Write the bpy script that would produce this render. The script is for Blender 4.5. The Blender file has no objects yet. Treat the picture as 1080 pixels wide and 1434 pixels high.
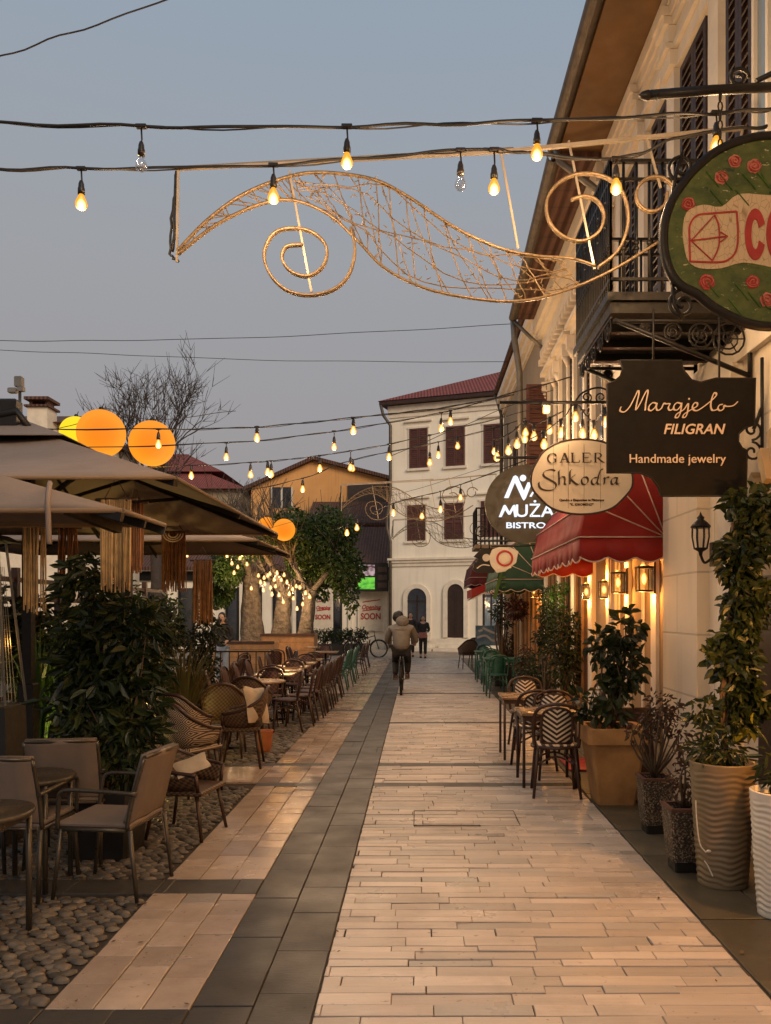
import bpy, math, random
from math import sin, cos, pi, radians, sqrt, atan2
from mathutils import Vector, Matrix, noise as mnoise
V = Vector
RN = random.Random(11)
SC = bpy.context.scene
COL = SC.collection
# ---------------------------------------------------------------- camera, sky, sun, exposure
F, U0, V0, EYE = 1150.0, 586.0, 857.0, 1.75       # focal length in photo pixels, vanishing point, eye height
cam = bpy.data.cameras.new('camera'); camo = bpy.data.objects.new('camera', cam); COL.objects.link(camo)
cam.sensor_width = 36; cam.lens = F / 1434 * 36
cam.shift_x = -(U0 - 540) / 1434; cam.shift_y = (V0 - 717) / 1434
cam.clip_start = 0.05; cam.clip_end = 2000
camo.location = (0, 0, EYE); camo.rotation_euler = (pi / 2, 0, 0)
SC.camera = camo
SUN_EL, SUN_AZ = radians(26), radians(148)
w = bpy.data.worlds.new('World'); SC.world = w; w.use_nodes = True
nt = w.node_tree; nt.nodes.clear()
out = nt.nodes.new('ShaderNodeOutputWorld'); bg = nt.nodes.new('ShaderNodeBackground'); bg.inputs['Strength'].default_value = 0.15
sky = nt.nodes.new('ShaderNodeTexSky'); sky.sky_type = 'NISHITA'; sky.sun_disc = False
sky.sun_elevation = radians(1.0); sky.sun_rotation = SUN_AZ
tc = nt.nodes.new('ShaderNodeTexCoord'); sep = nt.nodes.new('ShaderNodeSeparateXYZ')
nt.links.new(tc.outputs['Generated'], sep.inputs[0])
rp = nt.nodes.new('ShaderNodeValToRGB'); nt.links.new(sep.outputs['Z'], rp.inputs[0])
el = rp.color_ramp.elements
el[0].position = 0.0; el[0].color = (0.98, 0.90, 0.93, 1)
el[1].position = 0.62; el[1].color = (1.01, 1.24, 1.52, 1)
e = el.new(0.2); e.color = (1.12, 1.06, 1.11, 1)
e = el.new(0.40); e.color = (1.15, 1.19, 1.27, 1)
e = el.new(0.52); e.color = (1.08, 1.23, 1.43, 1)
mx = nt.nodes.new('ShaderNodeMix'); mx.data_type = 'RGBA'; mx.inputs[0].default_value = 0.95
nt.links.new(sky.outputs[0], mx.inputs[6]); nt.links.new(rp.outputs[0], mx.inputs[7])
nt.links.new(mx.outputs[2], bg.inputs[0]); nt.links.new(bg.outputs[0], out.inputs[0])
sl = bpy.data.lights.new('sun', 'SUN'); so = bpy.data.objects.new('sun', sl); COL.objects.link(so)
sl.energy = 1.15; sl.angle = radians(30); sl.color = (1.0, 0.80, 0.60)
so.rotation_euler = V((sin(SUN_AZ) * cos(SUN_EL), cos(SUN_AZ) * cos(SUN_EL), sin(SUN_EL))).to_track_quat('Z', 'Y').to_euler()
vs = SC.view_settings; vs.view_transform = 'Standard'; vs.look = 'None'; vs.exposure = 1.0; vs.gamma = 1
SC.cycles.use_denoising = True; SC.cycles.max_bounces = 6; SC.cycles.diffuse_bounces = 3; SC.cycles.glossy_bounces = 3
SC.cycles.transparent_max_bounces = 8; SC.cycles.transmission_bounces = 4; SC.cycles.caustics_reflective = False; SC.cycles.caustics_refractive = False
SC.cycles.sample_clamp_indirect = 4
WARM = (1.0, 0.62, 0.31)

def P(px, py, Z):                       # a photo pixel at depth Z as a point of the place
    return V(((px - U0) * Z / F, Z, EYE + (V0 - py) * Z / F))
def GX(px, Z): return (px - U0) * Z / F
def ZH(py, Z): return EYE + (V0 - py) * Z / F

# ---------------------------------------------------------------- mesh helpers
class MB:
    def __init__(s): s.v = []; s.f = []; s.mi = []; s.sm = []; s.cur = 0; s.M = None; s.off = []
    def add(s, vs, fs, smooth=False):
        o = len(s.v)
        if s.M is not None: vs = [s.M @ V(p) for p in vs]
        s.v += [tuple(p) for p in vs]
        for f in fs:
            s.f.append(tuple(i + o for i in f)); s.mi.append(s.cur); s.sm.append(smooth)
        return s
    def box(s, c, d, rz=0, bev=0, top=1.0):
        x, y, z = d[0] / 2, d[1] / 2, d[2] / 2
        b = bev
        ring = lambda zz, k, q: [(sx * (x * k - q), sy * (y * k - q), zz) for sx, sy in ((-1, -1), (1, -1), (1, 1), (-1, 1))]
        if b: lv = [ring(-z, 1, b), ring(-z + b, 1, 0), ring(z - b, top, 0), ring(z, top, b)]
        else: lv = [ring(-z, 1, 0), ring(z, top, 0)]
        vs = [V(p) for l in lv for p in l]
        if rz: R = Matrix.Rotation(rz, 3, 'Z'); vs = [R @ p for p in vs]
        vs = [p + V(c) for p in vs]
        n = len(lv); fs = [(3, 2, 1, 0), tuple(4 * (n - 1) + i for i in range(4))]
        for l in range(n - 1):
            for i in range(4): fs.append((4 * l + i, 4 * l + (i + 1) % 4, 4 * l + 4 + (i + 1) % 4, 4 * l + 4 + i))
        return s.add(vs, fs)
    def bx(s, x0, x1, y0, y1, z0, z1, bev=0):
        return s.box(((x0 + x1) / 2, (y0 + y1) / 2, (z0 + z1) / 2), (abs(x1 - x0), abs(y1 - y0), abs(z1 - z0)), bev=bev)
    def tube(s, pts, r, n=6, closed=False, cap=True, flat=1.0, up=None):
        pts = [V(p) for p in pts]; k = len(pts)
        if k < 2: return s
        rr = r if isinstance(r, (list, tuple)) else [r] * k
        T = []
        for i in range(k):
            a = pts[i - 1] if (i > 0 or closed) else pts[i]; b = pts[(i + 1) % k] if (i < k - 1 or closed) else pts[i]
            t = b - a; T.append(t.normalized() if t.length > 1e-9 else V((0, 0, 1)))
        u = V(up) if up else (V((0, 0, 1)) if abs(T[0].z) < .9 else V((1, 0, 0)))
        vs = []; 
        for i in range(k):
            u = u - T[i] * u.dot(T[i])
            if u.length < 1e-6: u = T[i].orthogonal()
            u = u.normalized(); b = T[i].cross(u)
            for j in range(n):
                a = 2 * pi * j / n
                vs.append(pts[i] + (b * cos(a) + u * sin(a) * flat) * rr[i])
        fs = []
        for i in range(k if closed else k - 1):
            for j in range(n):
                q = (i + 1) % k
                fs.append((i * n + j, i * n + (j + 1) % n, q * n + (j + 1) % n, q * n + j))
        s.add(vs, fs, n > 4)
        if cap and not closed:
            o = len(s.v) - len(vs)
            for f in (tuple(range(n - 1, -1, -1)), tuple((k - 1) * n + j for j in range(n))):
                s.f.append(tuple(i + o for i in f)); s.mi.append(s.cur); s.sm.append(False)
        return s
    def bar(s, a, b, w, h, up=(0, 0, 1)):
        a, b = V(a), V(b); t = (b - a).normalized(); u = V(up)
        u = u - t * u.dot(t)
        if u.length < 1e-5: u = t.orthogonal()
        u.normalize(); x = t.cross(u)
        vs = [p + x * sx * w / 2 + u * su * h / 2 for p in (a, b) for sx, su in ((-1, -1), (1, -1), (1, 1), (-1, 1))]
        return s.add(vs, [(3, 2, 1, 0), (4, 5, 6, 7)] + [(i, (i + 1) % 4, 4 + (i + 1) % 4, 4 + i) for i in range(4)])
    def lathe(s, prof, c=(0, 0, 0), n=20, sx=1, sy=1, fn=None, smooth=True):
        vs = []; c = V(c)
        for r, z in prof:
            for j in range(n):
                a = 2 * pi * j / n; q = r if fn is None else fn(r, z, a)
                vs.append(c + V((q * cos(a) * sx, q * sin(a) * sy, z)))
        fs = []
        for i in range(len(prof) - 1):
            for j in range(n): fs.append((i * n + j, i * n + (j + 1) % n, (i + 1) * n + (j + 1) % n, (i + 1) * n + j))
        if prof[0][0] > 1e-6: fs.append(tuple(range(n - 1, -1, -1)))
        if prof[-1][0] > 1e-6: fs.append(tuple((len(prof) - 1) * n + j for j in range(n)))
        return s.add(vs, fs, smooth)
    def ball(s, c, r, n=10, m=6, sq=(1, 1, 1)):
        return s.lathe([(r * sin(pi * i / m) if 0 < i < m else 1e-7, -r * cos(pi * i / m) * sq[2]) for i in range(m + 1)], c, n, sq[0], sq[1])
    def prism(s, pts, y0, y1):             # outline in x,z pushed along y
        n = len(pts); vs = [(x, y0, z) for x, z in pts] + [(x, y1, z) for x, z in pts]
        A = sum(pts[i][0] * pts[(i + 1) % n][1] - pts[(i + 1) % n][0] * pts[i][1] for i in range(n))
        f0, f1 = tuple(range(n)), tuple(range(2 * n - 1, n - 1, -1))
        sd = [(i, i + n, (i + 1) % n + n, (i + 1) % n) for i in range(n)]
        if (A > 0) != (y1 > y0): f0, f1 = f0[::-1], f1[::-1]; sd = [q[::-1] for q in sd]
        return s.add(vs, [f0, f1] + sd)
    def px(s, pts, x0, x1):                # outline in y,z pushed along x
        n = len(pts)
        return s.add([(x0, a, b) for a, b in pts] + [(x1, a, b) for a, b in pts],
                     [tuple(range(n)), tuple(range(2 * n - 1, n - 1, -1))] + [(i, i + n, (i + 1) % n + n, (i + 1) % n) for i in range(n)])
    def stroke(s, pts, w, y, nib=None, t=0.004, base=None):   # a brush stroke in the x,z plane, facing -y
        pts = [V((p[0], p[1])) for p in pts]; k = len(pts); L = []; Rr = []
        for i in range(k):
            a = pts[max(i - 1, 0)]; b = pts[min(i + 1, k - 1)]; d = (b - a); d = d.normalized() if d.length > 1e-9 else V((1, 0))
            nrm = V((-d.y, d.x))
            if nib is None: o = nrm * w / 2
            else:
                nv = V((cos(nib), sin(nib))); o = nv * w / 2
                if o.dot(nrm) < 0: o = -o
                if o.dot(nrm) < w * .09: o = o + nrm * (w * .09)
            L.append(pts[i] + o); Rr.append(pts[i] - o)
        vs = []
        for i in range(k):
            yy = y - 0.0002 * i / max(k, 1)
            vs += [(L[i].x, yy - t, L[i].y), (Rr[i].x, yy - t, Rr[i].y), (L[i].x, y, L[i].y), (Rr[i].x, y, Rr[i].y)]
        fs = [(0, 1, 3, 2), (4 * k - 4, 4 * k - 2, 4 * k - 1, 4 * k - 3)]
        for i in range(k - 1):
            a, b = 4 * i, 4 * i + 4
            fs += [(a, b, b + 1, a + 1), (a + 2, b + 2, b, a), (a + 1, b + 1, b + 3, a + 3)]
        return s.add(vs, fs)
    def leaf(s, p, d, l, w, up=None):
        d = d.normalized(); u = up if up is not None else V((RN.uniform(-1, 1), RN.uniform(-1, 1), RN.uniform(-.2, 1)))
        x = d.cross(u)
        if x.length < 1e-4: x = d.orthogonal()
        x.normalize(); n = x.cross(d); q = p + d * l * .30; r = p + d * l * .68 - n * l * .03; k = n * w * .20
        return s.add([p, q + x * w * .46 + k, r + x * w * .40 + k, p + d * l - n * l * .14, r - x * w * .40 + k, q - x * w * .46 + k], [(0, 1, 2, 3), (0, 3, 4, 5)])
    def build(s, name, mats, parent=None, label=None, cat=None, group=None, kind=None, loc=None):
        me = bpy.data.meshes.new(name)
        if parent is not None:
            r = parent
            while r.parent is not None: r = r.parent
            o0 = V(r.location)
        elif loc is not None: o0 = V(loc)
        else:
            xs = [p[0] for p in s.v]; ys = [p[1] for p in s.v]; zs = [p[2] for p in s.v]
            o0 = V(((min(xs) + max(xs)) / 2, (min(ys) + max(ys)) / 2, min(zs)))
        me.from_pydata([(p[0] - o0.x, p[1] - o0.y, p[2] - o0.z) for p in s.v], [], s.f)
        for m in (mats if isinstance(mats, (list, tuple)) else [mats]): me.materials.append(m)
        me.polygons.foreach_set('material_index', s.mi); me.polygons.foreach_set('use_smooth', s.sm)
        me.update()
        o = bpy.data.objects.new(name, me); COL.objects.link(o)
        if parent is not None: o.parent = parent
        else: o.location = o0
        tag(o, label, cat, group, kind)
        return o

def tag(o, label=None, cat=None, group=None, kind=None):
    for k, v in (('label', label), ('category', cat), ('group', group), ('kind', kind)):
        if v: o[k] = v
    return o
def thing(name, label, cat, loc=(0, 0, 0), group=None, rz=0):
    o = bpy.data.objects.new(name, None); COL.objects.link(o); o.empty_display_size = .1
    o.location = loc; o.rotation_euler = (0, 0, rz)
    return tag(o, label, cat, group)
def copy_tree(o, parent=None):
    c = o.copy(); COL.objects.link(c); c.parent = parent
    for ch in list(o.children): copy_tree(ch, c)
    return c
def place(o, loc, rz=0, label=None, group=None, first=False):
    if not first: o = copy_tree(o)
    o.location = loc; o.rotation_euler = (0, 0, rz)
    return tag(o, label, None, group)
def cr(pts, n=6, closed=False):            # Catmull-Rom through the points
    pts = [V(p) for p in pts]; k = len(pts); o = []
    for i in range(k if closed else k - 1):
        g = (lambda j: pts[j % k]) if closed else (lambda j: pts[min(max(j, 0), k - 1)])
        a, b, c, d = g(i - 1), g(i), g(i + 1), g(i + 2)
        for j in range(n):
            t = j / n
            o.append(.5 * ((2 * b) + (c - a) * t + (2 * a - 5 * b + 4 * c - d) * t * t + (3 * b - a - 3 * c + d) * t ** 3))
    if not closed: o.append(pts[-1])
    return o
def lamp(loc, power, parent=None, col=WARM, r=.03):
    l = bpy.data.lights.new('lamp_light', 'POINT'); l.energy = power; l.color = col; l.shadow_soft_size = r
    o = bpy.data.objects.new('lamp_light', l); COL.objects.link(o)
    o.location = loc
    if parent is not None:
        r0 = parent
        while r0.parent is not None: r0 = r0.parent
        o.location = V(loc) - V(r0.location); o.parent = parent
    return o
def text(s, size, loc, mat, parent, name='lettering', ext=.003, bold=0, shear=0, space=1, sx=1, align='CENTER', loc_base=None):
    cu = bpy.data.curves.new('t', 'FONT'); cu.body = s; cu.size = size; cu.extrude = ext; cu.offset = bold; cu.shear = shear
    cu.space_character = space; cu.align_x = align; cu.resolution_u = 4
    o = bpy.data.objects.new('t', cu); COL.objects.link(o)
    me = bpy.data.meshes.new_from_object(o); bpy.data.objects.remove(o); bpy.data.curves.remove(cu)
    r = parent
    while r.parent is not None: r = r.parent
    L = V(loc) - V(r.location)
    for v in me.vertices: x, y, z = v.co; v.co = (x * sx + L.x, L.y - z, y + L.z)
    me.name = name; me.materials.clear(); me.materials.append(mat)
    ob = bpy.data.objects.new(name, me); COL.objects.link(ob); ob.parent = parent
    return ob

# ---------------------------------------------------------------- materials
class NG:
    def __init__(s, name):
        s.m = bpy.data.materials.new(name); s.m.use_nodes = True; s.t = s.m.node_tree; s.b = s.t.nodes['Principled BSDF']
        s.tc = None
    def n(s, t, **k):
        x = s.t.nodes.new('ShaderNode' + t)
        for a, b in k.items(): setattr(x, a, b)
        return x
    def l(s, a, b): s.t.links.new(a, b)
    def put(s, sock, v):
        if hasattr(v, 'is_linked') or hasattr(v, 'links'): s.l(v, sock)
        elif isinstance(v, (tuple, list)) and len(v) == 3 and sock.type == 'RGBA': sock.default_value = (*v, 1)
        else: sock.default_value = v
    def co(s, kind='Object'):
        if s.tc is None: s.tc = s.n('TexCoord')
        return s.tc.outputs[kind]
    def map(s, v, scale=(1, 1, 1), rot=(0, 0, 0)):
        x = s.n('Mapping'); s.l(v, x.inputs[0]); x.inputs['Scale'].default_value = scale; x.inputs['Rotation'].default_value = rot; return x.outputs[0]
    def math(s, op, a, b=None):
        x = s.n('Math', operation=op); s.put(x.inputs[0], a)
        if b is not None: s.put(x.inputs[1], b)
        return x.outputs[0]
    def noise(s, scale, detail=4, v=None, rough=.55):
        x = s.n('TexNoise'); s.l(v if v is not None else s.co(), x.inputs['Vector']); x.inputs['Scale'].default_value = scale
        x.inputs['Detail'].default_value = detail; x.inputs['Roughness'].default_value = rough; return x.outputs['Fac']
    def mix(s, f, a, b, mode='MIX'):
        x = s.n('Mix', data_type='RGBA', blend_type=mode); s.put(x.inputs[0], f); s.put(x.inputs[6], a); s.put(x.inputs[7], b); return x.outputs[2]
    def rng(s, v, a, b, c=0., d=1.):
        x = s.n('MapRange'); s.l(v, x.inputs[0])
        for i, q in enumerate((a, b, c, d)): x.inputs[i + 1].default_value = q
        return x.outputs[0]
    def isl(s): return s.n('NewGeometry').outputs['Random Per Island']
    def xyz(s, v):
        x = s.n('SeparateXYZ'); s.l(v, x.inputs[0]); return x.outputs
    def bump(s, h, st=.3, d=.01, prev=None):
        x = s.n('Bump'); x.inputs['Strength'].default_value = st; x.inputs['Distance'].default_value = d; s.l(h, x.inputs['Height'])
        if prev is not None: s.l(prev, x.inputs['Normal'])
        s.l(x.outputs[0], s.b.inputs['Normal']); return x.outputs[0]
    def set(s, **k):
        for a, v in k.items(): s.put(s.b.inputs[{'col': 'Base Color', 'rough': 'Roughness', 'metal': 'Metallic', 'spec': 'Specular IOR Level', 'emc': 'Emission Color', 'ems': 'Emission Strength', 'alpha': 'Alpha', 'trans': 'Transmission Weight'}[a]], v)
        return s
def mat(name, col, rough=.6, var=.25, scale=5., bump=.0, bs=40., bd=.004, metal=0., isl=0., spec=.5, col2=None, coords='Object'):
    g = NG(name); c2 = col2 or tuple(x * (1 - var) for x in col)
    f = g.rng(g.noise(scale, 5, g.co(coords)), .35, .65)
    c = g.mix(f, col, c2)
    if isl:
        r = g.isl(); c = g.mix(1.0, c, g.mix(r, (1 - isl,) * 3, (1 + isl,) * 3), 'MULTIPLY')
    g.set(col=c, metal=metal, spec=spec, rough=g.rng(g.noise(scale * 2.3, 3, g.co(coords)), .3, .7, max(rough - .1, .02), min(rough + .1, 1)))
    if bump: g.bump(g.noise(bs, 4, g.co(coords)), bump, bd)
    return g.m
def glow(name, col, st, rim=None, rst=None):
    g = NG(name); g.set(col=(0.02, .02, .02), rough=.85, spec=.15)
    if rim is not None:
        lw = g.n('LayerWeight'); lw.inputs[0].default_value = .45
        f = g.rng(lw.outputs['Facing'], .02, .38)
        g.set(emc=g.mix(f, col, rim)); x = g.rng(f, 0, 1, st, rst if rst is not None else st); g.set(ems=x)
    else: g.set(emc=col, ems=st)
    try: g.m.cycles.emission_sampling = 'NONE'
    except Exception: pass
    return g.m
def leafmat(name, a, b, rough=.42, tr=.25):
    g = NG(name); r = g.isl(); n = g.rng(g.noise(1.6, 3), .35, .65)
    c = g.mix(r, a, b); c = g.mix(n, c, tuple(x * .55 for x in a))
    g.set(col=c, rough=rough, spec=.45)
    t = g.n('BsdfTranslucent'); g.l(c, t.inputs[0]); ms = g.n('MixShader'); ms.inputs[0].default_value = tr
    o = g.t.nodes['Material Output']; g.l(g.b.outputs[0], ms.inputs[1]); g.l(t.outputs[0], ms.inputs[2]); g.l(ms.outputs[0], o.inputs[0])
    return g.m
# ---------------------------------------------------------------- the palette
def wall_mat(name, col, col2, joints=None, dirt=.5, rough=.8):
    g = NG(name); c = g.mix(g.rng(g.noise(.9, 6), .3, .7), col, col2)
    streak = g.noise(1.0, 5, g.map(g.co(), (5, 5, .35)))
    c = g.mix(g.math('MULTIPLY', g.rng(streak, .52, .78), dirt), c, tuple(x * .55 for x in col2))
    h = g.noise(28, 5)
    if joints:
        b = g.n('TexBrick'); b.offset = joints[2] if len(joints) > 2 else 0.0
        v = g.xyz(g.co()); cb = g.n('CombineXYZ'); g.l(g.math('ADD', v[0], v[1]), cb.inputs[0]); g.l(v[2], cb.inputs[1])
        g.l(cb.outputs[0], b.inputs['Vector']); b.inputs['Scale'].default_value = 1; b.inputs['Brick Width'].default_value = joints[0]
        b.inputs['Row Height'].default_value = joints[1]; b.inputs['Mortar Size'].default_value = .010; b.inputs['Mortar Smooth'].default_value = .3
        c = g.mix(g.math('MULTIPLY', b.outputs['Fac'], .45), c, tuple(x * .35 for x in col))
        h = g.math('SUBTRACT', g.math('MULTIPLY', h, .4), b.outputs['Fac'])
    g.set(col=c, rough=rough, spec=.3); g.bump(h, .35, .008)
    return g.m
def paving_mat(name, a, b, rough=.42, isl=.22, streak=(3, 26, 3), stain=.45, warm=None):
    g = NG(name); r = g.isl()
    c = g.mix(g.rng(g.noise(1.0, 6, g.map(g.co(), streak), .65), .32, .68), a, b)
    c = g.mix(1.0, c, g.mix(r, (1 - isl * 1.3,) * 3, (1 + isl,) * 3), 'MULTIPLY')
    odd = g.rng(g.math('FRACT', g.math('MULTIPLY', r, 7.31)), .9, .97); c = g.mix(g.math('MULTIPLY', odd, .55), c, (b[0] * .5, b[1] * .55, b[2] * .6))
    st = g.rng(g.noise(.9, 6, None, .7), .5, .75); c = g.mix(g.math('MULTIPLY', st, stain), c, tuple(x * .45 for x in b))
    spot = g.rng(g.noise(26, 2), .68, .75); c = g.mix(g.math('MULTIPLY', spot, .6), c, tuple(x * .3 for x in b))
    chip = g.rng(g.noise(5, 7, g.map(g.co(), (1, 2.2, 1)), .75), .655, .69); c = g.mix(g.math('MULTIPLY', chip, .65), c, tuple(x * .22 for x in b))
    grey = g.rng(g.math('FRACT', g.math('MULTIPLY', r, 13.7)), .86, .95); c = g.mix(g.math('MULTIPLY', grey, .5), c, (a[2] * .62, a[2] * .66, a[2] * .66))
    g.set(col=c, rough=g.rng(g.noise(2.2, 5), .3, .7, rough - .14, rough + .16), spec=.5)
    g.bump(g.noise(22, 6, g.map(g.co(), (1, 3, 1)), .7), .35, .004)
    return g.m
M = dict(
    paving=paving_mat('pale_stone', (.56, .49, .43), (.45, .39, .34), .36, .16, (1.2, 14, 1), .62),
    slab=paving_mat('rose_slab', (.48, .375, .29), (.38, .29, .22), .18, .16, (5, 5, 5), .35),
    dark=paving_mat('dark_slab', (.058, .051, .043), (.043, .038, .033), .46, .14, (6, 6, 6), .35),
    olive=paving_mat('olive_slab', (.10, .085, .055), (.07, .062, .042), .5, .18, (4, 4, 4), .4),
    plaza=paving_mat('plaza_stone', (.42, .33, .25), (.34, .26, .19), .5, .1, (3, 3, 3), .3),
    mortar=mat('mortar', (.075, .058, .042), .9, .4, 8, .5, 60),
    cobble=mat('river_cobble', (.13, .105, .078), .62, .4, 20, .3, 90, .002, isl=.5),
    soil=mat('soil', (.045, .032, .022), .95, .4, 20, .8, 60),
    cream=wall_mat('cream_render', (.80, .68, .52), (.70, .58, .43), (1.1, .52, .5), .35),
    trim=mat('white_trim', (.80, .70, .56), .7, .14, 4, .15, 30), 
    ochre=wall_mat('ochre_render', (.44, .32, .19), (.36, .255, .145), None, .5),
    tanpanel=wall_mat('tan_render', (.36, .245, .13), (.30, .20, .105), None, .4), soffit=mat('soffit_board', (.20, .105, .034), .7, .3, 2.5, .2, 20),
    white=wall_mat('white_render', (.88, .80, .66), (.80, .71, .57), None, .3),
    orange=wall_mat('orange_render', (.70, .36, .13), (.60, .30, .105), None, .5),
    beige=wall_mat('beige_render', (.34, .26, .17), (.28, .21, .135), None, .5),
    shutter=mat('brown_shutter', (.036, .018, .013), .5, .35, 6, .2, 40),
    redshutter=mat('maroon_shutter', (.115, .042, .03), .6, .3, 6, .2, 40),
    iron=mat('black_iron', (.016, .013, .011), .5, .3, 12, .2, 60, metal=.4),
    gutter=mat('old_gutter', (.11, .085, .062), .5, .4, 6, .2, 40, metal=.3),
    zinc=mat('zinc_pipe', (.25, .23, .2), .4, .3, 6, metal=.6),
    steel=mat('steel_bar', (.36, .30, .23), .4, .2, 8, metal=.3),
    gold=mat('gold_rope', (.24, .165, .09), .42, .5, 40, .6, 120, .003, metal=.3),
    wire=mat('net_wire', (.26, .18, .10), .5, .4, 20, metal=.3),
    cable=mat('black_cable', (.012, .01, .009), .6, .3, 10),
    socket=mat('bulb_socket', (.015, .011, .009), .4, .2, 20),
    wood=mat('dark_wood', (.055, .023, .013), .42, .45, 9, .2, 30),
    planter=mat('planter_wood', (.36, .19, .075), .6, .35, 5, .3, 20),
    tabletop=mat('table_wood', (.30, .19, .10), .3, .35, 5, .1, 30),
    terracotta=mat('terracotta', (.40, .215, .075), .8, .35, 4, .4, 30, col2=(.26, .135, .048)),
    redclay=mat('red_clay', (.38, .12, .045), .7, .3, 6, .2, 30),
    blackpot=mat('black_pot', (.012, .011, .01), .5, .2, 6),
    taupe=mat('taupe_plastic', (.20, .15, .09), .42, .12, 5, .1, 60),
    whitepot=mat('white_plastic', (.68, .64, .57), .45, .1, 5, .1, 60),
    canvas=mat('taupe_canvas', (.225, .172, .138), .8, .2, 1.2, .5, 5, .03),
    canvasdark=mat('brown_canvas', (.17, .115, .07), .8, .2, 2.0, .25, 140, .002),
    macrame=mat('macrame_cord', (.50, .32, .14), .9, .4, 12, .4, 60, isl=.35),
    macramedark=mat('brown_cord', (.26, .12, .055), .9, .4, 12, .4, 60, isl=.35),
    greymetal=mat('grey_tube', (.085, .07, .052), .35, .2, 8, metal=.5),
    cushion=mat('grey_cushion', (.155, .116, .093), .85, .14, 3, .3, 160, .002),
    pillow=mat('beige_pillow', (.50, .41, .30), .9, .25, 6, .4, 60),
    greenwood=mat('green_paint', (.028, .12, .085), .45, .35, 8, .1, 40),
    bark=mat('grey_bark', (.11, .088, .066), .9, .55, 7, 1.0, 9, .08),
    twig=mat('bare_twig', (.055, .04, .032), .9, .3, 8),
    stem=mat('plant_stem', (.10, .065, .035), .8, .4, 9),
    leaf=leafmat('dark_leaf', (.018, .033, .010), (.058, .072, .022)),
    ivyleaf=leafmat('ivy_leaf', (.018, .032, .009), (.050, .066, .018)),
    brightleaf=leafmat('bright_leaf', (.05, .13, .02), (.10, .22, .03)),
    yellowleaf=leafmat('yellow_leaf', (.20, .20, .02), (.33, .29, .03)),
    redleaf=leafmat('red_leaf', (.10, .040, .028), (.06, .06, .03)),
    plumleaf=leafmat('plum_leaf', (.055, .016, .022), (.085, .03, .03)),
    reed=leafmat('reed_leaf', (.10, .085, .025), (.15, .14, .045)),
    treeleaf=leafmat('tree_leaf', (.034, .070, .016), (.090, .14, .03)),
    signdark=mat('dark_sign_board', (.008, .006, .004), .7, .25, 5, .12, 50, spec=.2),
    signolive=mat('olive_sign_board', (.034, .025, .010), .5, .2, 4),
    signcream=mat('cream_sign_board', (.70, .60, .46), .6, .16, 4),
    inkdark=mat('dark_ink', (.035, .018, .014), .6, .2, 20),
    ink=mat('cream_ink', (.72, .55, .41), .5, .1, 20),
    white2=mat('white_board', (.62, .55, .46), .6, .12, 6),
    red=mat('red_paint', (.42, .03, .025), .5, .25, 12),
    pink=mat('rose_paint', (.60, .20, .13), .55, .3, 25),
    redcloth=mat('red_awning_cloth', (.26, .008, .006), .75, .2, 2.0, .25, 90, .002),
    greencloth=mat('green_awning_cloth', (.022, .075, .045), .75, .2, 2.0, .25, 90, .002),
    maroon=mat('maroon_awning_cloth', (.13, .02, .02), .8, .2, 3, .2, 90),
    piping=mat('awning_piping', (.62, .45, .38), .7, .15, 10),
    skin=mat('skin', (.42, .25, .17), .55, .15, 8), hair=mat('black_hair', (.014, .010, .009), .55, .4, 30),
    potrim=mat('dark_clay_rim', (.10, .042, .026), .7, .3, 6, .2, 30), coat=mat('grey_puffer', (.20, .18, .155), .7, .2, 9, .35, 18, .01), black=mat('black_cloth', (.014, .012, .012), .8, .3, 9, .3, 40),
    jeans=mat('pale_denim', (.22, .27, .34), .85, .25, 10), scarf=mat('rose_scarf', (.33, .13, .11), .85, .3, 15),
    rubber=mat('tyre_rubber', (.018, .016, .015), .8, .2, 20), chrome=mat('bicycle_metal', (.30, .28, .26), .3, .2, 10, metal=.8),
    bulb=glow('lit_bulb_glass', (1.0, .80, .40), 1.2, (1.0, .36, .02), .66),
    bulboff=mat('dark_bulb_glass', (.42, .38, .33), .12, .2, 10),
    globe=glow('lit_orange_globe', (1.0, .25, .004), .50, (1.0, .31, .012), .53),
    globeyellow=glow('lit_yellow_globe', (1.0, .72, .01), .55),
    flame=glow('lantern_filament', (1.0, .66, .20), 1.6, (1.0, .34, .03), .7),
    led=glow('lit_letter', (.85, .90, 1.0), .62),
    lampglass=glow('lit_lamp_glass', (1.0, .70, .25), 1.6),
)
def tile_mat(name, a, b):
    g = NG(name); v = g.xyz(g.co())
    wv = g.n('TexWave'); wv.wave_type = 'BANDS'; wv.bands_direction = 'X'; g.l(g.co(), wv.inputs[0]); wv.inputs['Scale'].default_value = 2.2
    row = g.math('FRACT', g.math('MULTIPLY', g.math('ADD', v[1], g.math('MULTIPLY', v[2], 1.5)), 2.2))
    n = g.noise(5, 4, g.map(g.co(), (1, .5, .5)))
    c = g.mix(g.rng(n, .3, .7), a, b); c = g.mix(g.math('MULTIPLY', g.rng(wv.outputs['Fac'], 0, .35, 1, 0), .5), c, tuple(x * .35 for x in b))
    c = g.mix(g.math('MULTIPLY', g.rng(row, .85, 1), .6), c, tuple(x * .3 for x in b))
    g.set(col=c, rough=.8); g.bump(g.math('ADD', wv.outputs['Fac'], row), .8, .05)
    return g.m
M['tile'] = tile_mat('red_roof_tile', (.26, .06, .045), (.19, .042, .032)); M['oldtile'] = tile_mat('brown_roof_tile', (.15, .065, .04), (.085, .042, .03))
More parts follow.
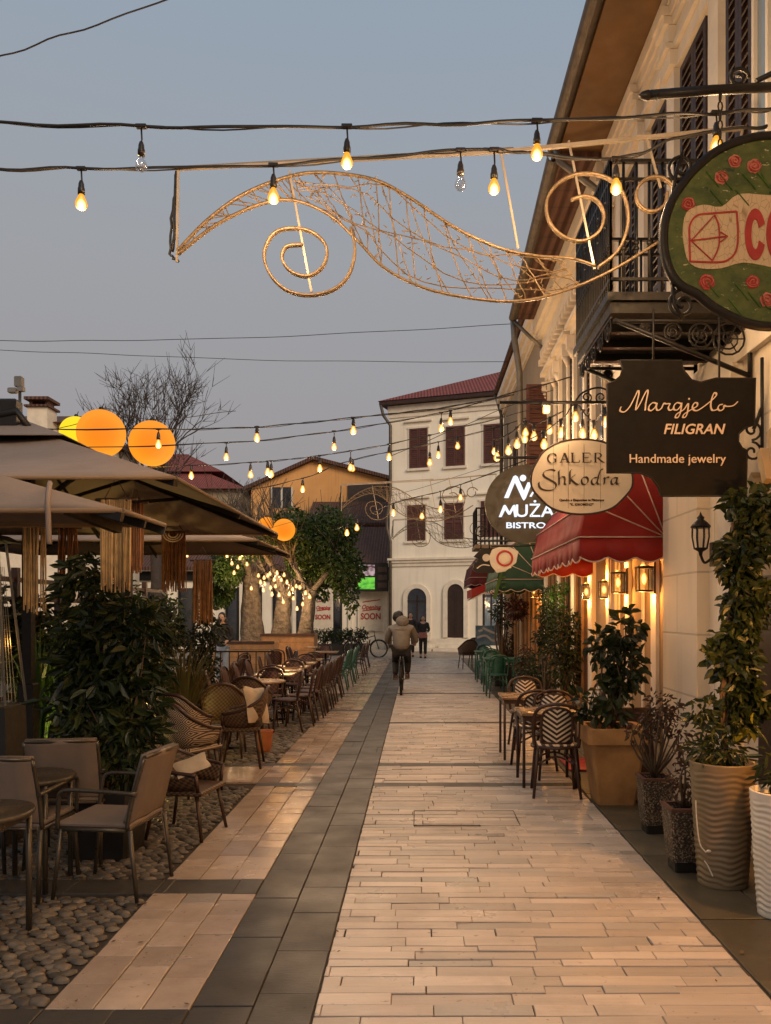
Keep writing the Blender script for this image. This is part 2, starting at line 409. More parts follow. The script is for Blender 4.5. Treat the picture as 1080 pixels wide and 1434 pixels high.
def chevron_mat():
    g = NG('chevron_weave'); v = g.xyz(g.co())
    h = g.math('ADD', v[2], g.math('MULTIPLY', g.math('ABSOLUTE', v[0]), -.75))
    f = g.math('FRACT', g.math('MULTIPLY', h, 21)); s = g.math('GREATER_THAN', f, .55)
    g.set(col=g.mix(s, (.022, .014, .012), (.66, .58, .46)), rough=.6); g.bump(g.noise(160, 2), .3, .002); return g.m
def diamond_mat():
    g = NG('diamond_weave'); v = g.xyz(g.co()); k = 9
    a = g.math('ABSOLUTE', g.math('SUBTRACT', g.math('FRACT', g.math('ADD', g.math('MULTIPLY', v[0], k), 50.5)), .5))
    b = g.math('ABSOLUTE', g.math('SUBTRACT', g.math('FRACT', g.math('MULTIPLY', v[2], k)), .5))
    f = g.math('FRACT', g.math('MULTIPLY', g.math('ADD', a, b), 5)); s = g.math('GREATER_THAN', f, .52)
    g.set(col=g.mix(s, (.030, .018, .013), (.40, .31, .22)), rough=.6); g.bump(g.noise(160, 2), .3, .002); return g.m
def cane_mat(name, a, b, k=45):
    g = NG(name); v = g.xyz(g.co())
    q = g.math('MULTIPLY', g.math('SINE', g.math('MULTIPLY', g.math('ADD', v[0], v[1]), k * 3)), g.math('SINE', g.math('MULTIPLY', v[2], k * 3)))
    g.set(col=g.mix(g.rng(q, -.3, .3), a, b), rough=.6); g.bump(q, .4, .003); return g.m
def aggregate_mat():
    g = NG('pebble_aggregate'); vo = g.n('TexVoronoi'); g.l(g.co(), vo.inputs['Vector']); vo.inputs['Scale'].default_value = 75
    c = g.n('ValToRGB'); g.l(vo.outputs['Color'], c.inputs[0]); c.color_ramp.elements[0].color = (.035, .022, .014, 1); c.color_ramp.elements[1].color = (.36, .27, .18, 1)
    k = g.rng(vo.outputs['Distance'], .3, .6, 1, .15); g.set(col=g.mix(1, c.outputs[0], k, 'MULTIPLY'), rough=.6); g.bump(k, .8, .006); return g.m
M['chevron'] = chevron_mat(); M['diamond'] = diamond_mat(); M['cane'] = cane_mat('brown_cane', (.030, .016, .010), (.12, .068, .034))
M['redweave'] = cane_mat('red_weave', (.022, .011, .009), (.105, .036, .022), 30); M['aggregate'] = aggregate_mat()
def painted_sign_mat():
    g = NG('painted_green_board'); n = g.noise(7, 6, g.map(g.co(), (1, 1, 1.6)), .7)
    c = g.mix(g.rng(n, .40, .6), (.040, .062, .010), (.095, .115, .022)); d = g.noise(20, 4, g.map(g.co(), (1, 1, 2.2)), .7)
    c = g.mix(g.rng(d, .62, .68), c, (.50, .45, .24)); c = g.mix(g.rng(g.noise(12, 3), .64, .68), c, (.018, .035, .02))
    g.set(col=c, rough=.5); g.bump(n, .3, .006); return g.m
def crackle_mat():
    g = NG('crackled_cream'); vo = g.n('TexVoronoi', feature='DISTANCE_TO_EDGE'); g.l(g.map(g.co(), (1, 1, .45)), vo.inputs['Vector']); vo.inputs['Scale'].default_value = 38
    g.set(col=g.mix(g.rng(vo.outputs['Distance'], .0, .035), (.30, .19, .10), (.56, .41, .24)), rough=.6); return g.m
M['signgreen'] = painted_sign_mat(); M['crackle'] = crackle_mat()
def screen_mat(name, a, b, st, sc):
    g = NG(name); n = g.noise(sc, 2, g.map(g.co(), (1, 1, 1.7))); c = g.n('ValToRGB'); g.l(n, c.inputs[0])
    r = c.color_ramp; r.elements[0].position = .38; r.elements[0].color = (*a, 1); r.elements[1].position = .6; r.elements[1].color = (*b, 1)
    g.set(col=(.01, .01, .01), emc=c.outputs[0], ems=st); return g.m
M['screengreen'] = screen_mat('lit_football_screen', (.05, .35, .03), (.20, .75, .06), .45, 3); M['screenpink'] = screen_mat('lit_studio_screen', (.10, .03, .05), (.75, .55, .55), .35, 4)
def window_mat():
    g = NG('dark_window_glass'); g.set(col=g.mix(g.rng(g.noise(1.2, 3), .4, .6), (.012, .014, .018), (.04, .04, .045)), rough=.08, spec=.8); return g.m
M['glass'] = window_mat()
M['skyglass'] = mat('sky_window_glass', (.20, .26, .30), .06, .2, 3, spec=1.0)  # pale blue base colour stands in for the reflected sky
M['poster'] = mat('blue_poster', (.03, .10, .16), .4, .5, 3, col2=(.22, .30, .34))

# ---------------------------------------------------------------- the ground
def sheet(name, x0, x1, y0, y1, z, m):
    b = MB(); b.add([(x0, y0, z), (x1, y0, z), (x1, y1, z), (x0, y1, z)], [(0, 1, 2, 3)]); return b.build(name, m, kind='structure')
sheet('ground', -300, 300, -60, 900, -.045, M['plaza'])
sheet('paving_bed', -1.66, 2.6, -4, 31, -.012, M['mortar'])
sheet('cobble_bed', -14, -1.66, -4, 31, -.022, M['soil'])
def bricks(b, x0, x1, y0, y1, rowd, lens, gap=.005, across=True, h=.02, jit=.0025, chip=.0):
    # rows of stones: across = the stones' long side runs along x
    p = y0
    while p < y1 - .01:
        d = min(RN.uniform(*rowd), y1 - p)
        if y1 - p - d < .03: d = y1 - p
        rowg = gap * RN.choice((.25, .4, .5, .6, .8, 1.1)); q = x0 - (RN.uniform(0, lens[1]) if across else 0)
        while q < x1 - .005:
            l = RN.uniform(*lens); a, c = max(q, x0), min(q + l, x1)
            if x1 - c < .06: c = x1; l = c - q
            if c - a > .02:
                z = RN.uniform(-jit, jit); g = gap * RN.choice((.2, .25, .3, .4, .5, .8, 1.3)); e = .003; rg = rowg
                X0, X1, Y0, Y1 = a + g / 2, c - g / 2, p + rg / 2 * RN.uniform(.6, 1.4), p + d - rg / 2 * RN.uniform(.6, 1.4)
                t = [RN.uniform(-jit, jit) * .6 for _ in range(4)]
                vs = [(X0, Y0, -.02), (X1, Y0, -.02), (X1, Y1, -.02), (X0, Y1, -.02), (X0, Y0, z - e), (X1, Y0, z - e), (X1, Y1, z - e), (X0, Y1, z - e),
                      (X0 + e, Y0 + e, z + t[0]), (X1 - e, Y0 + e, z + t[1]), (X1 - e, Y1 - e, z + t[2]), (X0 + e, Y1 - e, z + t[3])]
                fs = [(8, 9, 10, 11)]
                for k in (0, 4):
                    for i in range(4): fs.append((k + i, k + (i + 1) % 4, k + 4 + (i + 1) % 4, k + 4 + i))
                b.add(vs, fs)
            q += l
        p += d
XR, XD, XS, XL = 1.60, -.4585, -1.006, -1.65
bands = [(8.24, 8.42), (9.34, 9.52), (12.9, 13.08), (17.55, 17.75), (23.3, 23.5)]
b = MB(); p = -3.0
for a, c in bands + [(31, 31)]:
    bricks(b, XD + .004, XR - .006, p, a, (.075, .125), (.22, .62), .007, True, jit=.004); p = c
b.build('street_paving', M['paving'], kind='structure')
b = MB()
for a, c in bands:
    bricks(b, XD + .004, XR - .006, a, c, (c - a, c - a), (.5, .9), .004, True)
for i in range(2):
    w2 = (XD - XS) / 2; p = -3.0
    while p < 31:
        l = RN.uniform(.35, .62); c = min(p + l, 31)
        bricks(b, XS + i * w2 + .002, XS + (i + 1) * w2 - .002, p, c, (c - p, c - p), (9, 9), .004); p = c
lb = [(3.25, 3.62), (5.1, 5.38), (8.24, 8.42), (9.34, 9.52), (12.9, 13.08), (14.5, 14.75), (17.55, 17.75), (23.3, 23.5)]
for a, c in lb: bricks(b, XL, XS - .004, a, c, (c - a, c - a), (.3, .6), .004)
for a, c in lb[:2] + lb[3:]: bricks(b, XL - (5 if a > 3.3 else 3), XL - .004, a, c, (c - a, c - a), (.4, .8), .004)
b.build('dark_paving_strip', M['dark'], kind='structure')
b = MB(); p = -3.0
w3 = (XS - XL) / 3
for a, c in lb + [(31, 31)]:
    for i in range(3):
        q = p
        while q < a - .02:
            l = RN.uniform(.14, .34); e = min(q + l, a)
            if a - e < .08: e = a
            bricks(b, XL + i * w3 + .002, XL + (i + 1) * w3 - .002, q, e, (e - q, e - q), (9, 9), .006, jit=.003); q = e
    p = c
bricks(b, XL - 4.5, XL - .005, 8.45, 9.32, (.8, .9), (.3, .55), .006)
b.build('slab_paving', M['slab'], kind='structure')
b = MB()
for i, (x0, x1) in enumerate(((XR + .01, 2.02), (2.03, 2.6))):
    p = -3.0
    while p < 31:
        l = RN.uniform(.45, .8); c = min(p + l, 31); bricks(b, x0, x1, p, c, (c - p, c - p), (9, 9), .008, jit=.003); p = c
b.build('side_pavement', M['olive'], kind='structure')
b = MB(); bricks(b, -14, 4.5, 31.1, 38.6, (.4, .7), (.5, 1.1), .006); b.build('plaza_paving', M['plaza'], kind='structure')
# river cobbles set in earth
b = MB(); cells = {}
def cobbles(x0, x1, y0, y1, s):
    ny = int((y1 - y0) / (s * .62))
    for j in range(ny):
        for i in range(int((x1 - x0) / s)):
            x = x0 + (i + .5 * (j % 2) + RN.uniform(.3, .7)) * s; y = y0 + (j + RN.uniform(.25, .75)) * s * .62
            if x > x1 - .03: continue
            ra = s * RN.uniform(.42, .60); rb = s * RN.uniform(.29, .40); an = RN.gauss(0, .3); h = RN.uniform(.012, .026); n = 8
            k = [RN.uniform(.82, 1.12) for _ in range(n)]; vs = []
            for q, z in ((1.0, -.016), (.93, -.016 + h * .6), (.62, -.016 + h * .95)):
                for t in range(n):
                    u = 2 * pi * t / n; X, Y = ra * k[t] * q * cos(u), rb * k[t] * q * sin(u)
                    vs.append((x + X * cos(an) - Y * sin(an), y + X * sin(an) + Y * cos(an), z))
            vs.append((x, y, -.016 + h)); fs = []
            for r in (0, 1):
                for t in range(n): fs.append((r * n + t, r * n + (t + 1) % n, (r + 1) * n + (t + 1) % n, (r + 1) * n + t))
            for t in range(n): fs.append((2 * n + t, 2 * n + (t + 1) % n, 3 * n))
            b.add(vs, fs, True)
cobbles(-3.6, XL, 3.62, 5.1, .086); cobbles(-4.6, XL, 5.38, 8.24, .09)
cobbles(-6.0, XL, 9.54, 12.9, .12); cobbles(-6, XL, 13.1, 14.5, .14); cobbles(-6, XL, 14.75, 17.5, .15)
b.build('cobblestones', M['cobble'], kind='structure')
b = MB(); bricks(b, -8, XL - .004, 17.8, 31, (.5, .8), (.5, .9), .006); b.build('terrace_paving', M['plaza'], kind='structure')
# ---------------------------------------------------------------- townhouses on the right
def louvre(b, y0, y1, z0, z1, x, dirx=-1, t=.035):      # a louvred leaf in the y,z plane standing t proud of x
    f = .06; xo = x + dirx * t; b.bx(x + dirx * .002, x + dirx * .005, y0 + .02, y1 - .02, z0 + .02, z1 - .02)
    for a in (y0, y1 - f): b.bx(xo, x, a, a + f, z0, z1)
    zs = [z0, z0 + (z1 - z0) * .36, z1 - f]
    for z in zs: b.bx(xo, x, y0 + f, y1 - f, z, z + f)
    n = int((z1 - z0) / .085)
    for i in range(n):
        z = z0 + f + (i + .5) * (z1 - z0 - f) / n
        if z < z1 - f: b.bar((x + dirx * t * .45, y0 + f, z), (x + dirx * t * .45, y1 - f, z), .05, .012, up=(dirx * .6, 0, .8))
def gutter_run(b, x, y0, y1, z, r=.085):
    n = 8; vs = []
    for y in (y0, y1):
        for j in range(n + 1):
            a = pi + pi * j / n; vs.append((x + r * cos(a), y, z + r * sin(a)))
        for j in range(n + 1):
            a = 2 * pi - pi * j / n; vs.append((x + (r - .008) * cos(a), y, z + (r - .008) * sin(a)))
    k = 2 * (n + 1); fs = [(j, (j + 1) % k, k + (j + 1) % k, k + j) for j in range(k)] + [tuple(range(k - 1, -1, -1)), tuple(range(k, 2 * k))]
    b.add(vs, fs)
X1 = 2.40
h1 = thing('townhouse', 'cream townhouse nearest the street with wide brown eaves and a balcony door', 'building', (3.9, 3.5, 0))
b = MB(); b.bx(X1, 6, -4, 10.1, -.05, 7.42); b.build('wall', M['cream'], h1)
for y in (3.6, 4.45, 6.5, 7.6, 8.6, 9.6): b = MB(); b.bx(X1 - .07, X1 + .01, y - .11, y + .11, 3.95, 6.72, .004); b.build('pilaster', M['trim'], h1)
b = MB(); b.bx(X1 - .012, X1 + .005, 7.73, 10.0, .0, 3.0); b.build('shop_panel', M['tanpanel'], h1)
for y0, y1, x, zt in ((6.05, 6.32, .10, 3.59), (6.78, 7.72, .10, 3.59), (10.02, 10.098, .06, 3.59), (8.13, 8.31, .05, 2.75), (9.19, 9.37, .05, 2.75), (9.83, 10.01, .05, 2.75), (8.67, 8.73, .03, 2.6), (9.72, 9.78, .03, 2.6)):
    b = MB(); b.bx(X1 - x, X1 + .01, y0, y1, 0, zt, .006); b.build('door_pilaster', M['cream' if y1 - y0 > .5 else 'trim'], h1)
b = MB()
steps = [(6.72, 6.86, .05), (6.865, 6.92, .09), (6.925, 7.08, .06), (7.085, 7.16, .10), (7.165, 7.25, .125), (7.255, 7.40, .15)]
for z0, z1, x in steps: b.bx(X1 - x, X1 + .01, -4, 10.08, z0, z1)
for y in (3.6, 7.6, 8.7):
    for z0, z1, x in steps[:5]: b.bx(X1 - x - .07, X1 - x + .001, y - .15, y + .15, z0 + .003, z1 - .003)
b.bx(X1 - .05, X1 + .01, -4, 10.08, 3.60, 3.78)
b.build('cornice', M['trim'], h1)
b = MB(); b.bx(1.74, 6, -4, 10.15, 7.425, 7.50); b.build('soffit', M['soffit'], h1)
b = MB(); b.add([(1.66, -4, 7.502), (1.66, 10.15, 7.502), (6, 10.15, 8.9), (6, -4, 8.9), (1.66, -4, 7.6), (1.66, 10.15, 7.6), (6, 10.15, 9.0), (6, -4, 9.0)],
    [(0, 1, 2, 3), (7, 6, 5, 4), (0, 4, 5, 1), (1, 5, 6, 2), (3, 2, 6, 7), (0, 3, 7, 4)]); b.build('roof', M['oldtile'], h1)
b = MB(); gutter_run(b, 1.66, -4, 10.15, 7.5); b.build('gutter', M['gutter'], h1)
b = MB(); b.tube([(1.68, 10.02, 7.42), (1.72, 10.02, 7.25), (2.1, 10.05, 6.98), (2.28, 10.05, 6.85), (2.28, 10.05, 4.2)], .045, 8); b.build('downpipe', M['zinc'], h1)
for y0, y1 in ((4.86, 5.34), (5.83, 6.07), (6.075, 6.32), (6.76, 7.06), (7.065, 7.42), (7.82, 8.05), (8.055, 8.33), (8.95, 9.15), (9.155, 9.42)):
    b = MB(); louvre(b, y0, y1, 4.0, 6.66, X1 - .001); b.build('shutter', M['shutter'], h1)
b = MB(); b.bx(X1 - .012, X1 - .001, 5.38, 5.80, 4.0, 6.6); wf = b.build('balcony_door', M['skyglass'], h1)
b = MB()
for y in (5.36, 5.57, 5.80): b.bx(X1 - .04, X1 - .0125, y - .02, y + .02, 4.0, 6.62)
b.build('frame', M['trim'], wf)
for i in range(9):                         # arch of wedge stones beside the near doorway
    b = MB()
    a = radians(4 + i * 11); c = (X1 - .03, 5.1, 1.75)
    r = 1.02; p = V((c[0], c[1] + r * cos(a) * .75, c[2] + r * sin(a))); q = V((c[0], c[1] + (r + .26) * cos(a) * .75, c[2] + (r + .26) * sin(a)))
    b.bar(p, q, .07, .11, up=(1, 0, 0)); b.build('wedge_stone', M['ochre'], h1)
b = MB(); b.bx(X1 - .02, X1 + .01, 4.55, 5.75, .02, 2.0); b.build('shop_door', M['shutter'], h1)
for y0, y1 in ((7.73, 8.1), (8.33, 8.65), (8.75, 9.17), (9.40, 9.70)): b = MB(); b.bx(X1 - .035, X1 + .01, y0, y1, .0, .30); b.build('plinth', M['ochre'], h1)

# the balcony
bx0, by0, by1, bz = 1.37, 5.85, 7.08, 3.86
bal = thing('balcony', 'small black iron balcony hanging over the jewelry sign', 'balcony', (1.9, 6.45, 3.4))
b = MB(); b.bx(bx0, X1 - .002, by0, by1, bz + .02, bz + .10); b.bx(bx0 - .03, X1 - .002, by0 - .03, by1 + .03, bz + .102, bz + .16)
for y in (6.1, 6.45, 6.8): b.bx(bx0 + .02, X1 - .002, y - .03, y + .03, bz - .04, bz + .018)
b.build('floor_boards', M['iron'], bal)
b = MB()
zt, zb = bz + 1.10, bz + .26
def rail(b, p0, p1, n):
    p0, p1 = V(p0), V(p1)
    for z in (zb, zt - .13, zt): b.bar((p0.x, p0.y, z), (p1.x, p1.y, z), .035 if z == zt else .02, .022)
    for i in range(n + 1):
        p = p0.lerp(p1, i / n); b.tube([(p.x, p.y, bz + .16), (p.x, p.y, zt)], .0115, 5)
        if 0 < i < n:
            for z in (zb + .22, zb + .26): b.ball((p.x, p.y, z), .022, 6, 4)
rail(b, (bx0, by0, 0), (X1 - .02, by0, 0), 11); rail(b, (bx0, by0, 0), (bx0, by1, 0), 20); rail(b, (bx0, by1, 0), (X1 - .02, by1, 0), 11)
for i in range(5):
    y = by0 + .12 + i * .24
    b.tube([(bx0 - .01, y + .09 * cos(t) * (1 - t / 14), zb + .5 + .12 * sin(t) * (1 - t / 14)) for t in [k * .5 for k in range(22)]], .008, 4)
b.build('railing', M['iron'], bal)
b = MB()
def scroll(b, c, r, turns, r0, ax, th=.010, d=1, ph=0):   # spiral in the plane of ax and z
    c = V(c); ax = V(ax); pts = []
    n = int(14 * turns)
    for i in range(n + 1):
        t = i / n; a = ph + d * 2 * pi * turns * t; q = r + (r0 - r) * t
        pts.append(c + ax * q * cos(a) + V((0, 0, q * sin(a))))
    b.tube(pts, th, 5)
for y in (by0 + .02, by1 - .06):
    b = MB()
    b.tube([(bx0 + .03, y, bz - .02), (X1 - .04, y, bz - .42)], .018, 6); b.tube([(X1 - .03, y, bz), (X1 - .03, y, bz - .5)], .018, 6)
    b.tube([(bx0 + .02, y, bz - .03), (X1 - .02, y, bz - .03)], .016, 6)
    for i in range(4):
        x = 1.62 + i * .20; r = .035 + i * .026; z = bz - .045 - r
        scroll(b, (x, y, z), r, 1.0, r, (1, 0, 0), .008); scroll(b, (x, y, z), r * .75, 1.8, .008, (1, 0, 0), .007, 1, i)
        for k in range(6): b.tube([(x, y, z), (x + r * cos(k * pi / 3), y, z + r * sin(k * pi / 3))], .005, 4)
    b.build('bracket', M['iron'], bal)
b = MB()
for i in range(5): b = MB(); scroll(b, (bx0 + .015, by0 + .15 + .23 * i, bz - .09), .07, 1.6, .01, (0, 1, 0), .008); b.build('scroll', M['iron'], bal)
b = MB(); b.bar((bx0 + .01, by0 + .02, bz - .005), (bx0 + .01, by1 - .02, bz - .005), .012, .012)
for i in range(14): b.tube([(bx0 + .01, by0 + .04 + i * .085, bz - .0), (bx0 + .01, by0 + .04 + i * .085, bz - .10)], .006, 4)
b.build('drop_fringe', M['iron'], bal)

# second house: ochre, ornate window heads
h2 = thing('townhouse', 'ochre townhouse in the middle of the row with hood mouldings over its windows', 'building', (4, 12.9, 0))
X2 = 2.44
b = MB(); b.bx(X2, 6, 10.105, 15.7, -.05, 7.35); b.build('wall', M['ochre'], h2)
b = MB()
for z0, z1, x in ((6.5, 6.62, .05), (6.625, 6.72, .12), (6.725, 6.95, .08), (6.955, 7.05, .18), (7.055, 7.3, .25)): b.bx(X2 - x, X2 + .01, 10.11, 15.69, z0, z1)
for i in range(22):                        # dentils and corbels
    y = 10.25 + i * .25; b.bx(X2 - .17, X2 - .051, y - .05, y + .05, 6.40, 6.498)
b.bx(X2 - .08, X2 + .01, 10.11, 15.69, 3.62, 3.80)
b.build('cornice', M['trim'], h2)
b = MB(); b.add([(1.66, 10.12, 7.36), (1.80, 15.75, 7.36), (6, 15.75, 7.36), (6, 10.12, 7.36), (1.66, 10.12, 7.44), (1.80, 15.75, 7.44), (6, 15.75, 8.7), (6, 10.12, 8.7)],
    [(3, 2, 1, 0), (4, 5, 6, 7), (0, 1, 5, 4), (1, 2, 6, 5), (2, 3, 7, 6), (3, 0, 4, 7)]); b.build('roof', M['oldtile'], h2)
b = MB()
gutter_run(b, 0, 0, 5.6, 0)
o = b.build('gutter', M['gutter'], None, loc=(0, 0, 0)); o.parent = h2; o.location = (1.68 - 4, 10.16 - 12.9, 7.40); o.rotation_euler = (0, 0, -.025)
b = MB(); b.tube([(1.82, 15.75, 7.38), (1.84, 15.75, 7.0), (1.95, 15.85, 6.4), (1.98, 15.9, 5.2), (2.3, 15.9, 4.85), (2.36, 15.9, 4.7)], .06, 8)
b.tube([(1.84, 15.7, 7.3), (2.15, 15.6, 6.95), (2.38, 15.6, 6.75)], .035, 8)
b.build('downpipe', M['zinc'], h2)
for k, y in enumerate((10.9, 12.2, 13.5, 14.75)):
    b = MB(); b.bx(X2 - .012, X2 + .01, y - .34, y + .34, 4.0, 5.95); wn = b.build('window', M['glass'], h2)
    b = MB()
    for s in (-1, 1): b.bx(X2 - .07, X2 - .013, y + s * .40 - .06, y + s * .40 + .06, 3.9, 6.0)
    b.bx(X2 - .09, X2 - .013, y - .52, y + .52, 6.003, 6.12); b.bx(X2 - .17, X2 - .013, y - .58, y + .58, 6.123, 6.19)
    for s in (-1, 1):
        b.box((X2 - .09, y + s * .44, 5.90), (.15, .11, .19)); b.tube([(X2 - .10, y + s * .44, 5.80), (X2 - .06, y + s * .44, 5.66)], [.06, .03], 8)
    b.build('frame', M['trim'], wn)
    for s in (-1, 1):
        b = MB()
        if k == 3 and s == 1:                # this leaf stands open, square to the wall
            f = MB(); louvre(f, 0, .42, 4.05, 5.95, 0); 
            for p in f.v: b.v.append((X2 - .03 - p[1], y + .42 + p[0], p[2]))
            b.f, b.mi, b.sm = f.f, f.mi, f.sm
        else: louvre(b, *((y + s * .47, y + s * .87) if s > 0 else (y - .87, y - .47)), 4.05, 5.95, X2 - .001)
        b.build('shutter', M['redshutter' if k == 3 and s == 1 else 'shutter'], h2)
for y in (10.3, 11.4, 12.7, 14.0, 15.45): b = MB(); b.bx(X2 - .06, X2 + .01, y - .12, y + .12, 0, 3.6, .004); b.build('door_pilaster', M['trim'], h2)
for y in (12.05, 13.35, 14.7):
    b = MB(); b.bx(X2 - .012, X2 + .01, y - .42, y + .42, .1, 2.5); d = b.build('shop_window', M['glass'], h2)
    b = MB(); b.bx(X2 - .05, X2 - .013, y - .46, y + .46, 2.5, 2.58)
    for q in (-.44, 0, .44): b.bx(X2 - .05, X2 - .013, y + q - .025, y + q + .025, .1, 2.499)
    b.build('frame', M['planter'], d)

# third house
h3 = thing('townhouse', 'beige townhouse closing the row beside the white building', 'building', (4.2, 20, 0))
X3 = 2.5
b = MB(); b.bx(X3, 7, 15.72, 24, -.05, 8.1); b.build('wall', M['beige'], h3)
b = MB()
for z0, z1, x in ((7.5, 7.62, .06), (7.625, 7.8, .14), (7.805, 8.0, .22)): b.bx(X3 - x, X3 + .01, 15.73, 24.05, z0, z1)
b.bx(X3 - .06, X3 + .01, 15.73, 24.0, 3.5, 3.65)
b.build('cornice', M['trim'], h3)
b = MB(); b.add([(2.2, 15.72, 8.11), (2.2, 24.1, 8.11), (7, 24.1, 8.11), (7, 15.72, 8.11), (2.2, 15.72, 8.2), (2.2, 24.1, 8.2), (7, 24.1, 9.6), (7, 15.72, 9.6)],
    [(3, 2, 1, 0), (4, 5, 6, 7), (0, 1, 5, 4), (1, 2, 6, 5), (2, 3, 7, 6), (3, 0, 4, 7)]); b.build('roof', M['oldtile'], h3)
b = MB(); b.tube([(2.25, 23.95, 8.1), (2.42, 23.95, 7.5), (2.42, 23.95, .2)], .05, 8); b.build('downpipe', M['gutter'], h3)
for y in (17.3, 19.6, 21.9):
    b = MB(); b.bx(X3 - .012, X3 + .01, y - .4, y + .4, 4.1, 6.1); wn = b.build('window', M['glass'], h3)
    b = MB(); b.bx(X3 - .06, X3 - .013, y - .5, y + .5, 6.1, 6.25)
    for s in (-1, 1): b.bx(X3 - .06, X3 - .013, y + s * .45 - .05, y + s * .45 + .05, 4.0, 6.099)
    b.build('frame', M['trim'], wn)
    for s in (-1, 1):
        b = MB(); louvre(b, *((y + .52, y + .96) if s > 0 else (y - .96, y - .52)), 4.1, 6.05, X3 - .001); b.build('shutter', M['shutter'], h3)
for y in (17.0, 18.9, 21.0):
    b = MB(); b.bx(X3 - .012, X3 + .01, y - .6, y + .6, .1, 2.6); d = b.build('shop_window', M['glass'], h3)
    b = MB(); b.bx(X3 - .05, X3 - .013, y - .66, y + .66, 2.6, 2.7)
    for q in (-.63, 0, .63): b.bx(X3 - .05, X3 - .013, y + q - .03, y + q + .03, .1, 2.599)
    b.build('frame', M['planter'], d)
bal2 = thing('balcony', 'distant black barred balcony above the maroon awning', 'balcony', (2.0, 23.2, 3.5))
b = MB(); b.bx(1.56, X3 - .002, 22.5, 23.9, 3.5, 3.6); b.build('floor_slab', M['beige'], bal2)
b = MB()
for p0, p1, n in (((1.6, 22.54), (X3, 22.54), 8), ((1.6, 22.54), (1.6, 23.86), 11)):
    for i in range(n + 1):
        x, y = p0[0] + (p1[0] - p0[0]) * i / n, p0[1] + (p1[1] - p0[1]) * i / n; b.tube([(x, y, 3.6), (x, y, 4.6)], .02, 4)
    for z in (3.7, 4.6): b.bar((*p0, z), (*p1, z), .04, .04)
b.build('railing', M['iron'], bal2)

# ---------------------------------------------------------------- the white building across the end of the street
A0 = V((GX(546, 38), 38.0)); ang = radians(20); DU = V((cos(ang), -sin(ang)))
def uz(px, py):                             # pixel on that facade -> distance along it, height
    k = (px - U0) / F; u = (k * A0.y - A0.x) / (DU.x - k * DU.y); Z = A0.y + u * DU.y
    return u, ZH(py, Z)
fb = thing('corner_house', 'white three storey corner house with red hipped roof at the end of the street', 'building', (A0.x, A0.y, 0))
fr = lambda b: setattr(b, 'M', Matrix.Translation((A0.x, A0.y, 0)) @ Matrix.Rotation(-ang, 4, 'Z')) or b
W_, D_, HT = 12.0, 10.0, 11.25
b = fr(MB()); b.bx(0, W_, 0, D_, -.05, HT); b.build('wall', M['white'], fb)
b = fr(MB()); b.bx(-.35, W_ + .3, -.45, D_ + .3, HT + .002, HT + .16); b.build('eaves', M['wood'], fb)
b = fr(MB()); r0 = HT + .163; b.add([(-.4, -.5, r0), (W_ + .4, -.5, r0), (W_ + .4, D_ + .4, r0), (-.4, D_ + .4, r0), (5.0, 4.8, r0 + 2.5), (W_ - 5, 4.8, r0 + 2.5)],
    [(0, 1, 5, 4), (1, 2, 5), (2, 3, 4, 5), (3, 0, 4), (3, 2, 1, 0)]); b.build('roof', M['tile'], fb)
b = fr(MB())
zc = uz(600, 784)[1]
for z0, z1, x in ((zc - .28, zc - .12, .06), (zc - .117, zc, .12), (zc + .003, zc + .1, .18)): b.bx(-.05, W_ + .02, -x, .01, z0, z1)
b.build('string_course', M['trim'], fb); b = fr(MB())
for z0, z1, x in ((HT - .55, HT - .35, .05), (HT - .347, HT - .02, .14)): b.bx(-.05, W_ + .02, -x, .01, z0, z1)
b.build('cornice', M['trim'], fb)
b = fr(MB()); b.bx(.0, W_, -.04, .01, 0, .55); b.build('plinth', M['trim'], fb)
for px0, px1, py0, py1 in ((574, 599, 601, 655), (625, 651, 598, 652), (678, 705, 595, 648), (571, 596, 708, 757), (623, 649, 705, 755), (674, 700, 702, 752)):
    u0, z1 = uz(px0, py0); u1, z0 = uz(px1, py1)
    b = fr(MB()); b.bx(u0, u1, -.02, .01, z0, z1); wn = b.build('window', M['redshutter'], fb)
    b = fr(MB()); um = (u0 + u1) / 2
    for a, c in ((u0, um - .012), (um + .012, u1)):
        for q in (a, c - .06): b.bx(q, q + .06, -.06, -.021, z0, z1)
        for z in (z0, z0 + (z1 - z0) * .45, z1 - .08): b.bx(a + .06, c - .06, -.06, -.021, z, z + .08)
        for i in range(18):
            z = z0 + .1 + i * (z1 - z0 - .2) / 18; b.bx(a + .061, c - .061, -.045, -.021, z, z + .035)
    b.build('shutter', M['redshutter'], wn)
    b = fr(MB()); b.bx(u0 - .12, u1 + .12, -.10, .0, z0 - .11, z0 - .004); b.bx(u0 - .1, u1 + .1, -.05, .0, z1 + .004, z1 + .09)
    for q in (u0 - .075, u1 + .015): b.bx(q, q + .06, -.035, .0, z0, z1)
    b.bx(u0 - .22, u1 + .22, -.12, .0, z1 + .30, z1 + .37)
    b.build('frame', M['trim'], wn)
def arch(u0, u1, z0, zt, n=14):
    r = (u1 - u0) / 2; c = (u0 + u1) / 2
    return [(u0, z0), (u1, z0)] + [(c + r * cos(pi * i / n), zt - r + r * sin(pi * i / n)) for i in range(n + 1)]
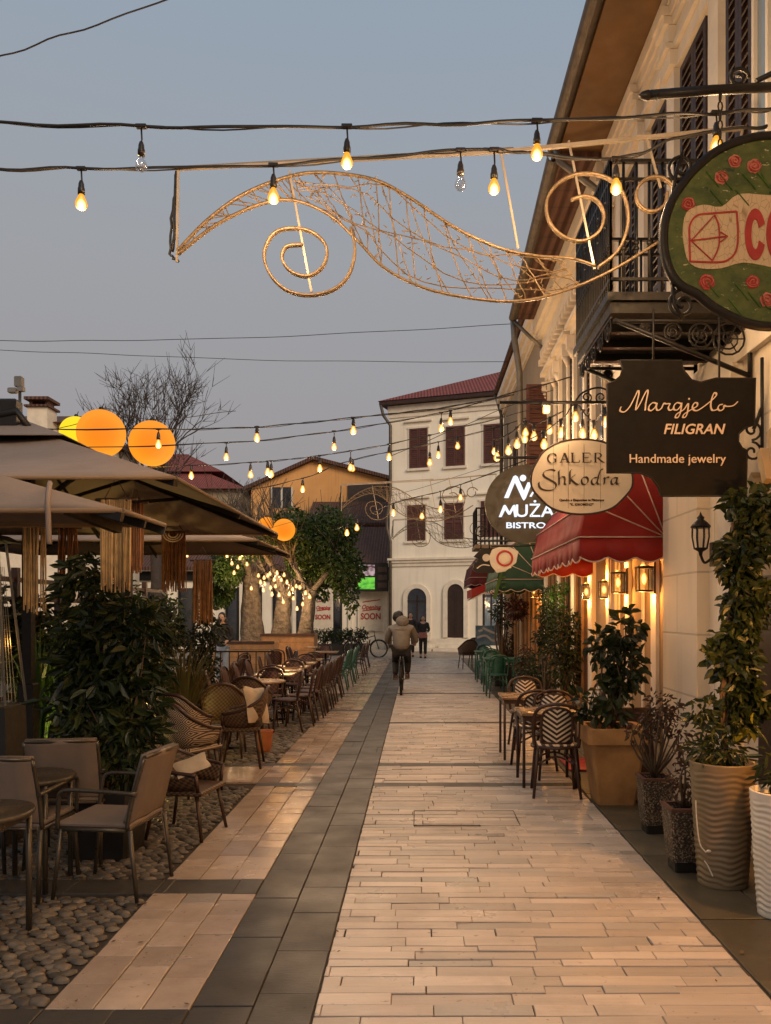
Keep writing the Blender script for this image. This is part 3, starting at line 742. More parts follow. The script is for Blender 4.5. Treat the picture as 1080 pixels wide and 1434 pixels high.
for k, (a, c, top, bot) in enumerate(((571, 598, 824, 898), (627, 650, 818, 893), (676, 701, 816, 890))):
    u0, z1 = uz(a, top); u1, z0 = uz(c, bot); z0 = max(z0, .1)
    b = fr(MB()); b.prism(arch(u0, u1, z0, z1), -.02, .0); d = b.build('door', M['glass'] if k == 0 else M['shutter'], fb)
    o_ = arch(u0 - .2, u1 + .2, z0, z1 + .2); i_ = arch(u0, u1, z0, z1)
    b = fr(MB()); 
    oo, ii = o_[1:] + [o_[0]], i_[1:] + [i_[0]]
    for j in range(len(oo) - 1):
        q = [oo[j], oo[j + 1], ii[j + 1], ii[j]]
        b.add([(x, -.09, z) for x, z in q] + [(x, .0, z) for x, z in q], [(3, 2, 1, 0), (0, 1, 5, 4), (2, 3, 7, 6)])
    b.build('frame', M['trim'], d)
    b = fr(MB()); um = (u0 + u1) / 2
    b.bx(um - .03, um + .03, -.05, -.021, z0, z1 - .3); b.bx(u0 + .02, u1 - .02, -.05, -.021, z1 - .62, z1 - .55)
    b.build('door_leaf', M['shutter'], d)
    b = fr(MB()); b.bx(u0 - .45, u1 + .45, -.75, -.04, -.04, .14); b.bx(u0 - .3, u1 + .3, -.4, -.041, .142, .3); b.build('step', M['trim'], fb)
b = fr(MB()); b.tube([(-.28, -.42, HT), (-.2, -.30, HT - .45), (.07, -.10, HT - .9), (.07, -.10, 7.2), (-.1, -.10, 6.2), (-.1, -.1, 5.6), (.07, -.1, 5.0), (.07, -.1, .1)], .075, 8); b.build('downpipe', M['gutter'], fb)
b = fr(MB()); u, z = uz(690, 855); b.bx(u - .35, u + .5, -.03, .0, .8, 2.6); b.build('shop_window', M['skyglass'], fb)

# ---------------------------------------------------------------- houses and shops behind on the left
sh = thing('shop_building', 'low white shop block with two sale posters beneath a brown tiled roof', 'building', (-7, 40, 0))
x0, x1, zt = -16.0, GX(546, 39.6) - .02, ZH(800, 39.6)
b = MB(); b.bx(x0, x1, 39.6, 44, -.05, zt); b.build('wall', M['white'], sh)
b = MB(); zr = ZH(742, 44); b.add([(x0 - .3, 39.0, zt + .003), (x1 + .05, 39.0, zt + .003), (x1 + .05, 44.2, zr), (x0 - .3, 44.2, zr), (x0 - .3, 39.0, zt + .18), (x1 + .05, 39.0, zt + .18), (x1 + .05, 44.2, zr + .18), (x0 - .3, 44.2, zr + .18)],
    [(3, 2, 1, 0), (4, 5, 6, 7), (0, 1, 5, 4), (1, 2, 6, 5), (2, 3, 7, 6), (3, 0, 4, 7)]); b.build('roof', M['oldtile'], sh)
b = MB(); b.bx(x0, x1, 39.45, 39.598, zt - .45, zt); b.build('signboard', M['iron'], sh)
for a, c in ((410, 436), (440, 464), (488, 494), (538, 544)):
    b = MB(); b.bx(GX(a, 39.6), GX(a, 39.6) + .18, 39.48, 39.598, 0, zt - .45); b.build('pilaster', M['trim'], sh)
for a, c in ((415, 438), (467, 478), (318, 334), (345, 366), (384, 404), (252, 272), (205, 218)):
    b = MB(); b.bx(GX(a, 39.6), GX(c, 39.6), 39.56, 39.598, .1, 2.9); wn = b.build('window', M['glass'], sh)
    b = MB()
    for q in (a, c): b.bx(GX(q, 39.6) - .05, GX(q, 39.6) + .05, 39.5, 39.559, .1, 2.95)
    b.build('frame', M['iron'], wn)
for a, c, lb_ in ((440, 465, 'left sale poster saying SOON partly cut by a post'), (503, 536, 'sale poster saying SOON beside the drainpipe')):
    w_ = .022 * (c - a) / 25 * 1.2; xa, xc = GX(a, 39.5), GX(c, 39.5); za, zc2 = ZH(884, 39.5), ZH(828, 39.5); xm = (xa + xc) / 2; k = (xc - xa)
    t = thing('sale_poster', 'cream ' + lb_, 'poster', (xm, 39.48, za))
    b = MB(); b.bx(xa, xc, 39.47, 39.49, za, zc2); b.build('panel', M['signcream'], t)
    text('SOON', .40 * k / 1.1, (xm, 39.455, za + .58), M['red'], t, bold=.012, sx=.82); text('Opening', .30 * k / 1.1, (xm + .0, 39.455, za + 1.06), M['red'], t, shear=.3, bold=.008, sx=.85)
    b = MB(); b.bar((xm - .35 * k, 39.462, za + .98), (xm + .42 * k, 39.462, za + 1.08), .01, .05, up=(0, 0, 1)); b.bar((xm - .35 * k, 39.462, za + 1.40), (xm + .4 * k, 39.462, za + 1.52), .01, .05); b.build('flourish', M['red'], t)
    b = MB(); b.bx(xa - .06, xa, 39.46, 39.5, za - .1, zc2 + .06); b.bx(xc, xc + .06, 39.46, 39.5, za - .1, zc2 + .06); b.bx(xa, xc, 39.46, 39.5, zc2, zc2 + .06); b.build('frame', M['trim'], t)
t = thing('screen', 'outdoor television showing football below a pink studio picture', 'screen', (GX(512, 38.8), 38.8, ZH(826, 38.8)))
b = MB(); b.bx(GX(496, 38.8), GX(544, 38.8), 38.8, 39.0, ZH(828, 38.8), ZH(788, 38.8)); b.build('case', M['iron'], t)
b = MB(); b.bx(GX(498, 38.8), GX(525, 38.8), 38.77, 38.799, ZH(825, 38.8), ZH(808.5, 38.8)); b.build('football_picture', M['screengreen'], t)
b = MB(); b.bx(GX(498, 38.8), GX(525, 38.8), 38.77, 38.799, ZH(806.5, 38.8), ZH(791, 38.8)); b.build('studio_picture', M['screenpink'], t)
b = MB()
for i in range(3): b.bx(GX(529, 38.8), GX(542, 38.8), 38.78, 38.799, ZH(823 - i * 11, 38.8), ZH(816 - i * 11, 38.8))
b.build('price_board', M['wood'], t)

oh = thing('gabled_house', 'orange gabled house with one dark window behind the shops', 'house', (-6, 48, 0))
ga = [(GX(352, 48), 0), (GX(541, 48), 0), (GX(541, 48), ZH(671, 48)), (GX(440, 48), ZH(645, 48)), (GX(352, 48), ZH(684, 48))]
b = MB(); b.prism(ga, 48, 58); b.build('wall', M['orange'], oh)
b = MB()
for (p, q) in ((ga[4], ga[3]), (ga[3], ga[2])):
    d = V(q) - V(p); n = V((-d[1], d[0])).normalized() * .2; ex = d.normalized() * .4
    pp = V(p) - (ex if p == ga[4] else V((0, 0))); qq = V(q) + (ex if q == ga[2] else V((0, 0)))
    b.prism([tuple(pp + n * .02), tuple(qq + n * .02), tuple(qq + n), tuple(pp + n)], 47.6, 58.3)
b.build('roof', M['oldtile'], oh)
b = MB(); b.bx(GX(380, 47.9), GX(409, 47.9), 47.95, 47.999, ZH(711, 47.9), ZH(682, 47.9)); wn = b.build('window', M['glass'], oh)
b = MB(); xa, xc = GX(380, 47.9), GX(409, 47.9)
for q in (xa, (xa + xc) / 2, xc): b.bx(q - .05, q + .05, 47.90, 47.949, ZH(711, 47.9), ZH(682, 47.9))
b.build('frame', M['white2'], wn)
b = MB(); b.bx(GX(487, 47.9), GX(541, 47.9), 47.9, 47.999, ZH(705, 47.9), ZH(678, 47.9)); b.build('loggia', M['shutter'], oh)
bh = thing('annex_house', 'pink walled annex with a dark brown tiled roof left of the white house', 'house', (-4, 45.5, 0))
b = MB(); b.bx(GX(436, 45), GX(546, 45), 45, 47.5, -.05, ZH(733, 45)); b.build('wall', M['scarf'], bh)
b = MB(); xa, xc = GX(430, 45), GX(548, 45); z0, z1 = ZH(737, 45), ZH(706, 47.5)
b.add([(xa, 44.5, z0), (xc, 44.5, z0), (xc, 47.6, z1), (xa, 47.6, z1), (xa, 44.5, z0 + .15), (xc, 44.5, z0 + .15), (xc, 47.6, z1 + .15), (xa, 47.6, z1 + .15)],
    [(3, 2, 1, 0), (4, 5, 6, 7), (0, 1, 5, 4), (1, 2, 6, 5), (2, 3, 7, 6), (3, 0, 4, 7)]); b.build('roof', M['oldtile'], bh)
rh = thing('hipped_house', 'house with stepped red hipped roof behind the bare tree', 'house', (-15, 52, 0))
b = MB(); b.bx(GX(200, 50), GX(338, 50), 50, 58, -.05, ZH(683, 50)); b.build('wall', M['beige'], rh)
b = MB()
for xa, xc, y0, z0, z1, px_ in ((190, 345, 49.5, 684, 655, 262), (215, 312, 52, 660, 636, 252)):
    A_, C_ = GX(xa, y0), GX(xc, y0); q = ZH(z0, y0); t_ = ZH(z1, y0 + 4); m_ = GX(px_, y0 + 4)
    b.add([(A_, y0, q), (C_, y0, q), (C_, y0 + 8, q), (A_, y0 + 8, q), (m_ - 2.5, y0 + 4, t_), (m_ + .5, y0 + 4, t_)], [(0, 1, 5, 4), (1, 2, 5), (2, 3, 4, 5), (3, 0, 4), (3, 2, 1, 0)])
b.build('roof', M['tile'], rh)
ch = thing('chimney_house', 'cream house with a capped chimney behind the front umbrellas', 'house', (-14, 30, 0))
b = MB(); b.bx(GX(-140, 29), GX(101, 29), 29, 36, -.05, ZH(590, 29)); b.build('wall', M['signcream'], ch)
b = MB(); xa, xc = GX(-150, 28.7), GX(106, 28.7); b.add([(xa, 28.6, ZH(592, 28.7)), (xc, 28.6, ZH(592, 28.7)), (xc - .8, 32, ZH(574, 31)), (xa, 32, ZH(574, 31)), (xc, 36, ZH(592, 28.7)), (xa, 36, ZH(592, 28.7))],
    [(0, 1, 2, 3), (1, 4, 2), (3, 2, 4, 5), (0, 3, 5), (5, 4, 1, 0)]); rf = b.build('roof', M['oldtile'], ch)
b = MB(); b.bx(GX(42, 28.4), GX(70, 28.4), 28.2, 28.95, ZH(606, 28.4), ZH(572, 28.4)); b.build('chimney', M['signcream'], rf)
b = MB(); b.bx(GX(39, 28.4), GX(73, 28.4), 28.1, 29.05, ZH(571.8, 28.4), ZH(569, 28.4))
for q in (43, 65): b.bx(GX(q, 28.4), GX(q + 4, 28.4), 28.3, 28.8, ZH(569, 28.4), ZH(562, 28.4))
b.bx(GX(39, 28.4), GX(73, 28.4), 28.1, 29.05, ZH(562, 28.4), ZH(558, 28.4)); b.build('chimney_cap', M['oldtile'], rf)
# ---------------------------------------------------------------- shop signs
def clear_glass(k=.08):
    g = NG('clear_glass'); t = g.n('BsdfTransparent'); gl = g.n('BsdfGlossy'); gl.inputs['Roughness'].default_value = .05
    ms = g.n('MixShader'); ms.inputs[0].default_value = .08; g.l(t.outputs[0], ms.inputs[1]); g.l(gl.outputs[0], ms.inputs[2])
    g.l(ms.outputs[0], g.t.nodes['Material Output'].inputs[0]); ms.inputs[0].default_value = k; return g.m
M['clear'] = clear_glass(); M['bulboff'] = clear_glass(.35)
def outline(pts, Z): return [(GX(x, Z), ZH(y, Z)) for x, y in pts]
def rimtube(b, o, y, r): b.tube([(x, y, z) for x, z in o], r, 6, closed=True)
def chain(b, p0, p1, r=.016):
    p0, p1 = V(p0), V(p1); n = max(2, int((p1 - p0).length / (r * 2.6)))
    for i in range(n):
        c = p0.lerp(p1, (i + .5) / n); ax = V((1, 0, 0)) if i % 2 else V((0, 1, 0)); d = (p1 - p0).normalized()
        b.tube([c + ax * r * .7 * cos(t * pi / 4) + d * r * 1.5 * sin(t * pi / 4) for t in range(8)], r * .28, 4, closed=True)

# dark jewelry sign
Z = 5.6; q = lambda x, y: (700 + x / 2.842, 430 + y / 2.842)
t = thing('hanging_sign', 'dark brown board lettered Margjelo FILIGRAN Handmade jewelry', 'shop sign', (GX(953, Z), Z, ZH(695, Z)))
ol = [q(*p) for p in ((480, 212), (725, 212), (727, 235), (740, 265), (765, 290), (800, 299), (835, 290), (860, 283), (1018, 283), (1014, 470), (978, 480), (952, 505), (950, 535), (965, 560), (985, 570), (982, 752), (642, 752), (632, 715), (605, 680), (560, 660), (428, 660), (428, 305), (455, 296), (480, 275), (491, 245))]
O = outline(ol, Z); b = MB(); b.prism(O, Z, Z + .03); b.build('board', M['signdark'], t)
b = MB(); rimtube(b, O, Z + .004, .007); b.build('rim', M['iron'], t)
S = lambda pts: [(GX(*(q(x, y)[0], Z)), ZH(q(x, y)[1], Z)) for x, y in pts]
scr = [[(482, 398), (478, 413), (495, 418), (516, 398), (536, 360), (549, 334), (553, 346), (545, 382), (541, 410), (558, 384), (574, 351), (586, 332), (589, 342), (581, 382), (578, 412)],
       [(625, 386), (610, 381), (595, 393), (592, 409), (602, 413), (617, 400), (625, 384), (622, 402), (628, 412), (642, 404), (652, 384), (660, 386), (676, 386), (670, 400), (676, 412), (692, 404)],
       [(722, 386), (706, 381), (693, 393), (693, 408), (705, 410), (718, 396), (723, 384), (718, 420), (708, 440), (698, 439), (704, 426), (732, 408), (749, 385), (746, 420), (738, 438), (728, 439), (734, 426), (764, 407), (784, 395), (785, 383), (775, 382), (766, 396), (771, 410), (786, 412), (812, 396), (848, 367), (862, 349), (853, 342), (843, 365), (839, 395), (846, 412), (866, 408)],
       [(886, 388), (873, 391), (867, 405), (877, 413), (890, 405), (892, 392), (902, 396), (928, 393), (946, 377)]]
b = MB()
for s in scr: b.stroke(cr([(x, z, 0) for x, z in S(s)], 6), .0125, Z - .002, nib=radians(35)); b.stroke(cr([(x, z, 0) for x, z in S(s)], 6), .007, Z - .0031)
c = S([(752, 366)])[0]; b.stroke([(c[0] - .004, c[1]), (c[0] + .006, c[1])], .011, Z - .002)
b.build('script_lettering', M['ink'], t)
u = 1 / 2.842 * Z / F
c = S([(770, 505)])[0]; text('FILIGRAN', 57 * u, (c[0], Z - .003, c[1]), M['ink'], t, shear=.25, bold=.0012)
c = S([(706, 620)])[0]; text('Handmade jewelry', 50 * u, (c[0], Z - .003, c[1]), M['ink'], t, sx=1.02)
xw = X1 - .05
for x in (.35, .80): b = MB(); b.tube([(O[0][0] + x - .12, Z + .015, ZH(505, Z) if x < .6 else ZH(529.6, Z)), (O[0][0] + x - .12, Z + .015, 3.82)], .008, 5); b.build('hanger', M['iron'], t)
b = MB()
for d in (1, -1): scroll(b, (O[10][0] + .05, Z + .015, ZH(617, Z) + d * .075), .07, 1.3, .012, (1, 0, 0), .009, d, radians(-90 * d))
b.tube([(O[9][0], Z + .015, ZH(600, Z)), (xw, Z + .015, ZH(570, Z))], .014, 6); b.tube([(xw, Z + .015, ZH(500, Z)), (xw, Z + .015, ZH(660, Z))], .012, 6)
b.build('bracket', M['iron'], t)

# painted flower sign
Z = 4.15
t = thing('hanging_sign', 'green sign painted with roses, a bow and arrow and red capital letters', 'shop sign', (GX(1078, Z), Z, ZH(460, Z)))
half = [(1078, 190), (1040, 196), (1003, 212), (976, 234), (957, 256), (941, 281), (931, 312), (930, 346), (938, 378), (953, 399), (976, 411), (1000, 430), (1040, 450), (1078, 457)]
full = half + [(2156 - x, y) for x, y in half[-2:0:-1]]
O = [(p.x, p.y) for p in cr([(x, z, 0) for x, z in outline(full, Z)], 3, True)]
b = MB(); b.prism(O, Z, Z + .03); b.build('board', M['signgreen'], t)
b = MB(); rimtube(b, O, Z + .006, .024); b.build('rim', M['iron'], t)
pn = [(956, 322), (962, 297), (985, 287), (1010, 290), (1035, 272), (1078, 274), (1121, 272), (1146, 290), (1175, 287), (1196, 300), (1200, 335), (1196, 368), (1150, 374), (1110, 380), (1078, 374), (1040, 368), (1010, 376), (980, 376), (964, 366), (958, 345)]
O2 = [(p.x, p.y) for p in cr([(x, z, 0) for x, z in outline(pn, Z)], 3, True)]
b = MB(); b.prism(O2, Z - .004, Z - .0005); b.build('name_panel', M['crackle'], t)
b = MB(); L = lambda pts: outline(pts, Z); y = Z - .005; wd = .0085
b.stroke(cr([(x, z, 0) for x, z in L([(966, 367), (965, 330), (966, 315), (975, 303), (992, 300), (1031, 297)])], 4), wd, y); b.stroke(cr([(x, z, 0) for x, z in L([(1031, 297), (1033, 330), (1030, 352), (1020, 364), (1005, 368), (966, 367)])], 4), wd, y - .0005)
b.stroke(cr([(x, z, 0) for x, z in L([(1000, 302), (1006, 318), (1006, 345), (997, 366)])], 5), wd * .8, y - .001)
b.stroke(L([(1000, 302), (967, 338)]), wd * .6, y - .0015); b.stroke(L([(967, 338), (997, 366)]), wd * .6, y - .002); b.stroke(L([(967, 338), (1016, 332)]), wd * .7, y - .0025)
b.stroke(L([(1008, 326), (1018, 332), (1008, 340)]), wd * .7, y - .003)
b.build('bow_emblem', M['red'], t)
def fat(b, c, rx, rz, rxi, rzi, y, cut=0, n=28):
    cx, cz = c; vs = []; a0, a1 = (cut, 2 * pi - cut); k = n + 1
    for i in range(k):
        a = a0 + (a1 - a0) * i / n
        for r_x, r_z in ((rx, rz), (rxi, rzi)):
            vs += [(cx + r_x * cos(a), y - .004, cz + r_z * sin(a)), (cx + r_x * cos(a), y, cz + r_z * sin(a))]
    fs = []
    for i in range(n):
        o, p = 4 * i, 4 * i + 4
        fs += [(o, o + 2, p + 2, p), (o, p, p + 1, o + 1), (o + 2, o + 3, p + 3, p + 2)]
    fs += [(0, 1, 3, 2), (4 * n, 4 * n + 2, 4 * n + 3, 4 * n + 1)]
    b.add(vs, fs)
b = MB(); m = Z / F
fat(b, L([(1057, 329)])[0], 14.5 * m, 36 * m, 5.5 * m, 21 * m, y, .42); fat(b, L([(1088, 328)])[0], 15.5 * m, 38 * m, 5.5 * m, 22 * m, y)
b.build('lettering', M['red'], t)
for k, (x, yy, r) in enumerate(((1029, 226, 9), (1056, 233, 10), (1010, 249, 9.5), (964, 286, 9.5), (990, 395, 11), (1054, 395, 9.5), (1074, 420, 10), (1100, 235, 10), (1128, 250, 9), (1192, 288, 10), (1150, 400, 10))):
    cx, cz = L([(x, yy)])[0]; b = MB(); r *= m
    b.prism([(cx + r * (1 + .06 * sin(5 * a + k) + .04 * sin(8 * a)) * cos(a), cz + r * (1 + .06 * sin(5 * a + k) + .04 * sin(8 * a)) * sin(a)) for a in [i * pi / 9 for i in range(18)]], Z - .0035, Z - .0004)
    rose = b.build('painted_rose', M['pink'] if k in (0, 1, 2, 6, 7) else M['red'], t)
    b = MB()
    for s in range(5):
        q = (.18, .36, .55, .72, .86)[s]; b.stroke([(cx + r * q * cos(a + k) * (1 + .1 * sin(3 * a)), cz + r * q * .92 * sin(a + k)) for a in [s * 2.3 + i * .33 for i in range(8 + s)]], .0032 + .001 * (s % 2), Z - .004 - s * .0006, nib=.7 + s)
    b.build('petal', M['pink'] if k not in (0, 1, 2, 6, 7) else M['red'], rose)
b = MB()
for i in range(26):
    x = 985 + i * 7 + RN.uniform(-6, 6); yy = RN.uniform(388, 432) if i % 2 else RN.uniform(240, 270); a = RN.uniform(-1, 1)
    p = L([(x, yy), (x + 9 * cos(a) , yy + 12 + 6 * sin(a)), (x + 18, yy + 22)]); 
    if 940 < x < 1190: b.stroke(cr([(u_, v_, 0) for u_, v_ in p], 4), .006, Z - .001 - i * .0001, nib=.6)
b.build('painted_stem', M['brightleaf'], t)
b = MB(); yb = Z + .012
b.tube([P(912, 131, Z) + V((0, .012, 0)), P(1000, 124, Z) + V((0, .012, 0)), (X1 - .01, yb, ZH(112, Z))], .024, 8)
b.lathe([(0.0001, -.05), (.018, -.03), (.026, 0), (.016, .03), (.024, .05)], (0, 0, 0), 8); 
for i in range(len(b.v) - 40, len(b.v)):
    v = b.v[i]; b.v[i] = (GX(908, Z) + v[2], yb + v[1], ZH(131.5, Z) + v[0])
for s, x in ((1, 1010), (1, 1150)):
    chain(b, (GX(x, Z), yb, ZH(127, Z)), (GX(x, Z), yb, ZH(206 if x < 1100 else 210, Z)))
b.build('bracket', M['iron'], t); b = MB()
scroll(b, (GX(956, Z), yb, ZH(233, Z)), .075, 1.5, .01, (1, 0, 0), .010, -1, radians(-100)); b.build('corner_curl', M['iron'], t); b = MB(); scroll(b, (GX(957, Z), yb, ZH(425, Z)), .075, 1.5, .01, (1, 0, 0), .010, 1, radians(100))
b.tube([P(957, 212, Z) + V((0, .012, 0)), P(947, 245, Z) + V((0, .012, 0)), P(943, 275, Z) + V((0, .012, 0))], .011, 6); b.tube([P(957, 446, Z) + V((0, .012, 0)), P(945, 425, Z) + V((0, .012, 0)), P(942, 390, Z) + V((0, .012, 0))], .011, 6)
b.build('corner_curl', M['iron'], t); b = MB()
scroll(b, (GX(1036, Z), yb, ZH(107, Z)), .055, 1.4, .01, (1, 0, 0), .010, 1, 0); b.tube([(GX(1060, Z), yb, ZH(112, Z)), (X1 - .01, yb, ZH(20, Z))], .014, 6)
b.build('brace', M['iron'], t)

# oval gallery sign
Z = 7.5; m = Z / F
t = thing('hanging_sign', 'cream oval board lettered GALERI Shkodra in dark paint', 'shop sign', (GX(815, Z), Z, ZH(720, Z)))
half = [(814, 615), (785, 619), (763, 631), (753, 645), (745, 662), (745, 682), (757, 698), (772, 711), (793, 718), (814, 720)]
full = half + [(1630 - x, y) for x, y in half[-2:0:-1]]
O = [(p.x, p.y) for p in cr([(x, z, 0) for x, z in outline(full, Z)], 3, True)]
b = MB(); b.prism(O, Z, Z + .03); bd = b.build('board', M['signcream'], t)
b = MB(); rimtube(b, O, Z + .006, .011); b.build('rim', M['inkdark'], t)
b = MB()
for x in (775, 796, 818, 841): b.bx(GX(x, Z) - .0012, GX(x, Z) + .0012, Z - .0012, Z - .0003, ZH(712, Z), ZH(622, Z))
b.build('plank_joint', M['wood'], bd)
b = MB(); g = lambda x, y: (GX(660 + x / 5.4, Z), ZH(560 + y / 5.4, Z)); gw = 13 / 5.4 * m; yy = Z - .002; k = [0]
def lt(pts, w=gw, nib=radians(8), curve=False):
    k[0] += 1; p = [g(*a) for a in pts]
    if curve: p = [(c.x, c.y) for c in cr([(a, c, 0) for a, c in p], 6)]
    b.stroke(p, w, yy - k[0] * .00035, nib=nib, t=.002)
sf = lambda x0, x1, y: lt([(x0, y), (x1, y)], 5 / 5.4 * m, None)
lt([(640, 425), (632, 410), (612, 405), (590, 415), (578, 443), (590, 470), (612, 478), (638, 468)], curve=True); lt([(636, 446), (636, 472)]); sf(624, 648, 446)
lt([(678, 470), (704, 402)], gw * .6); lt([(704, 402), (733, 472)], gw * 1.3); lt([(688, 450), (722, 450)], 5 / 5.4 * m, None); sf(668, 690, 473); sf(720, 746, 473)
lt([(764, 404), (764, 472)]); sf(753, 776, 403); sf(753, 818, 473); lt([(816, 474), (819, 456)], 5 / 5.4 * m, None)
lt([(848, 404), (848, 472)]); sf(838, 896, 403); sf(838, 900, 473); sf(850, 886, 438); lt([(897, 404), (898, 418)], 5 / 5.4 * m, None); lt([(902, 474), (905, 456)], 5 / 5.4 * m, None)
lt([(938, 404), (938, 472)]); sf(928, 950, 473); lt([(930, 404), (965, 404), (980, 418), (972, 434), (942, 440)], curve=True); lt([(955, 440), (990, 470), (1004, 474)], gw * 1.2)
lt([(1035, 404), (1035, 472)]); sf(1024, 1047, 403); sf(1024, 1047, 473)
W2 = 17 / 5.4 * m; nb = radians(38)
C = lambda *p: lt(p, W2, nb, True)
C((632, 540), (610, 530), (570, 535), (545, 555), (550, 580), (590, 605), (632, 630), (640, 655), (620, 680), (580, 686), (535, 678), (512, 655), (510, 625))
C((668, 535), (660, 545), (662, 600), (662, 645)); C((664, 605), (680, 585), (700, 585), (706, 605), (704, 635), (716, 642))
C((757, 530), (745, 545), (744, 600), (744, 640)); C((746, 605), (770, 578), (785, 570)); C((750, 603), (775, 625), (800, 642), (815, 638))
C((868, 585), (842, 590), (832, 612), (840, 638), (862, 640), (880, 620), (878, 595), (862, 584))
C((950, 590), (925, 592), (908, 612), (912, 636), (930, 640), (952, 612), (962, 570), (978, 530), (990, 530)); C((958, 590), (950, 625), (958, 640), (975, 634))
C((1000, 590), (1006, 600), (1002, 640)); C((1004, 605), (1024, 586), (1040, 590))
C((1098, 592), (1075, 592), (1056, 612), (1058, 636), (1074, 640), (1096, 612)); C((1102, 588), (1094, 625), (1102, 640), (1118, 634))
b.build('name_lettering', M['inkdark'], t)
c = g(835, 766); text('Qendra e Ekspozites te Pikturave', 25 / 5.4 * m, (c[0], Z - .003, c[1]), M['inkdark'], t, bold=.0008); c = g(835, 800); text('"K. IDROMENO"', 25 / 5.4 * m, (c[0], Z - .003, c[1]), M['inkdark'], t, bold=.0008)
b = MB(); b.tube([(GX(700, Z), Z + .015, ZH(563, Z)), (X1 - .02, Z + .015, ZH(563, Z))], .015, 6)
for x in (790, 845): b.tube([(GX(x, Z), Z + .015, ZH(563, Z)), (GX(x, Z), Z + .015, ZH(617, Z))], .006, 5)
for s, x in ((1, 822), (-1, 842)): scroll(b, (GX(x, Z), Z + .015, ZH(556, Z)), .05, 1.5, .008, (1, 0, 0), .008, s, radians(-90))
b.tube(cr([P(806, 562, Z), P(816, 550, Z), P(838, 543, Z), P(858, 550, Z), P(880, 562, Z)], 5), .009, 5)
b.build('bracket', M['iron'], t)
b = MB(); b.box(P(765, 566, Z - .05), (.07, .07, .05), bev=.008); tl = b.build('floodlight', M['iron'], t)
b = MB(); b.box(P(765, 573.5, Z - .05), (.06, .06, .07), bev=.01); b.build('lamp_glass', M['flame'], tl); lamp(P(765, 581, Z - .1), 9, t)

# round bistro sign
Z = 11.5; m = Z / F
t = thing('hanging_sign', 'round olive sign with glowing white letters reading BISTRO', 'shop sign', (GX(738, Z), Z, ZH(760, Z)))
c = (GX(738, Z), ZH(705.5, Z)); rr = 58.5 * m
b = MB(); b.prism([(c[0] + rr * cos(a), c[1] + rr * .94 * sin(a)) for a in [i * pi / 24 for i in range(48)]], Z, Z + .08); b.build('board', M['signolive'], t)
b = MB(); g = lambda x, y: (GX(660 + x / 5.4, Z), ZH(560 + y / 5.4, Z))
b.prism([g(*p) for p in ((248, 742), (318, 580), (334, 572), (350, 582), (398, 690), (425, 625), (448, 625), (452, 642), (412, 745), (398, 762), (385, 745), (330, 625), (282, 742))], Z - .02, Z - .001)
cc = g(391, 592); b.prism([(cc[0] + 24 / 5.4 * m * cos(a), cc[1] + 24 / 5.4 * m * sin(a)) for a in [i * pi / 8 for i in range(16)]], Z - .02, Z - .001)
b.prism([g(*p) for p in ((440, 730), (462, 695), (474, 700), (456, 734))], Z - .02, Z - .001)
b.build('emblem', M['led'], t)
b = MB(); b.prism([g(*p) for p in ((208, 886), (243, 800), (252, 794), (262, 800), (288, 846), (314, 800), (324, 794), (333, 800), (345, 886), (326, 886), (317, 832), (296, 868), (280, 868), (256, 832), (230, 886))], Z - .02, Z - .001); b.build('lettering', M['led'], t)
cc = g(478, 884); text('UŻA', 17.2 * m / .70, (cc[0], Z - .012, cc[1]), M['led'], t, bold=.0025, sx=1.12); cc = g(412, 970); text('BISTRO', 8.0 * m / .70, (cc[0], Z - .012, cc[1]), M['led'], t, bold=.002, sx=1.5)
b = MB(); b.tube([(GX(695, Z), Z + .04, ZH(640, Z)), (X2 - .02, Z + .04, ZH(640, Z))], .02, 6)
for x in (715, 760): b.tube([(GX(x, Z), Z + .04, ZH(640, Z)), (GX(x, Z), Z + .04, ZH(660, Z))], .008, 5)
b.build('bracket', M['iron'], t)

# white shield sign with a red ring, and the black kettle sign
Z = 14.3; m = Z / F
t = thing('hanging_sign', 'white shield shaped sign with a red ring beside the green awning', 'shop sign', (GX(706, Z), Z, ZH(800, Z)))
b = MB(); b.prism(outline([(690, 769), (700, 766), (716, 767), (726, 772), (723, 788), (708, 800), (696, 802), (688, 792), (685, 780)], Z), Z, Z + .04); b.build('board', M['white2'], t)
c = (GX(707, Z), ZH(782, Z))
b = MB(); fat(b, c, 12 * m, 11.5 * m, 9 * m, 8.5 * m, Z - .001, .0); b.build('ring', M['red'], t)
b = MB(); b.prism([(c[0] + 6.5 * m * cos(a), c[1] - 1 * m + 6 * m * sin(a)) for a in [i * pi / 9 for i in range(18)]], Z - .006, Z - .001); b.stroke(outline([(697, 795), (706, 797), (716, 794)], Z), .03, Z - .001); b.build('crest', M['signcream'], t)
b = MB(); b.tube([(GX(688, Z), Z + .02, ZH(765, Z)), (X2 - .02, Z + .02, ZH(763, Z))], .018, 6); b.build('bracket', M['iron'], t)
Z = 15.2; m = Z / F
t = thing('hanging_sign', 'black kettle shaped sign with a white disc under a scrolled bracket', 'shop sign', (GX(680, Z), Z, ZH(806, Z)))
b = MB(); b.prism(outline([(664, 790), (662, 797), (668, 802), (692, 802), (696, 795), (690, 786), (687, 776), (690, 771), (684, 768), (674, 768), (664, 779), (670, 782), (668, 786)], Z), Z, Z + .14); b.build('board', M['iron'], t)
b = MB(); c = (GX(681, Z), ZH(781, Z)); b.prism([(c[0] + 5.3 * m * cos(a), c[1] + 5.3 * m * sin(a)) for a in [i * pi / 9 for i in range(18)]], Z - .012, Z - .001); b.build('disc', M['white2'], t)
b = MB(); b.stroke(cr([(x, z, 0) for x, z in outline([(668, 796), (676, 791), (686, 792)], Z)], 4), .02, Z - .001); b.build('highlight_line', M['signcream'], t)
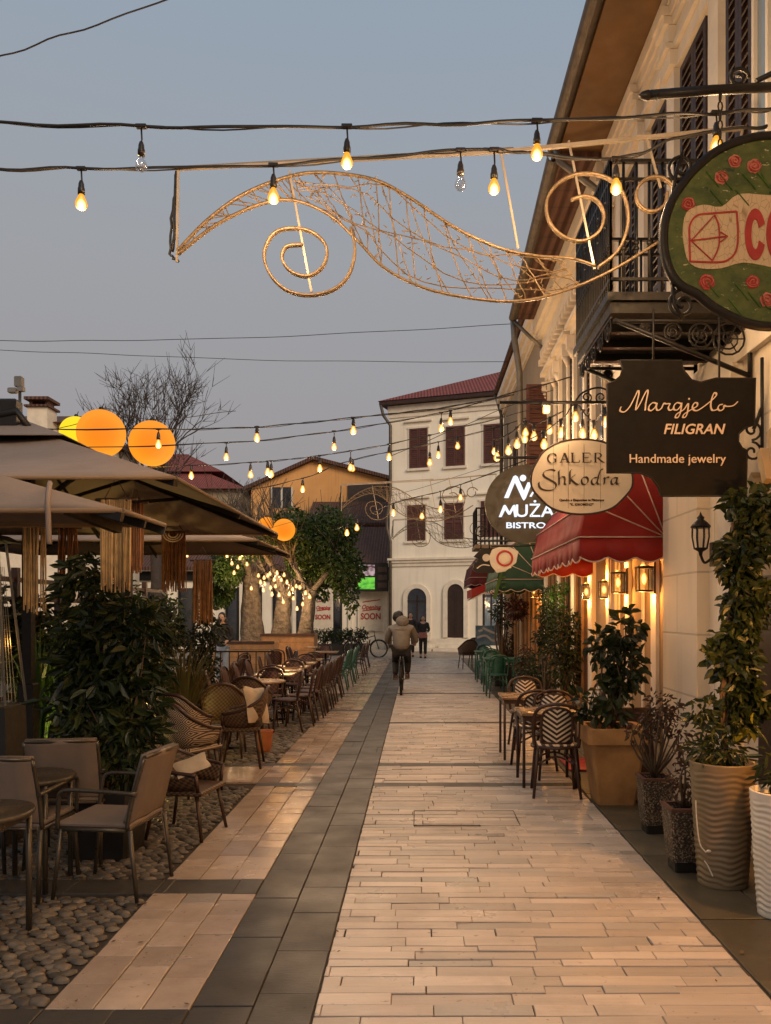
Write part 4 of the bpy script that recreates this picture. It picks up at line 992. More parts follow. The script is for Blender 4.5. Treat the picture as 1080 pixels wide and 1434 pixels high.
b = MB(); b.tube([(GX(668, Z), Z + .07, ZH(757, Z)), (X2 - .02, Z + .07, ZH(757, Z))], .02, 6)
for x in (674, 686): b.tube([(GX(x, Z), Z + .07, ZH(757, Z)), (GX(x, Z), Z + .07, ZH(770, Z))], .012, 5)
scroll(b, (GX(674, Z), Z + .07, ZH(745, Z)), .13, 1.5, .02, (1, 0, 0), .014, 1, 0); b.build('bracket', M['iron'], t)

# ---------------------------------------------------------------- awnings
def awning(label, cloth, xw, y0, y1, zp, r, val=.24, k=.95, stem_='pram_awning'):
    t = thing(stem_, label, 'awning', (xw, (y0 + y1) / 2, zp - val)); A = [0, 24, 48, 70, 88]
    def arc(a): return V((xw - .02 - r * cos(radians(a)), 0, zp + r * k * sin(radians(a))))
    nY = max(3, int((y1 - y0) / .28)); b = MB(); vs = []
    ang_ = [a + (c - a) * j / 3 for a, c in zip(A, A[1:]) for j in range(3)] + [A[-1]]
    ring = []
    for a, c in zip(A, A[1:]):
        for j in range(3):
            p = arc(a).lerp(arc(c), j / 3); ring.append(p)
    ring.append(arc(A[-1])); n = len(ring)
    for i in range(nY + 1):
        y = y0 + (y1 - y0) * i / nY
        for j, p in enumerate(ring):
            d = (p - V((xw, 0, zp))).normalized() * (-.012 * (1 if j % 3 else 0) * (1 + sin(i * 1.7))) + V((0, 0, -.008 * sin(i * 2.1 + j)))
            vs.append((p.x + d.x, y, p.z + d.z))
    b.add(vs, [(i * n + j, i * n + j + 1, (i + 1) * n + j + 1, (i + 1) * n + j) for i in range(nY) for j in range(n - 1)], True)
    for y, s in ((y0, 1), (y1, -1)):
        pv = (xw - .02, y, zp)
        for j in range(n - 1):
            f = [(0, 1, 2)] if s > 0 else [(2, 1, 0)]
            b.add([pv, (ring[j].x, y, ring[j].z), (ring[j + 1].x, y, ring[j + 1].z)], f)
    o = b.build('canopy', cloth, t)
    m_ = o.modifiers.new('thick', 'SOLIDIFY'); m_.thickness = .006
    b = MB(); e = MB()
    def val_strip(p, q_, scal):
        p, q_ = V(p), V(q_); L = (q_ - p).length; N = int(L / .03) or 1; vs = []; ed = []
        nrm = (q_ - p).cross(V((0, 0, 1))).normalized()
        for i in range(N + 1):
            f = i / N; c = p.lerp(q_, f); dz = val * (.80 + .20 * abs(sin(pi * f * L / scal))); wv = nrm * .012 * sin(f * L * 9)
            vs += [c, c + V((0, 0, -dz)) + wv]; ed.append(c + V((0, 0, -dz)) + wv)
        b.add(vs, [(2 * i, 2 * i + 1, 2 * i + 3, 2 * i + 2) for i in range(N)], True); e.tube(ed, .008, 5)
    a0 = arc(0)
    val_strip((a0.x, y1, zp), (a0.x, y0, zp), .30); val_strip((a0.x, y0, zp), (xw - .02, y0, zp), .27); val_strip((xw - .02, y1, zp), (a0.x, y1, zp), .27)
    va = b.build('valance', cloth, t); va.modifiers.new('thick', 'SOLIDIFY').thickness = .004
    e.build('edging', M['piping'], va)
    b = MB()
    for a in A:
        p = arc(a); q_ = V((xw - .02, 0, zp)); o_ = (p - q_).normalized() * .008
        b.tube([(p.x + o_.x, y0 - .004, p.z + o_.z), (p.x + o_.x, y1 + .004, p.z + o_.z)], .008, 5)
        for y in (y0 - .006, y1 + .006): b.tube([(q_.x, y, q_.z), (p.x, y, p.z)], .008, 5)
    b.build('piping', M['piping'], t)
    b = MB()
    for a in A:
        p = arc(a) * .985 + V((xw - .02, 0, zp)) * .015
        for y in (y0 + .02, y1 - .02): b.tube([(xw - .02, y, zp), (p.x, y, p.z)], .010, 5)
    b.bx(xw - .05, xw - .001, y0, y1, zp - .03, zp + .03); b.build('frame', M['greymetal'], t)
    return t
awning('red pram awning with pale piping over the four lit wall lanterns', M['redcloth'], X1, 7.9, 11.2, ZH(752, 7.9), .83)
ga_ = awning('dark green pram awning beyond the red one', M['greencloth'], X2, 15.9, 18.6, ZH(812, 16.2), .90)
b = MB(); Z = 15.88; b.prism(outline([(690, 838), (697, 812), (702, 800), (704, 802), (700, 818), (695, 840)], Z), Z - .03, Z - .02)
for k in range(4): b.stroke(outline([(703, 809 + 7 * k), (708, 808 + 7 * k)], Z), .03, Z - .022)
b.build('menu_lettering', M['brightleaf'], ga_)
awning('maroon pram awning farthest along the row', M['maroon'], X3, 24.1, 27.5, ZH(812, 26.0), .95)
t = thing('flat_awning', 'small red awning sloping out below the maroon one', 'awning', (2.0, 22, 2.3))
b = MB(); x0 = GX(658, 21.4); b.add([(x0, 20.6, ZH(826, 21.4)), (x0, 22.6, ZH(826, 21.4)), (X3 - .002, 22.6, 2.75), (X3 - .002, 20.6, 2.75), (x0, 20.6, ZH(838, 21.4)), (x0, 22.6, ZH(838, 21.4)), (X3 - .002, 22.6, 2.70), (X3 - .002, 20.6, 2.70)],
    [(3, 2, 1, 0), (4, 5, 6, 7), (0, 1, 5, 4), (1, 2, 6, 5), (2, 3, 7, 6), (3, 0, 4, 7)]); b.build('canopy', M['redcloth'], t)
b = MB(); b.bar((x0 + .02, 20.55, ZH(840, 21.4)), (X3 - .01, 20.55, 2.68), .03, .03); b.bar((x0 + .02, 22.65, ZH(840, 21.4)), (X3 - .01, 22.65, 2.68), .03, .03); b.build('arm', M['white2'], t)

# ---------------------------------------------------------------- wall lanterns
def lit_lantern(x, y, z, h, label, power=8):
    t = thing('wall_lantern', label, 'wall lantern', (x, y, z - h / 2), 'lit lanterns on the wall')
    w_ = h * .58; xc = x - .03 - w_ / 2
    b = MB(); b.bx(x - .022, x - .001, y - w_ * .6, y + w_ * .6, z - h * .62, z + h * .75); b.build('back_plate', M['wood'], t)
    b = MB(); b.box((xc, y, z - h / 2), (w_, w_, .018)); b.box((xc, y, z + h / 2), (w_ * 1.08, w_ * 1.08, .018)); b.box((xc, y, z + h / 2 + .022), (w_ * .7, w_ * .7, .02), top=.5)
    for i in (-1, 1):
        for j in (-1, 1): b.box((xc + i * w_ * .46, y + j * w_ * .46, z), (.010, .010, h - .02))
    b.build('cage', M['iron'], t)
    b = MB()
    for s in (-1, 1): b.bx(xc - w_ * .42, xc + w_ * .42, y + s * w_ * .45 - .001, y + s * w_ * .45 + .001, z - h * .45, z + h * .45); 
    b.bx(xc - w_ * .45 - .001, xc - w_ * .45 + .001, y - w_ * .42, y + w_ * .42, z - h * .45, z + h * .45); b.build('pane', M['clear'], t)
    b = MB(); b.lathe([(.012, -h * .28), (.030, -h * .12), (.036, h * .05), (.022, h * .2), (.012, h * .28)], (xc, y, z), 10); b.build('bulb', M['flame'], t)
    lamp((xc - .02, y, z - h * .72), power, t, (1, .42, .09), .035); lamp((xc - .02, y, z + h * .85), power * .6, t, (1, .42, .09), .035)
for px_, py_, Z, h, s in ((929, 811, 8.2, .235, 'nearest glowing box lantern under the red awning'), (889, 816, 9.28, .22, 'second glowing box lantern from the near end under the red awning'), (855, 826, 10.4, .20, 'third glowing box lantern from the near end under the red awning'), (828.5, 829, 11.5, .20, 'farthest glowing box lantern under the red awning')):
    lit_lantern((X1 if Z < 10.1 else X2) - (.05 if Z < 10.1 else .0), Z, ZH(py_, Z), h, s)
lit_lantern(X1 - .02, 4.35, 1.75, .24, 'glowing box lantern by the doorway nearest the camera', 30)
lit_lantern(X2 - .0, 16.6, ZH(826, 16.2), .26, 'glowing box lantern below the green awning', 14)
x, y = X1 - .10, 6.4
t = thing('wall_lantern', 'unlit black carriage lantern on a curled arm beside the vine', 'wall lantern', (x - .05, y, 2.1))
z0 = ZH(752, y)
xc = x - .10
b = MB()
for i in range(8):
    a = i * pi / 4; b.tube([(xc + .050 * cos(a), y + .050 * sin(a), z0 - .09), (xc + .068 * cos(a), y + .068 * sin(a), z0 + .0), (xc + .066 * cos(a), y + .066 * sin(a), z0 + .07)], .005, 4)
b.lathe([(.0001, -.15), (.012, -.145), (.018, -.115), (.052, -.095), (.056, -.085), (.0001, -.085)], (xc, y, z0), 12); b.lathe([(.0001, .072), (.074, .070), (.078, .082), (.05, .115), (.024, .135), (.03, .15), (.012, .17), (.0001, .20)], (xc, y, z0), 12)
b.build('cage', M['iron'], t)
b = MB(); b.lathe([(.046, -.08), (.062, 0), (.060, .068)], (xc, y, z0), 12); b.build('pane', M['clear'], t)
b = MB(); b.tube(cr([(xc, y, z0 - .14), (xc + .03, y, z0 - .20), (xc + .08, y, z0 - .17), (xc + .11, y, z0 - .14)], 5), .011, 6); b.bx(x - .018, x, y - .04, y + .04, z0 - .23, z0 - .04, .004); b.build('arm', M['iron'], t)
b = MB(); b.tube([(X1 - .02, 6.42, z0 - .1), (X1 - .018, 6.43, 1.2), (X1 - .02, 6.42, .05)], .008, 5); tag(b.build('wall_cable', M['cable']), 'thin black cable running down the wall under the carriage lantern', 'cable')

# ---------------------------------------------------------------- string lights over the street
BULB = None
def bulb_at(parent, top, pos, lit, s=1.0):
    """socket + cord as a part, the glass as its sub-part"""
    b = MB(); p = V(pos); st = p + V((0, 0, .062 * s))
    b.tube([top, V(top).lerp(st, .5) + V((.004, 0, 0)), st + V((0, 0, .06 * s))], .0055 * s, 5)
    b.lathe([(max(r * s, .0001), z * s) for r, z in ((.0001, .075), (.010, .07), (.017, .05), (.0185, .03), (.022, .018), (.022, -.012), (.0001, -.012))], st, 8)
    b.box(V(top), (.06, .03, .022), bev=.004)
    so_ = b.build('bulb_socket', M['socket'], parent)
    b = MB(); b.lathe([(max(r * s, .0001), z * s) for r, z in ((.013, .050), (.019, .036), (.031, .010), (.036, -.008), (.034, -.022), (.025, -.036), (.012, -.044), (.0001, -.046))], p, 12)
    b.build('bulb_glass', M['bulb'] if lit else M['bulboff'], so_)
def strand(label, pts, bulbs, power=7, thick=.009, s=1.0, every=1, group='string lights over the street', name='string_light'):
    W3 = [P(*p) for p in pts]; line = cr(W3, 10)
    base = V((sum(p.x for p in W3) / len(W3), sum(p.y for p in W3) / len(W3), min(p.z for p in W3) - .2))
    t = thing(name, label, 'string lights' if bulbs else 'cable', base, group)
    b = MB(); wob = [p + V((0, .006 * sin(i * 1.3), .006 * sin(i * .9))) for i, p in enumerate(line)]
    b.tube(wob, thick, 5)
    if bulbs: b.tube([p + V((.0, .01, .012 * sin(i * .8))) for i, p in enumerate(line)], thick * .55, 4)
    b.build('cable', M['cable'], t)
    prj = lambda p: (U0 + p.x / p.y * F)
    for i, (x, y, lit) in enumerate(bulbs):
        best = min(line, key=lambda p: abs(prj(p) - x)); j = line.index(best); k_ = j + 1 if (j + 1 < len(line) and (prj(line[j + 1]) - x) * (prj(best) - x) <= 0) else j - 1
        k_ = min(max(k_, 0), len(line) - 1); a, c = prj(best), prj(line[k_]); f = 0 if abs(c - a) < 1e-6 else min(max((x - a) / (c - a), 0), 1)
        top = best.lerp(line[k_], f); pos = V((GX(x, top.y), top.y, ZH(y, top.y)))
        pos.z = min(pos.z, top.z - .12 * s)
        bulb_at(t, top, pos, lit, s)
        if lit and power and i % every == 0: lamp(pos + V((0, 0, -.085 * s)), power * every, t)
    return t
strand('string of lights highest over the street, nearest the painted sign', [(-60, 170, 4.6), (198, 177, 4.6), (486, 177, 4.6), (752, 169, 4.6), (1003, 158, 4.6), (1100, 150, 4.6)], [(198, 230, 0), (486, 226, 1), (752, 214, 1), (1003, 203, 1)], 14, s=.95)
strand('string of lights running just above the wing shaped decoration', [(-60, 236, 5.2), (114, 236, 5.2), (383, 231, 5.2), (645, 210, 5.2), (720, 212, 5.2), (863, 222, 5.2), (960, 190, 5.2), (1075, 176, 5.2)], [(114, 284, 1), (383, 275, 1), (645, 257, 0), (692, 262, 1), (863, 262, 1)], 14, s=1.05)
G = 'light strings in the middle of the street'
strand('string of lights with two bulbs left of the white house roof', [(-20, 600, 10), (222, 601, 10), (360, 598, 10), (495, 585, 10), (620, 571, 10), (720, 553, 10)], [(222, 622, 1), (360, 612, 1), (495, 603, 1)], 11, .007, 1.1, group=G)
strand('string of lights crossing below the first two roof high bulbs', [(60, 628, 11.5), (317, 620, 11.5), (468, 604, 11.5), (618, 578, 11.5), (700, 555, 11.5), (800, 528, 11.5)], [(317, 640, 1), (468, 626, 1), (618, 600, 1), (631, 590, 1)], 11, .007, 1.1, group=G)
strand('string of lights with a close pair of bulbs over the orange house', [(120, 655, 13.5), (270, 652, 13.5), (375, 646, 13.5), (448, 638, 13.5), (545, 622, 13.5), (640, 600, 13.5), (760, 570, 13.5)], [(268, 666, 1), (351, 665, 1), (375, 661, 1), (380, 664, 1), (448, 656, 1), (491, 655, 1), (545, 640, 1), (602, 648, 1)], 10, .007, 1.3, 2, group=G)
strand('string of lights passing the upper windows of the white house', [(330, 690, 16), (424, 670, 16), (490, 645, 16), (600, 622, 16), (690, 600, 16), (800, 566, 16)], [(424, 685, 1), (494, 652, 1), (614, 637, 1), (641, 621, 1), (692, 632, 1), (711, 632, 1)], 10, .008, 1.4, 2, group=G)
strand('string of lights sagging before the lower windows of the white house', [(470, 742, 19), (551, 705, 19), (617, 688, 19), (690, 662, 19), (800, 620, 19)], [(486, 740, 1), (500, 736, 1), (551, 718, 1), (591, 723, 1), (617, 713, 1), (645, 697, 1)], 10, .009, 1.6, 2, group=G)
G = 'light strings along the townhouses'
strand('short string of lights looped above the oval gallery sign', [(740, 618, 9.3), (786, 588, 9.3), (806, 566, 9.3), (830, 590, 9.0), (848, 572, 8.6), (870, 556, 8.4)], [(762, 604, 1), (786, 596, 1), (806, 576, 1), (816, 607, 1), (832, 600, 1), (848, 586, 1)], 8, .007, 1.2, group=G)
strand('short string of lights clustered above the round bistro sign', [(690, 618, 13), (712, 608, 13), (736, 590, 13), (750, 594, 12.6), (790, 575, 12.2)], [(696, 640, 1), (712, 631, 1), (724, 622, 1), (736, 600, 1), (735, 614, 1), (748, 611, 1), (770, 598, 1)], 8, .008, 1.5, group=G)
strand('string of lights crossing overhead nearest the camera', [(-300, 60, 2.0), (300, -500, 2.0), (900, -500, 2.0), (1700, -100, 2.0)], [(200, -420, 1), (560, -470, 1), (900, -440, 1)], 20)  # out of view overhead, added for its light on the near street
G = 'plain black wires across the sky'
for lab, pts in (('black wire slanting up across the upper left sky', [(-40, 92, 5), (100, 46, 5), (280, -16, 5)]), ('black wire below the scroll decoration running to the roof gutter', [(-40, 477, 14), (150, 477, 14), (400, 471, 14), (715, 454, 14)]), ('lower of the two faint wires over the bare tree', [(-40, 489, 16), (150, 496, 16), (400, 505, 16), (712, 507, 16)]), ('bare wire stretched over the lower window strings', [(300, 760, 24), (450, 720, 24), (600, 680, 24), (720, 640, 24)]), ('slack wire tied to the shutters above the bistro sign', [(545, 640, 15), (640, 600, 15), (735, 560, 15), (830, 530, 14)])):
    strand(lab, pts, [], 0, .006 if pts[0][2] > 6 else .005, group=G, name='overhead_wire')

# ---------------------------------------------------------------- the wing shaped light decorations
Zw = 5.6; wm = Zw / F; L0 = (590, 300)
lw_ = lambda x, y, d=0: V(((x - L0[0]) * wm, d, (L0[1] - y) * wm))
up_ = cr([lw_(*p) for p in ((249, 350), (290, 308), (340, 272), (400, 248), (450, 241), (520, 250), (570, 274), (640, 320), (700, 347), (750, 358), (800, 362), (834, 372))], 8)
lo_ = cr([lw_(*p) for p in ((249, 356), (300, 316), (360, 287), (410, 280), (460, 300), (500, 336), (540, 376), (600, 405), (680, 420), (740, 420), (800, 404), (860, 377), (922, 339))], 8)
wing = thing('light_decoration', 'nearest and largest gold wing of rope light hung across the sky', 'street decoration', (GX(L0[0], Zw), Zw, ZH(L0[1], Zw)), 'wing shaped light decorations')
wloc = V(wing.location); wing.location = (0, 0, 0)
b = MB()
for c_ in (up_, lo_): b.tube(c_, .0095, 6); b.tube([p + V((0, .022, .006)) for p in c_], .0095, 6)
sp = lambda pts: cr([lw_(*p) for p in pts], 8)
s1 = sp(((491, 318), (497, 350), (488, 385), (465, 406), (430, 413), (398, 404), (376, 380), (370, 352), (384, 326), (410, 319), (438, 325), (457, 345), (453, 371), (432, 386), (408, 380), (395, 362), (401, 345), (424, 342)))
s2 = sp(((838, 374), (866, 350), (880, 312), (874, 272), (852, 249), (818, 242), (787, 252), (767, 277), (769, 308), (788, 330), (815, 337), (838, 325), (846, 302), (838, 282), (820, 274), (800, 279)))
s3 = sp(((946, 262), (930, 249), (910, 248), (895, 260), (892, 278), (902, 292), (918, 295), (932, 285), (935, 268)))
for c_ in (s1, s2, s3): b.tube(c_, .0105, 6); b.tube([p + V((0, .022, .0)) for p in c_], .0105, 6)
for i in range(6, len(up_) - 6, 5): b.tube([up_[i] + V((0, -.014, 0)), up_[i] + V((0.004, .04, .02))], .006, 4)
b.build('rope_light_scroll', M['gold'], wing)
b = MB(); 
b.bar(lw_(245, 236, .01), lw_(700, 212, .01), .018, .018); b.bar(lw_(700, 212, .01), lw_(1042, 178, .01), .024, .024)
b.bar(lw_(245, 230, .045), lw_(720, 203, .045), .016, .016)
for p, q_ in (((249, 236), (247, 366)), ((405, 238), (436, 408)), ((702, 213), (726, 347)), ((797, 196), (833, 376)), ((906, 190), (926, 262)), ((1041, 179), (1038, 196))): b.bar(lw_(*p, .012), lw_(*q_, .012), .014, .014, up=(0, 1, 0))
b.build('support_bar', M['steel'], wing)
b = MB(); RW = random.Random(5)
def at(c_, t): 
    f = t * (len(c_) - 1); i = min(int(f), len(c_) - 2); return c_[i].lerp(c_[i + 1], f - i)
net = lambda t, v: at(up_, .28 + t * .60).lerp(at(lo_, .30 + t * .55), v)
def wobble(pts): return [p + V((RW.gauss(0, .005), RW.gauss(.01, .008), RW.gauss(0, .005))) for p in pts]
for i in range(15):
    t = (i + .5) / 15; ph = RW.uniform(-.03, .03); b.tube(wobble([net(min(max(t + ph * (v / 6 - .5) + .05 * v / 6, 0), 1), v / 6) for v in range(7)]), .0042, 4)
for j in range(5):
    v = (j + .7) / 5.6; b.tube(wobble([net(t / 18, min(max(v + .10 * sin(t * .7 + j * 2), 0.02), .98)) for t in range(19)]), .0042, 4)
for i in range(9):
    t = i / 9; b.tube(wobble([net(min(t + .13 * v / 4, 1), v / 4) for v in range(5)]), .0038, 4)
for i in range(24):                        # narrow front lacing
    t = .06 + .24 * i / 24; b.tube(wobble([at(up_, t), at(lo_, t + RW.uniform(-.03, .03))]), .004, 4)
for i in range(170):
    p = net(RW.random(), RW.random()); d = V((RW.uniform(-1, 1), RW.uniform(-1, 1), RW.uniform(-1.2, .6))).normalized() * .032; b.tube([p, p + d], [.0028, .0045], 4)
b.build('net', M['wire'], wing)
b = MB(); b.tube(wobble(cr([lw_(246, 234, .03), lw_(240, 290, .03), lw_(236, 345, .03), lw_(241, 358, .03), lw_(247, 364, .02)], 5)), .009, 5); b.tube(wobble(cr([lw_(246, 234, .03), lw_(243, 300, .03), lw_(240, 350, .03)], 5)), .012, 5)
b.build('power_cord', M['cable'], wing)
wing.location = wloc
sc_ = lambda x, y, Z: V((GX(x, Z), Z, ZH(y, Z)))
w2 = copy_tree(wing); w2['label'] = 'smaller wing decoration of rope light in front of the brown roofs and white house'; w2.location = sc_(572, 697, 20.5)
w3 = copy_tree(wing); w3['label'] = 'faint farthest wing decoration hung lowest before the white house windows'; w3.location = sc_(622, 742, 27)
# ---------------------------------------------------------------- plants
def foliage(b, blobs, n, l=(.06, .10), wr=.45, droop=.3):
    """leaves spread through ellipsoid clumps (centre, rx, ry, rz)"""
    tot = sum(q[1] * q[2] * q[3] for q in blobs)
    for c, rx, ry, rz in blobs:
        c = V(c)
        for _ in range(max(3, int(n * rx * ry * rz / tot))):
            d = V((RN.gauss(0, 1), RN.gauss(0, 1), RN.gauss(0, 1))).normalized(); r = RN.random() ** .45
            p = c + V((d.x * rx, d.y * ry, d.z * rz)) * r
            dd = (d * .7 + V((RN.uniform(-1, 1), RN.uniform(-1, 1), RN.uniform(-1, .8)))).normalized(); dd.z -= droop
            L = RN.uniform(*l); b.leaf(p, dd, L, L * wr * RN.uniform(.8, 1.2))
def twigs(b, base, blobs, r=.012, n=3):
    for c, rx, ry, rz in blobs:
        for _ in range(n):
            e = V(c) + V((RN.uniform(-.6, .6) * rx, RN.uniform(-.6, .6) * ry, RN.uniform(-.5, .7) * rz)); m_ = V(base).lerp(e, .5) + V((RN.gauss(0, .05), RN.gauss(0, .05), .04))
            b.tube(cr([base, m_, e], 3), [r] * 3 + [r * .7] * 2 + [r * .35] * 2, 5)
def round_pot(b, c, rb, rt, h, n=28, rim=.02, fn=None):
    b.lathe([(rb * .96, 0), (rb, .01)] + [(rb + (rt - rb) * i / 12, h * i / 12) for i in range(1, 12)] + [(rt, h - .015), (rt + rim * .3, h), (rt - rim, h), (rt - rim * 1.5, h - .05)], c, n, fn=fn)
def square_pot(b, c, wb, wt, h, rim=.03, band=.0):
    x, y, z = c
    lv = [(wb, 0), (wb + (wt - wb) * .80, h * .80)] + ([(wt + band, h * .803), (wt + band, h)] if band else [(wt, h)]) + [(wt - rim * 2, h), (wt - rim * 2.4, h - .06)]
    vs = []; 
    for w_, zz in lv:
        k = w_ / 2; c_ = k * .12
        vs += [(x + a, y + d, z + zz) for a, d in ((-k + c_, -k), (k - c_, -k), (k, -k + c_), (k, k - c_), (k - c_, k), (-k + c_, k), (-k, k - c_), (-k, -k + c_))]
    fs = [tuple(range(7, -1, -1)), tuple(8 * (len(lv) - 1) + i for i in range(8))]
    for l in range(len(lv) - 1): fs += [(8 * l + i, 8 * l + (i + 1) % 8, 8 * l + 8 + (i + 1) % 8, 8 * l + 8 + i) for i in range(8)]
    b.add(vs, fs)
def potted(label, loc, pot, blobs, n, lm, potmat, l=(.06, .1), wr=.45, stem_r=.014, cat='potted plant', stems=None, name='potted_plant', ht=.4, tw=3):
    t = thing(name, label, cat, loc); x, y, z = loc
    b = MB(); pot(b); b.build('pot', potmat, t)
    bl = [((x + c[0], y + c[1], z + c[2]), *r) for c, *r in blobs]
    b = MB(); foliage(b, bl, n, l, wr); b.build('foliage', lm, t)
    b = MB(); twigs(b, (x, y, z + ht), bl, stem_r, tw); b.build('stem', M['stem'], t)
    return t
# terracotta square planter with a ficus
x, y = GX(858, 7.6), 7.6
potted('large square terracotta planter holding an upright rubber plant', (x, y, 0), lambda b: square_pot(b, (x, y, 0), .34, .53, .70, .04, .03),
       [((.0, 0, .95), .16, .16, .28), ((.10, -.02, 1.25), .20, .18, .26), ((-.06, 0, 1.42), .18, .17, .2), ((.13, 0, 1.55), .15, .14, .18), ((.14, 0, 1.72), .07, .07, .12), ((-.24, 0, .88), .16, .14, .14)], 520, M['leaf'], M['terracotta'], (.07, .13), .62, .012, ht=.68)
# tall wavy taupe pot with a vine column growing up behind it
def wavy(r, z, a): return r + .008 * sin(z * 150 + 1.3 * sin(a * 3) + .8 * sin(a * 5 + 1)) if .04 < z < .76 else r
def wavy_pot(b, c, rb, rt, h, n=72, N=110):
    pr = [(rb * .95, 0)] + [(rb + (rt - rb) * i / N, .002 + (h - .004) * i / N) for i in range(N + 1)] + [(rt - .012, h), (rt - .02, h - .05), (rt - .03, h - .06)]
    b.lathe(pr, c, n, fn=lambda r, z, a: r + (.0042 * sin(z * 2 * pi / (h / 21) + 1.5 * sin(a * 3 + 5 * z) + 1.1 * sin(a * 7 + 1 - 6 * z)) * (.75 + .25 * sin(a * 4 + z * 9)) if .03 < z < h - .05 else 0))
x, y = GX(1012, 5.3), 5.3; Zp = 5.3
t = thing('potted_vine', 'tall taupe pot with rippled sides and a column of climbing vine', 'potted plant', (x, y, 0))
b = MB(); wavy_pot(b, (x, y, 0), .155, .205, .79); b.build('pot', M['taupe'], t)
b = MB(); b.lathe([(.0001, .74), (.18, .74)], (x, y, 0), 20); b.build('earth', M['soil'], t)
b = MB(); bl = []
for i in range(15):
    f = i / 14; bl.append(((x + .12 + .05 * sin(i * 1.1) + .15 * f, y + .22 - .1 * (1 - f), 1.05 + 1.42 * f), .145 + .05 * sin(i * 1.9), .13, .12))
foliage(b, bl, 2300, (.055, .10), .55); b.build('vine_foliage', M['ivyleaf'], t)
b = MB(); foliage(b, [((x - .02, y, .86), .19, .17, .12), ((x - .1, y - .05, 1.0), .08, .08, .10)], 260, (.05, .10), .3); foliage(b, [((x - .12, y, 1.12), .10, .1, .08)], 60, (.06, .09), .4); b.build('foliage', M['leaf'], t)
b = MB(); foliage(b, [((x + .12, y - .10, 1.02), .08, .05, .07)], 9, (.07, .1), .55); b.build('yellow_leaves', M['yellowleaf'], t)
b = MB()
for k in range(4): b.tube(cr([(x + .02 * k, y + .03, .74), (x + .05 + .03 * sin(k * 2), y + .1, 1.2), (x + .12 + .05 * sin(k), y + .2, 1.8), (x + .15, y + .22, 2.35)], 6), .009, 5)
b.build('stem', M['stem'], t)
b = MB(); b.tube(cr([(x - .197, y - .07, .55), (x - .193, y - .085, .40), (x - .18, y - .10, .28), (x - .150, y - .125, .235)], 4), .004, 4); b.ball((x - .137, y - .135, .245), .017, 8, 5, (1, .4, .6)); b.tube(cr([(x - .16, y - .12, .18), (x - .14, y - .13, .15), (x - .115, y - .145, .09)], 4), .0045, 4)
b.build('white_cord', M['whitepot'], t)
x, y = GX(1092, 4.75), 4.75
t = thing('potted_plant', 'white rippled pot cut by the right edge of the picture', 'potted plant', (x, y, 0))
b = MB(); wavy_pot(b, (x, y, 0), .12, .165, .72); b.build('pot', M['whitepot'], t)
b = MB(); b.lathe([(.0001, .67), (.15, .67)], (x, y, 0), 20); b.build('earth', M['soil'], t)
b = MB(); foliage(b, [((x, y, .84), .11, .11, .16)], 120, (.06, .12), .25); b.build('foliage', M['leaf'], t)
for px_, Z, h, s, bl, n in ((917, 6.55, .43, 'pebble faced square pot with a reddish shrub beside the terracotta planter', [((.02, 0, .88), .16, .16, .17), ((-.12, 0, .80), .13, .12, .13), ((.12, 0, .95), .13, .12, .14), ((.02, -.05, 1.05), .12, .1, .1), ((.22, 0, .78), .1, .1, .12)], 430),
                      (958, 5.6, .42, 'pebble faced square pot half hidden by the tall taupe pot', [((0, .02, .60), .10, .12, .17), ((.02, 0, .80), .08, .1, .1)], 190)):
    x, y = GX(px_, Z), Z
    t = thing('potted_shrub', s, 'potted plant', (x, y, 0))
    b = MB(); square_pot(b, (x, y, .07), .20, .245, h - .07, .025); b.build('pot', M['aggregate'], t)
    b = MB(); square_pot(b, (x, y, .0), .17, .175, .068, .02); b.build('base', M['blackpot'], t)
    b = MB(); 
    for s_ in (-1, 1): b.box((x, y + s_ * .112, h + .004), (.25, .028, .02)); b.box((x + s_ * .112, y, h + .0035), (.028, .195, .02))
    b.build('rim', M['potrim'], t)
    q_ = [((x + c[0], y + c[1], c[2]), *r) for c, *r in bl]
    b = MB(); foliage(b, q_, n, (.035, .062), .42); b.build('foliage', M['redleaf'], t)
    b = MB(); twigs(b, (x, y, h), q_, .009, 3); b.build('stem', M['stem'], t)
# behind the bistro chairs
x, y = GX(790, 12.2), 12.2
potted('square redwood planter with a bushy evergreen behind the bistro chairs', (x, y, 0), lambda b: square_pot(b, (x, y, 0), .40, .50, .52, .04, .02),
       [((0, 0, .85), .26, .26, .30), ((-.06, 0, 1.25), .30, .28, .30), ((.02, 0, 1.55), .26, .25, .26), ((.16, 0, 1.15), .22, .2, .25), ((-.1, 0, 1.75), .12, .12, .15)], 1100, M['leaf'], M['planter'], (.06, .11), .42, ht=.5)
x, y = GX(782, 11.9) + .12, 13.0
t = thing('climbing_plant', 'bright green climber lit up on the wall below the red awning', 'plant', (x, y, .0))
b = MB(); foliage(b, [((x, y, 1.95), .17, .15, .2), ((x + .03, y, 1.65), .15, .14, .2), ((x + .1, y, 2.12), .12, .1, .12)], 520, (.05, .09), .4); b.build('foliage', M['brightleaf'], t)
b = MB(); b.tube(cr([(x, y, 0), (x + .03, y, .8), (x, y, 1.6), (x + .05, y, 2.1)], 4), .014, 5); twigs(b, (x, y, 1.4), [((x, y, 1.9), .15, .12, .2)], .008, 4); b.build('stem', M['stem'], t)
lamp((x - .1, y - .35, 2.0), 3.0, t, (1, .75, .3), .05)
x, y = GX(768, 12.6), 12.9
potted('leafy potted shrub leaning in front of the bright green climber', (x, y, 0), lambda b: round_pot(b, (x, y, 0), .16, .2, .4),
       [((-.02, 0, 1.35), .16, .16, .2), ((.0, 0, 1.75), .15, .15, .24), ((.03, 0, 2.0), .11, .1, .14)], 380, M['ivyleaf'], M['redclay'], (.06, .1), .4, ht=.38)
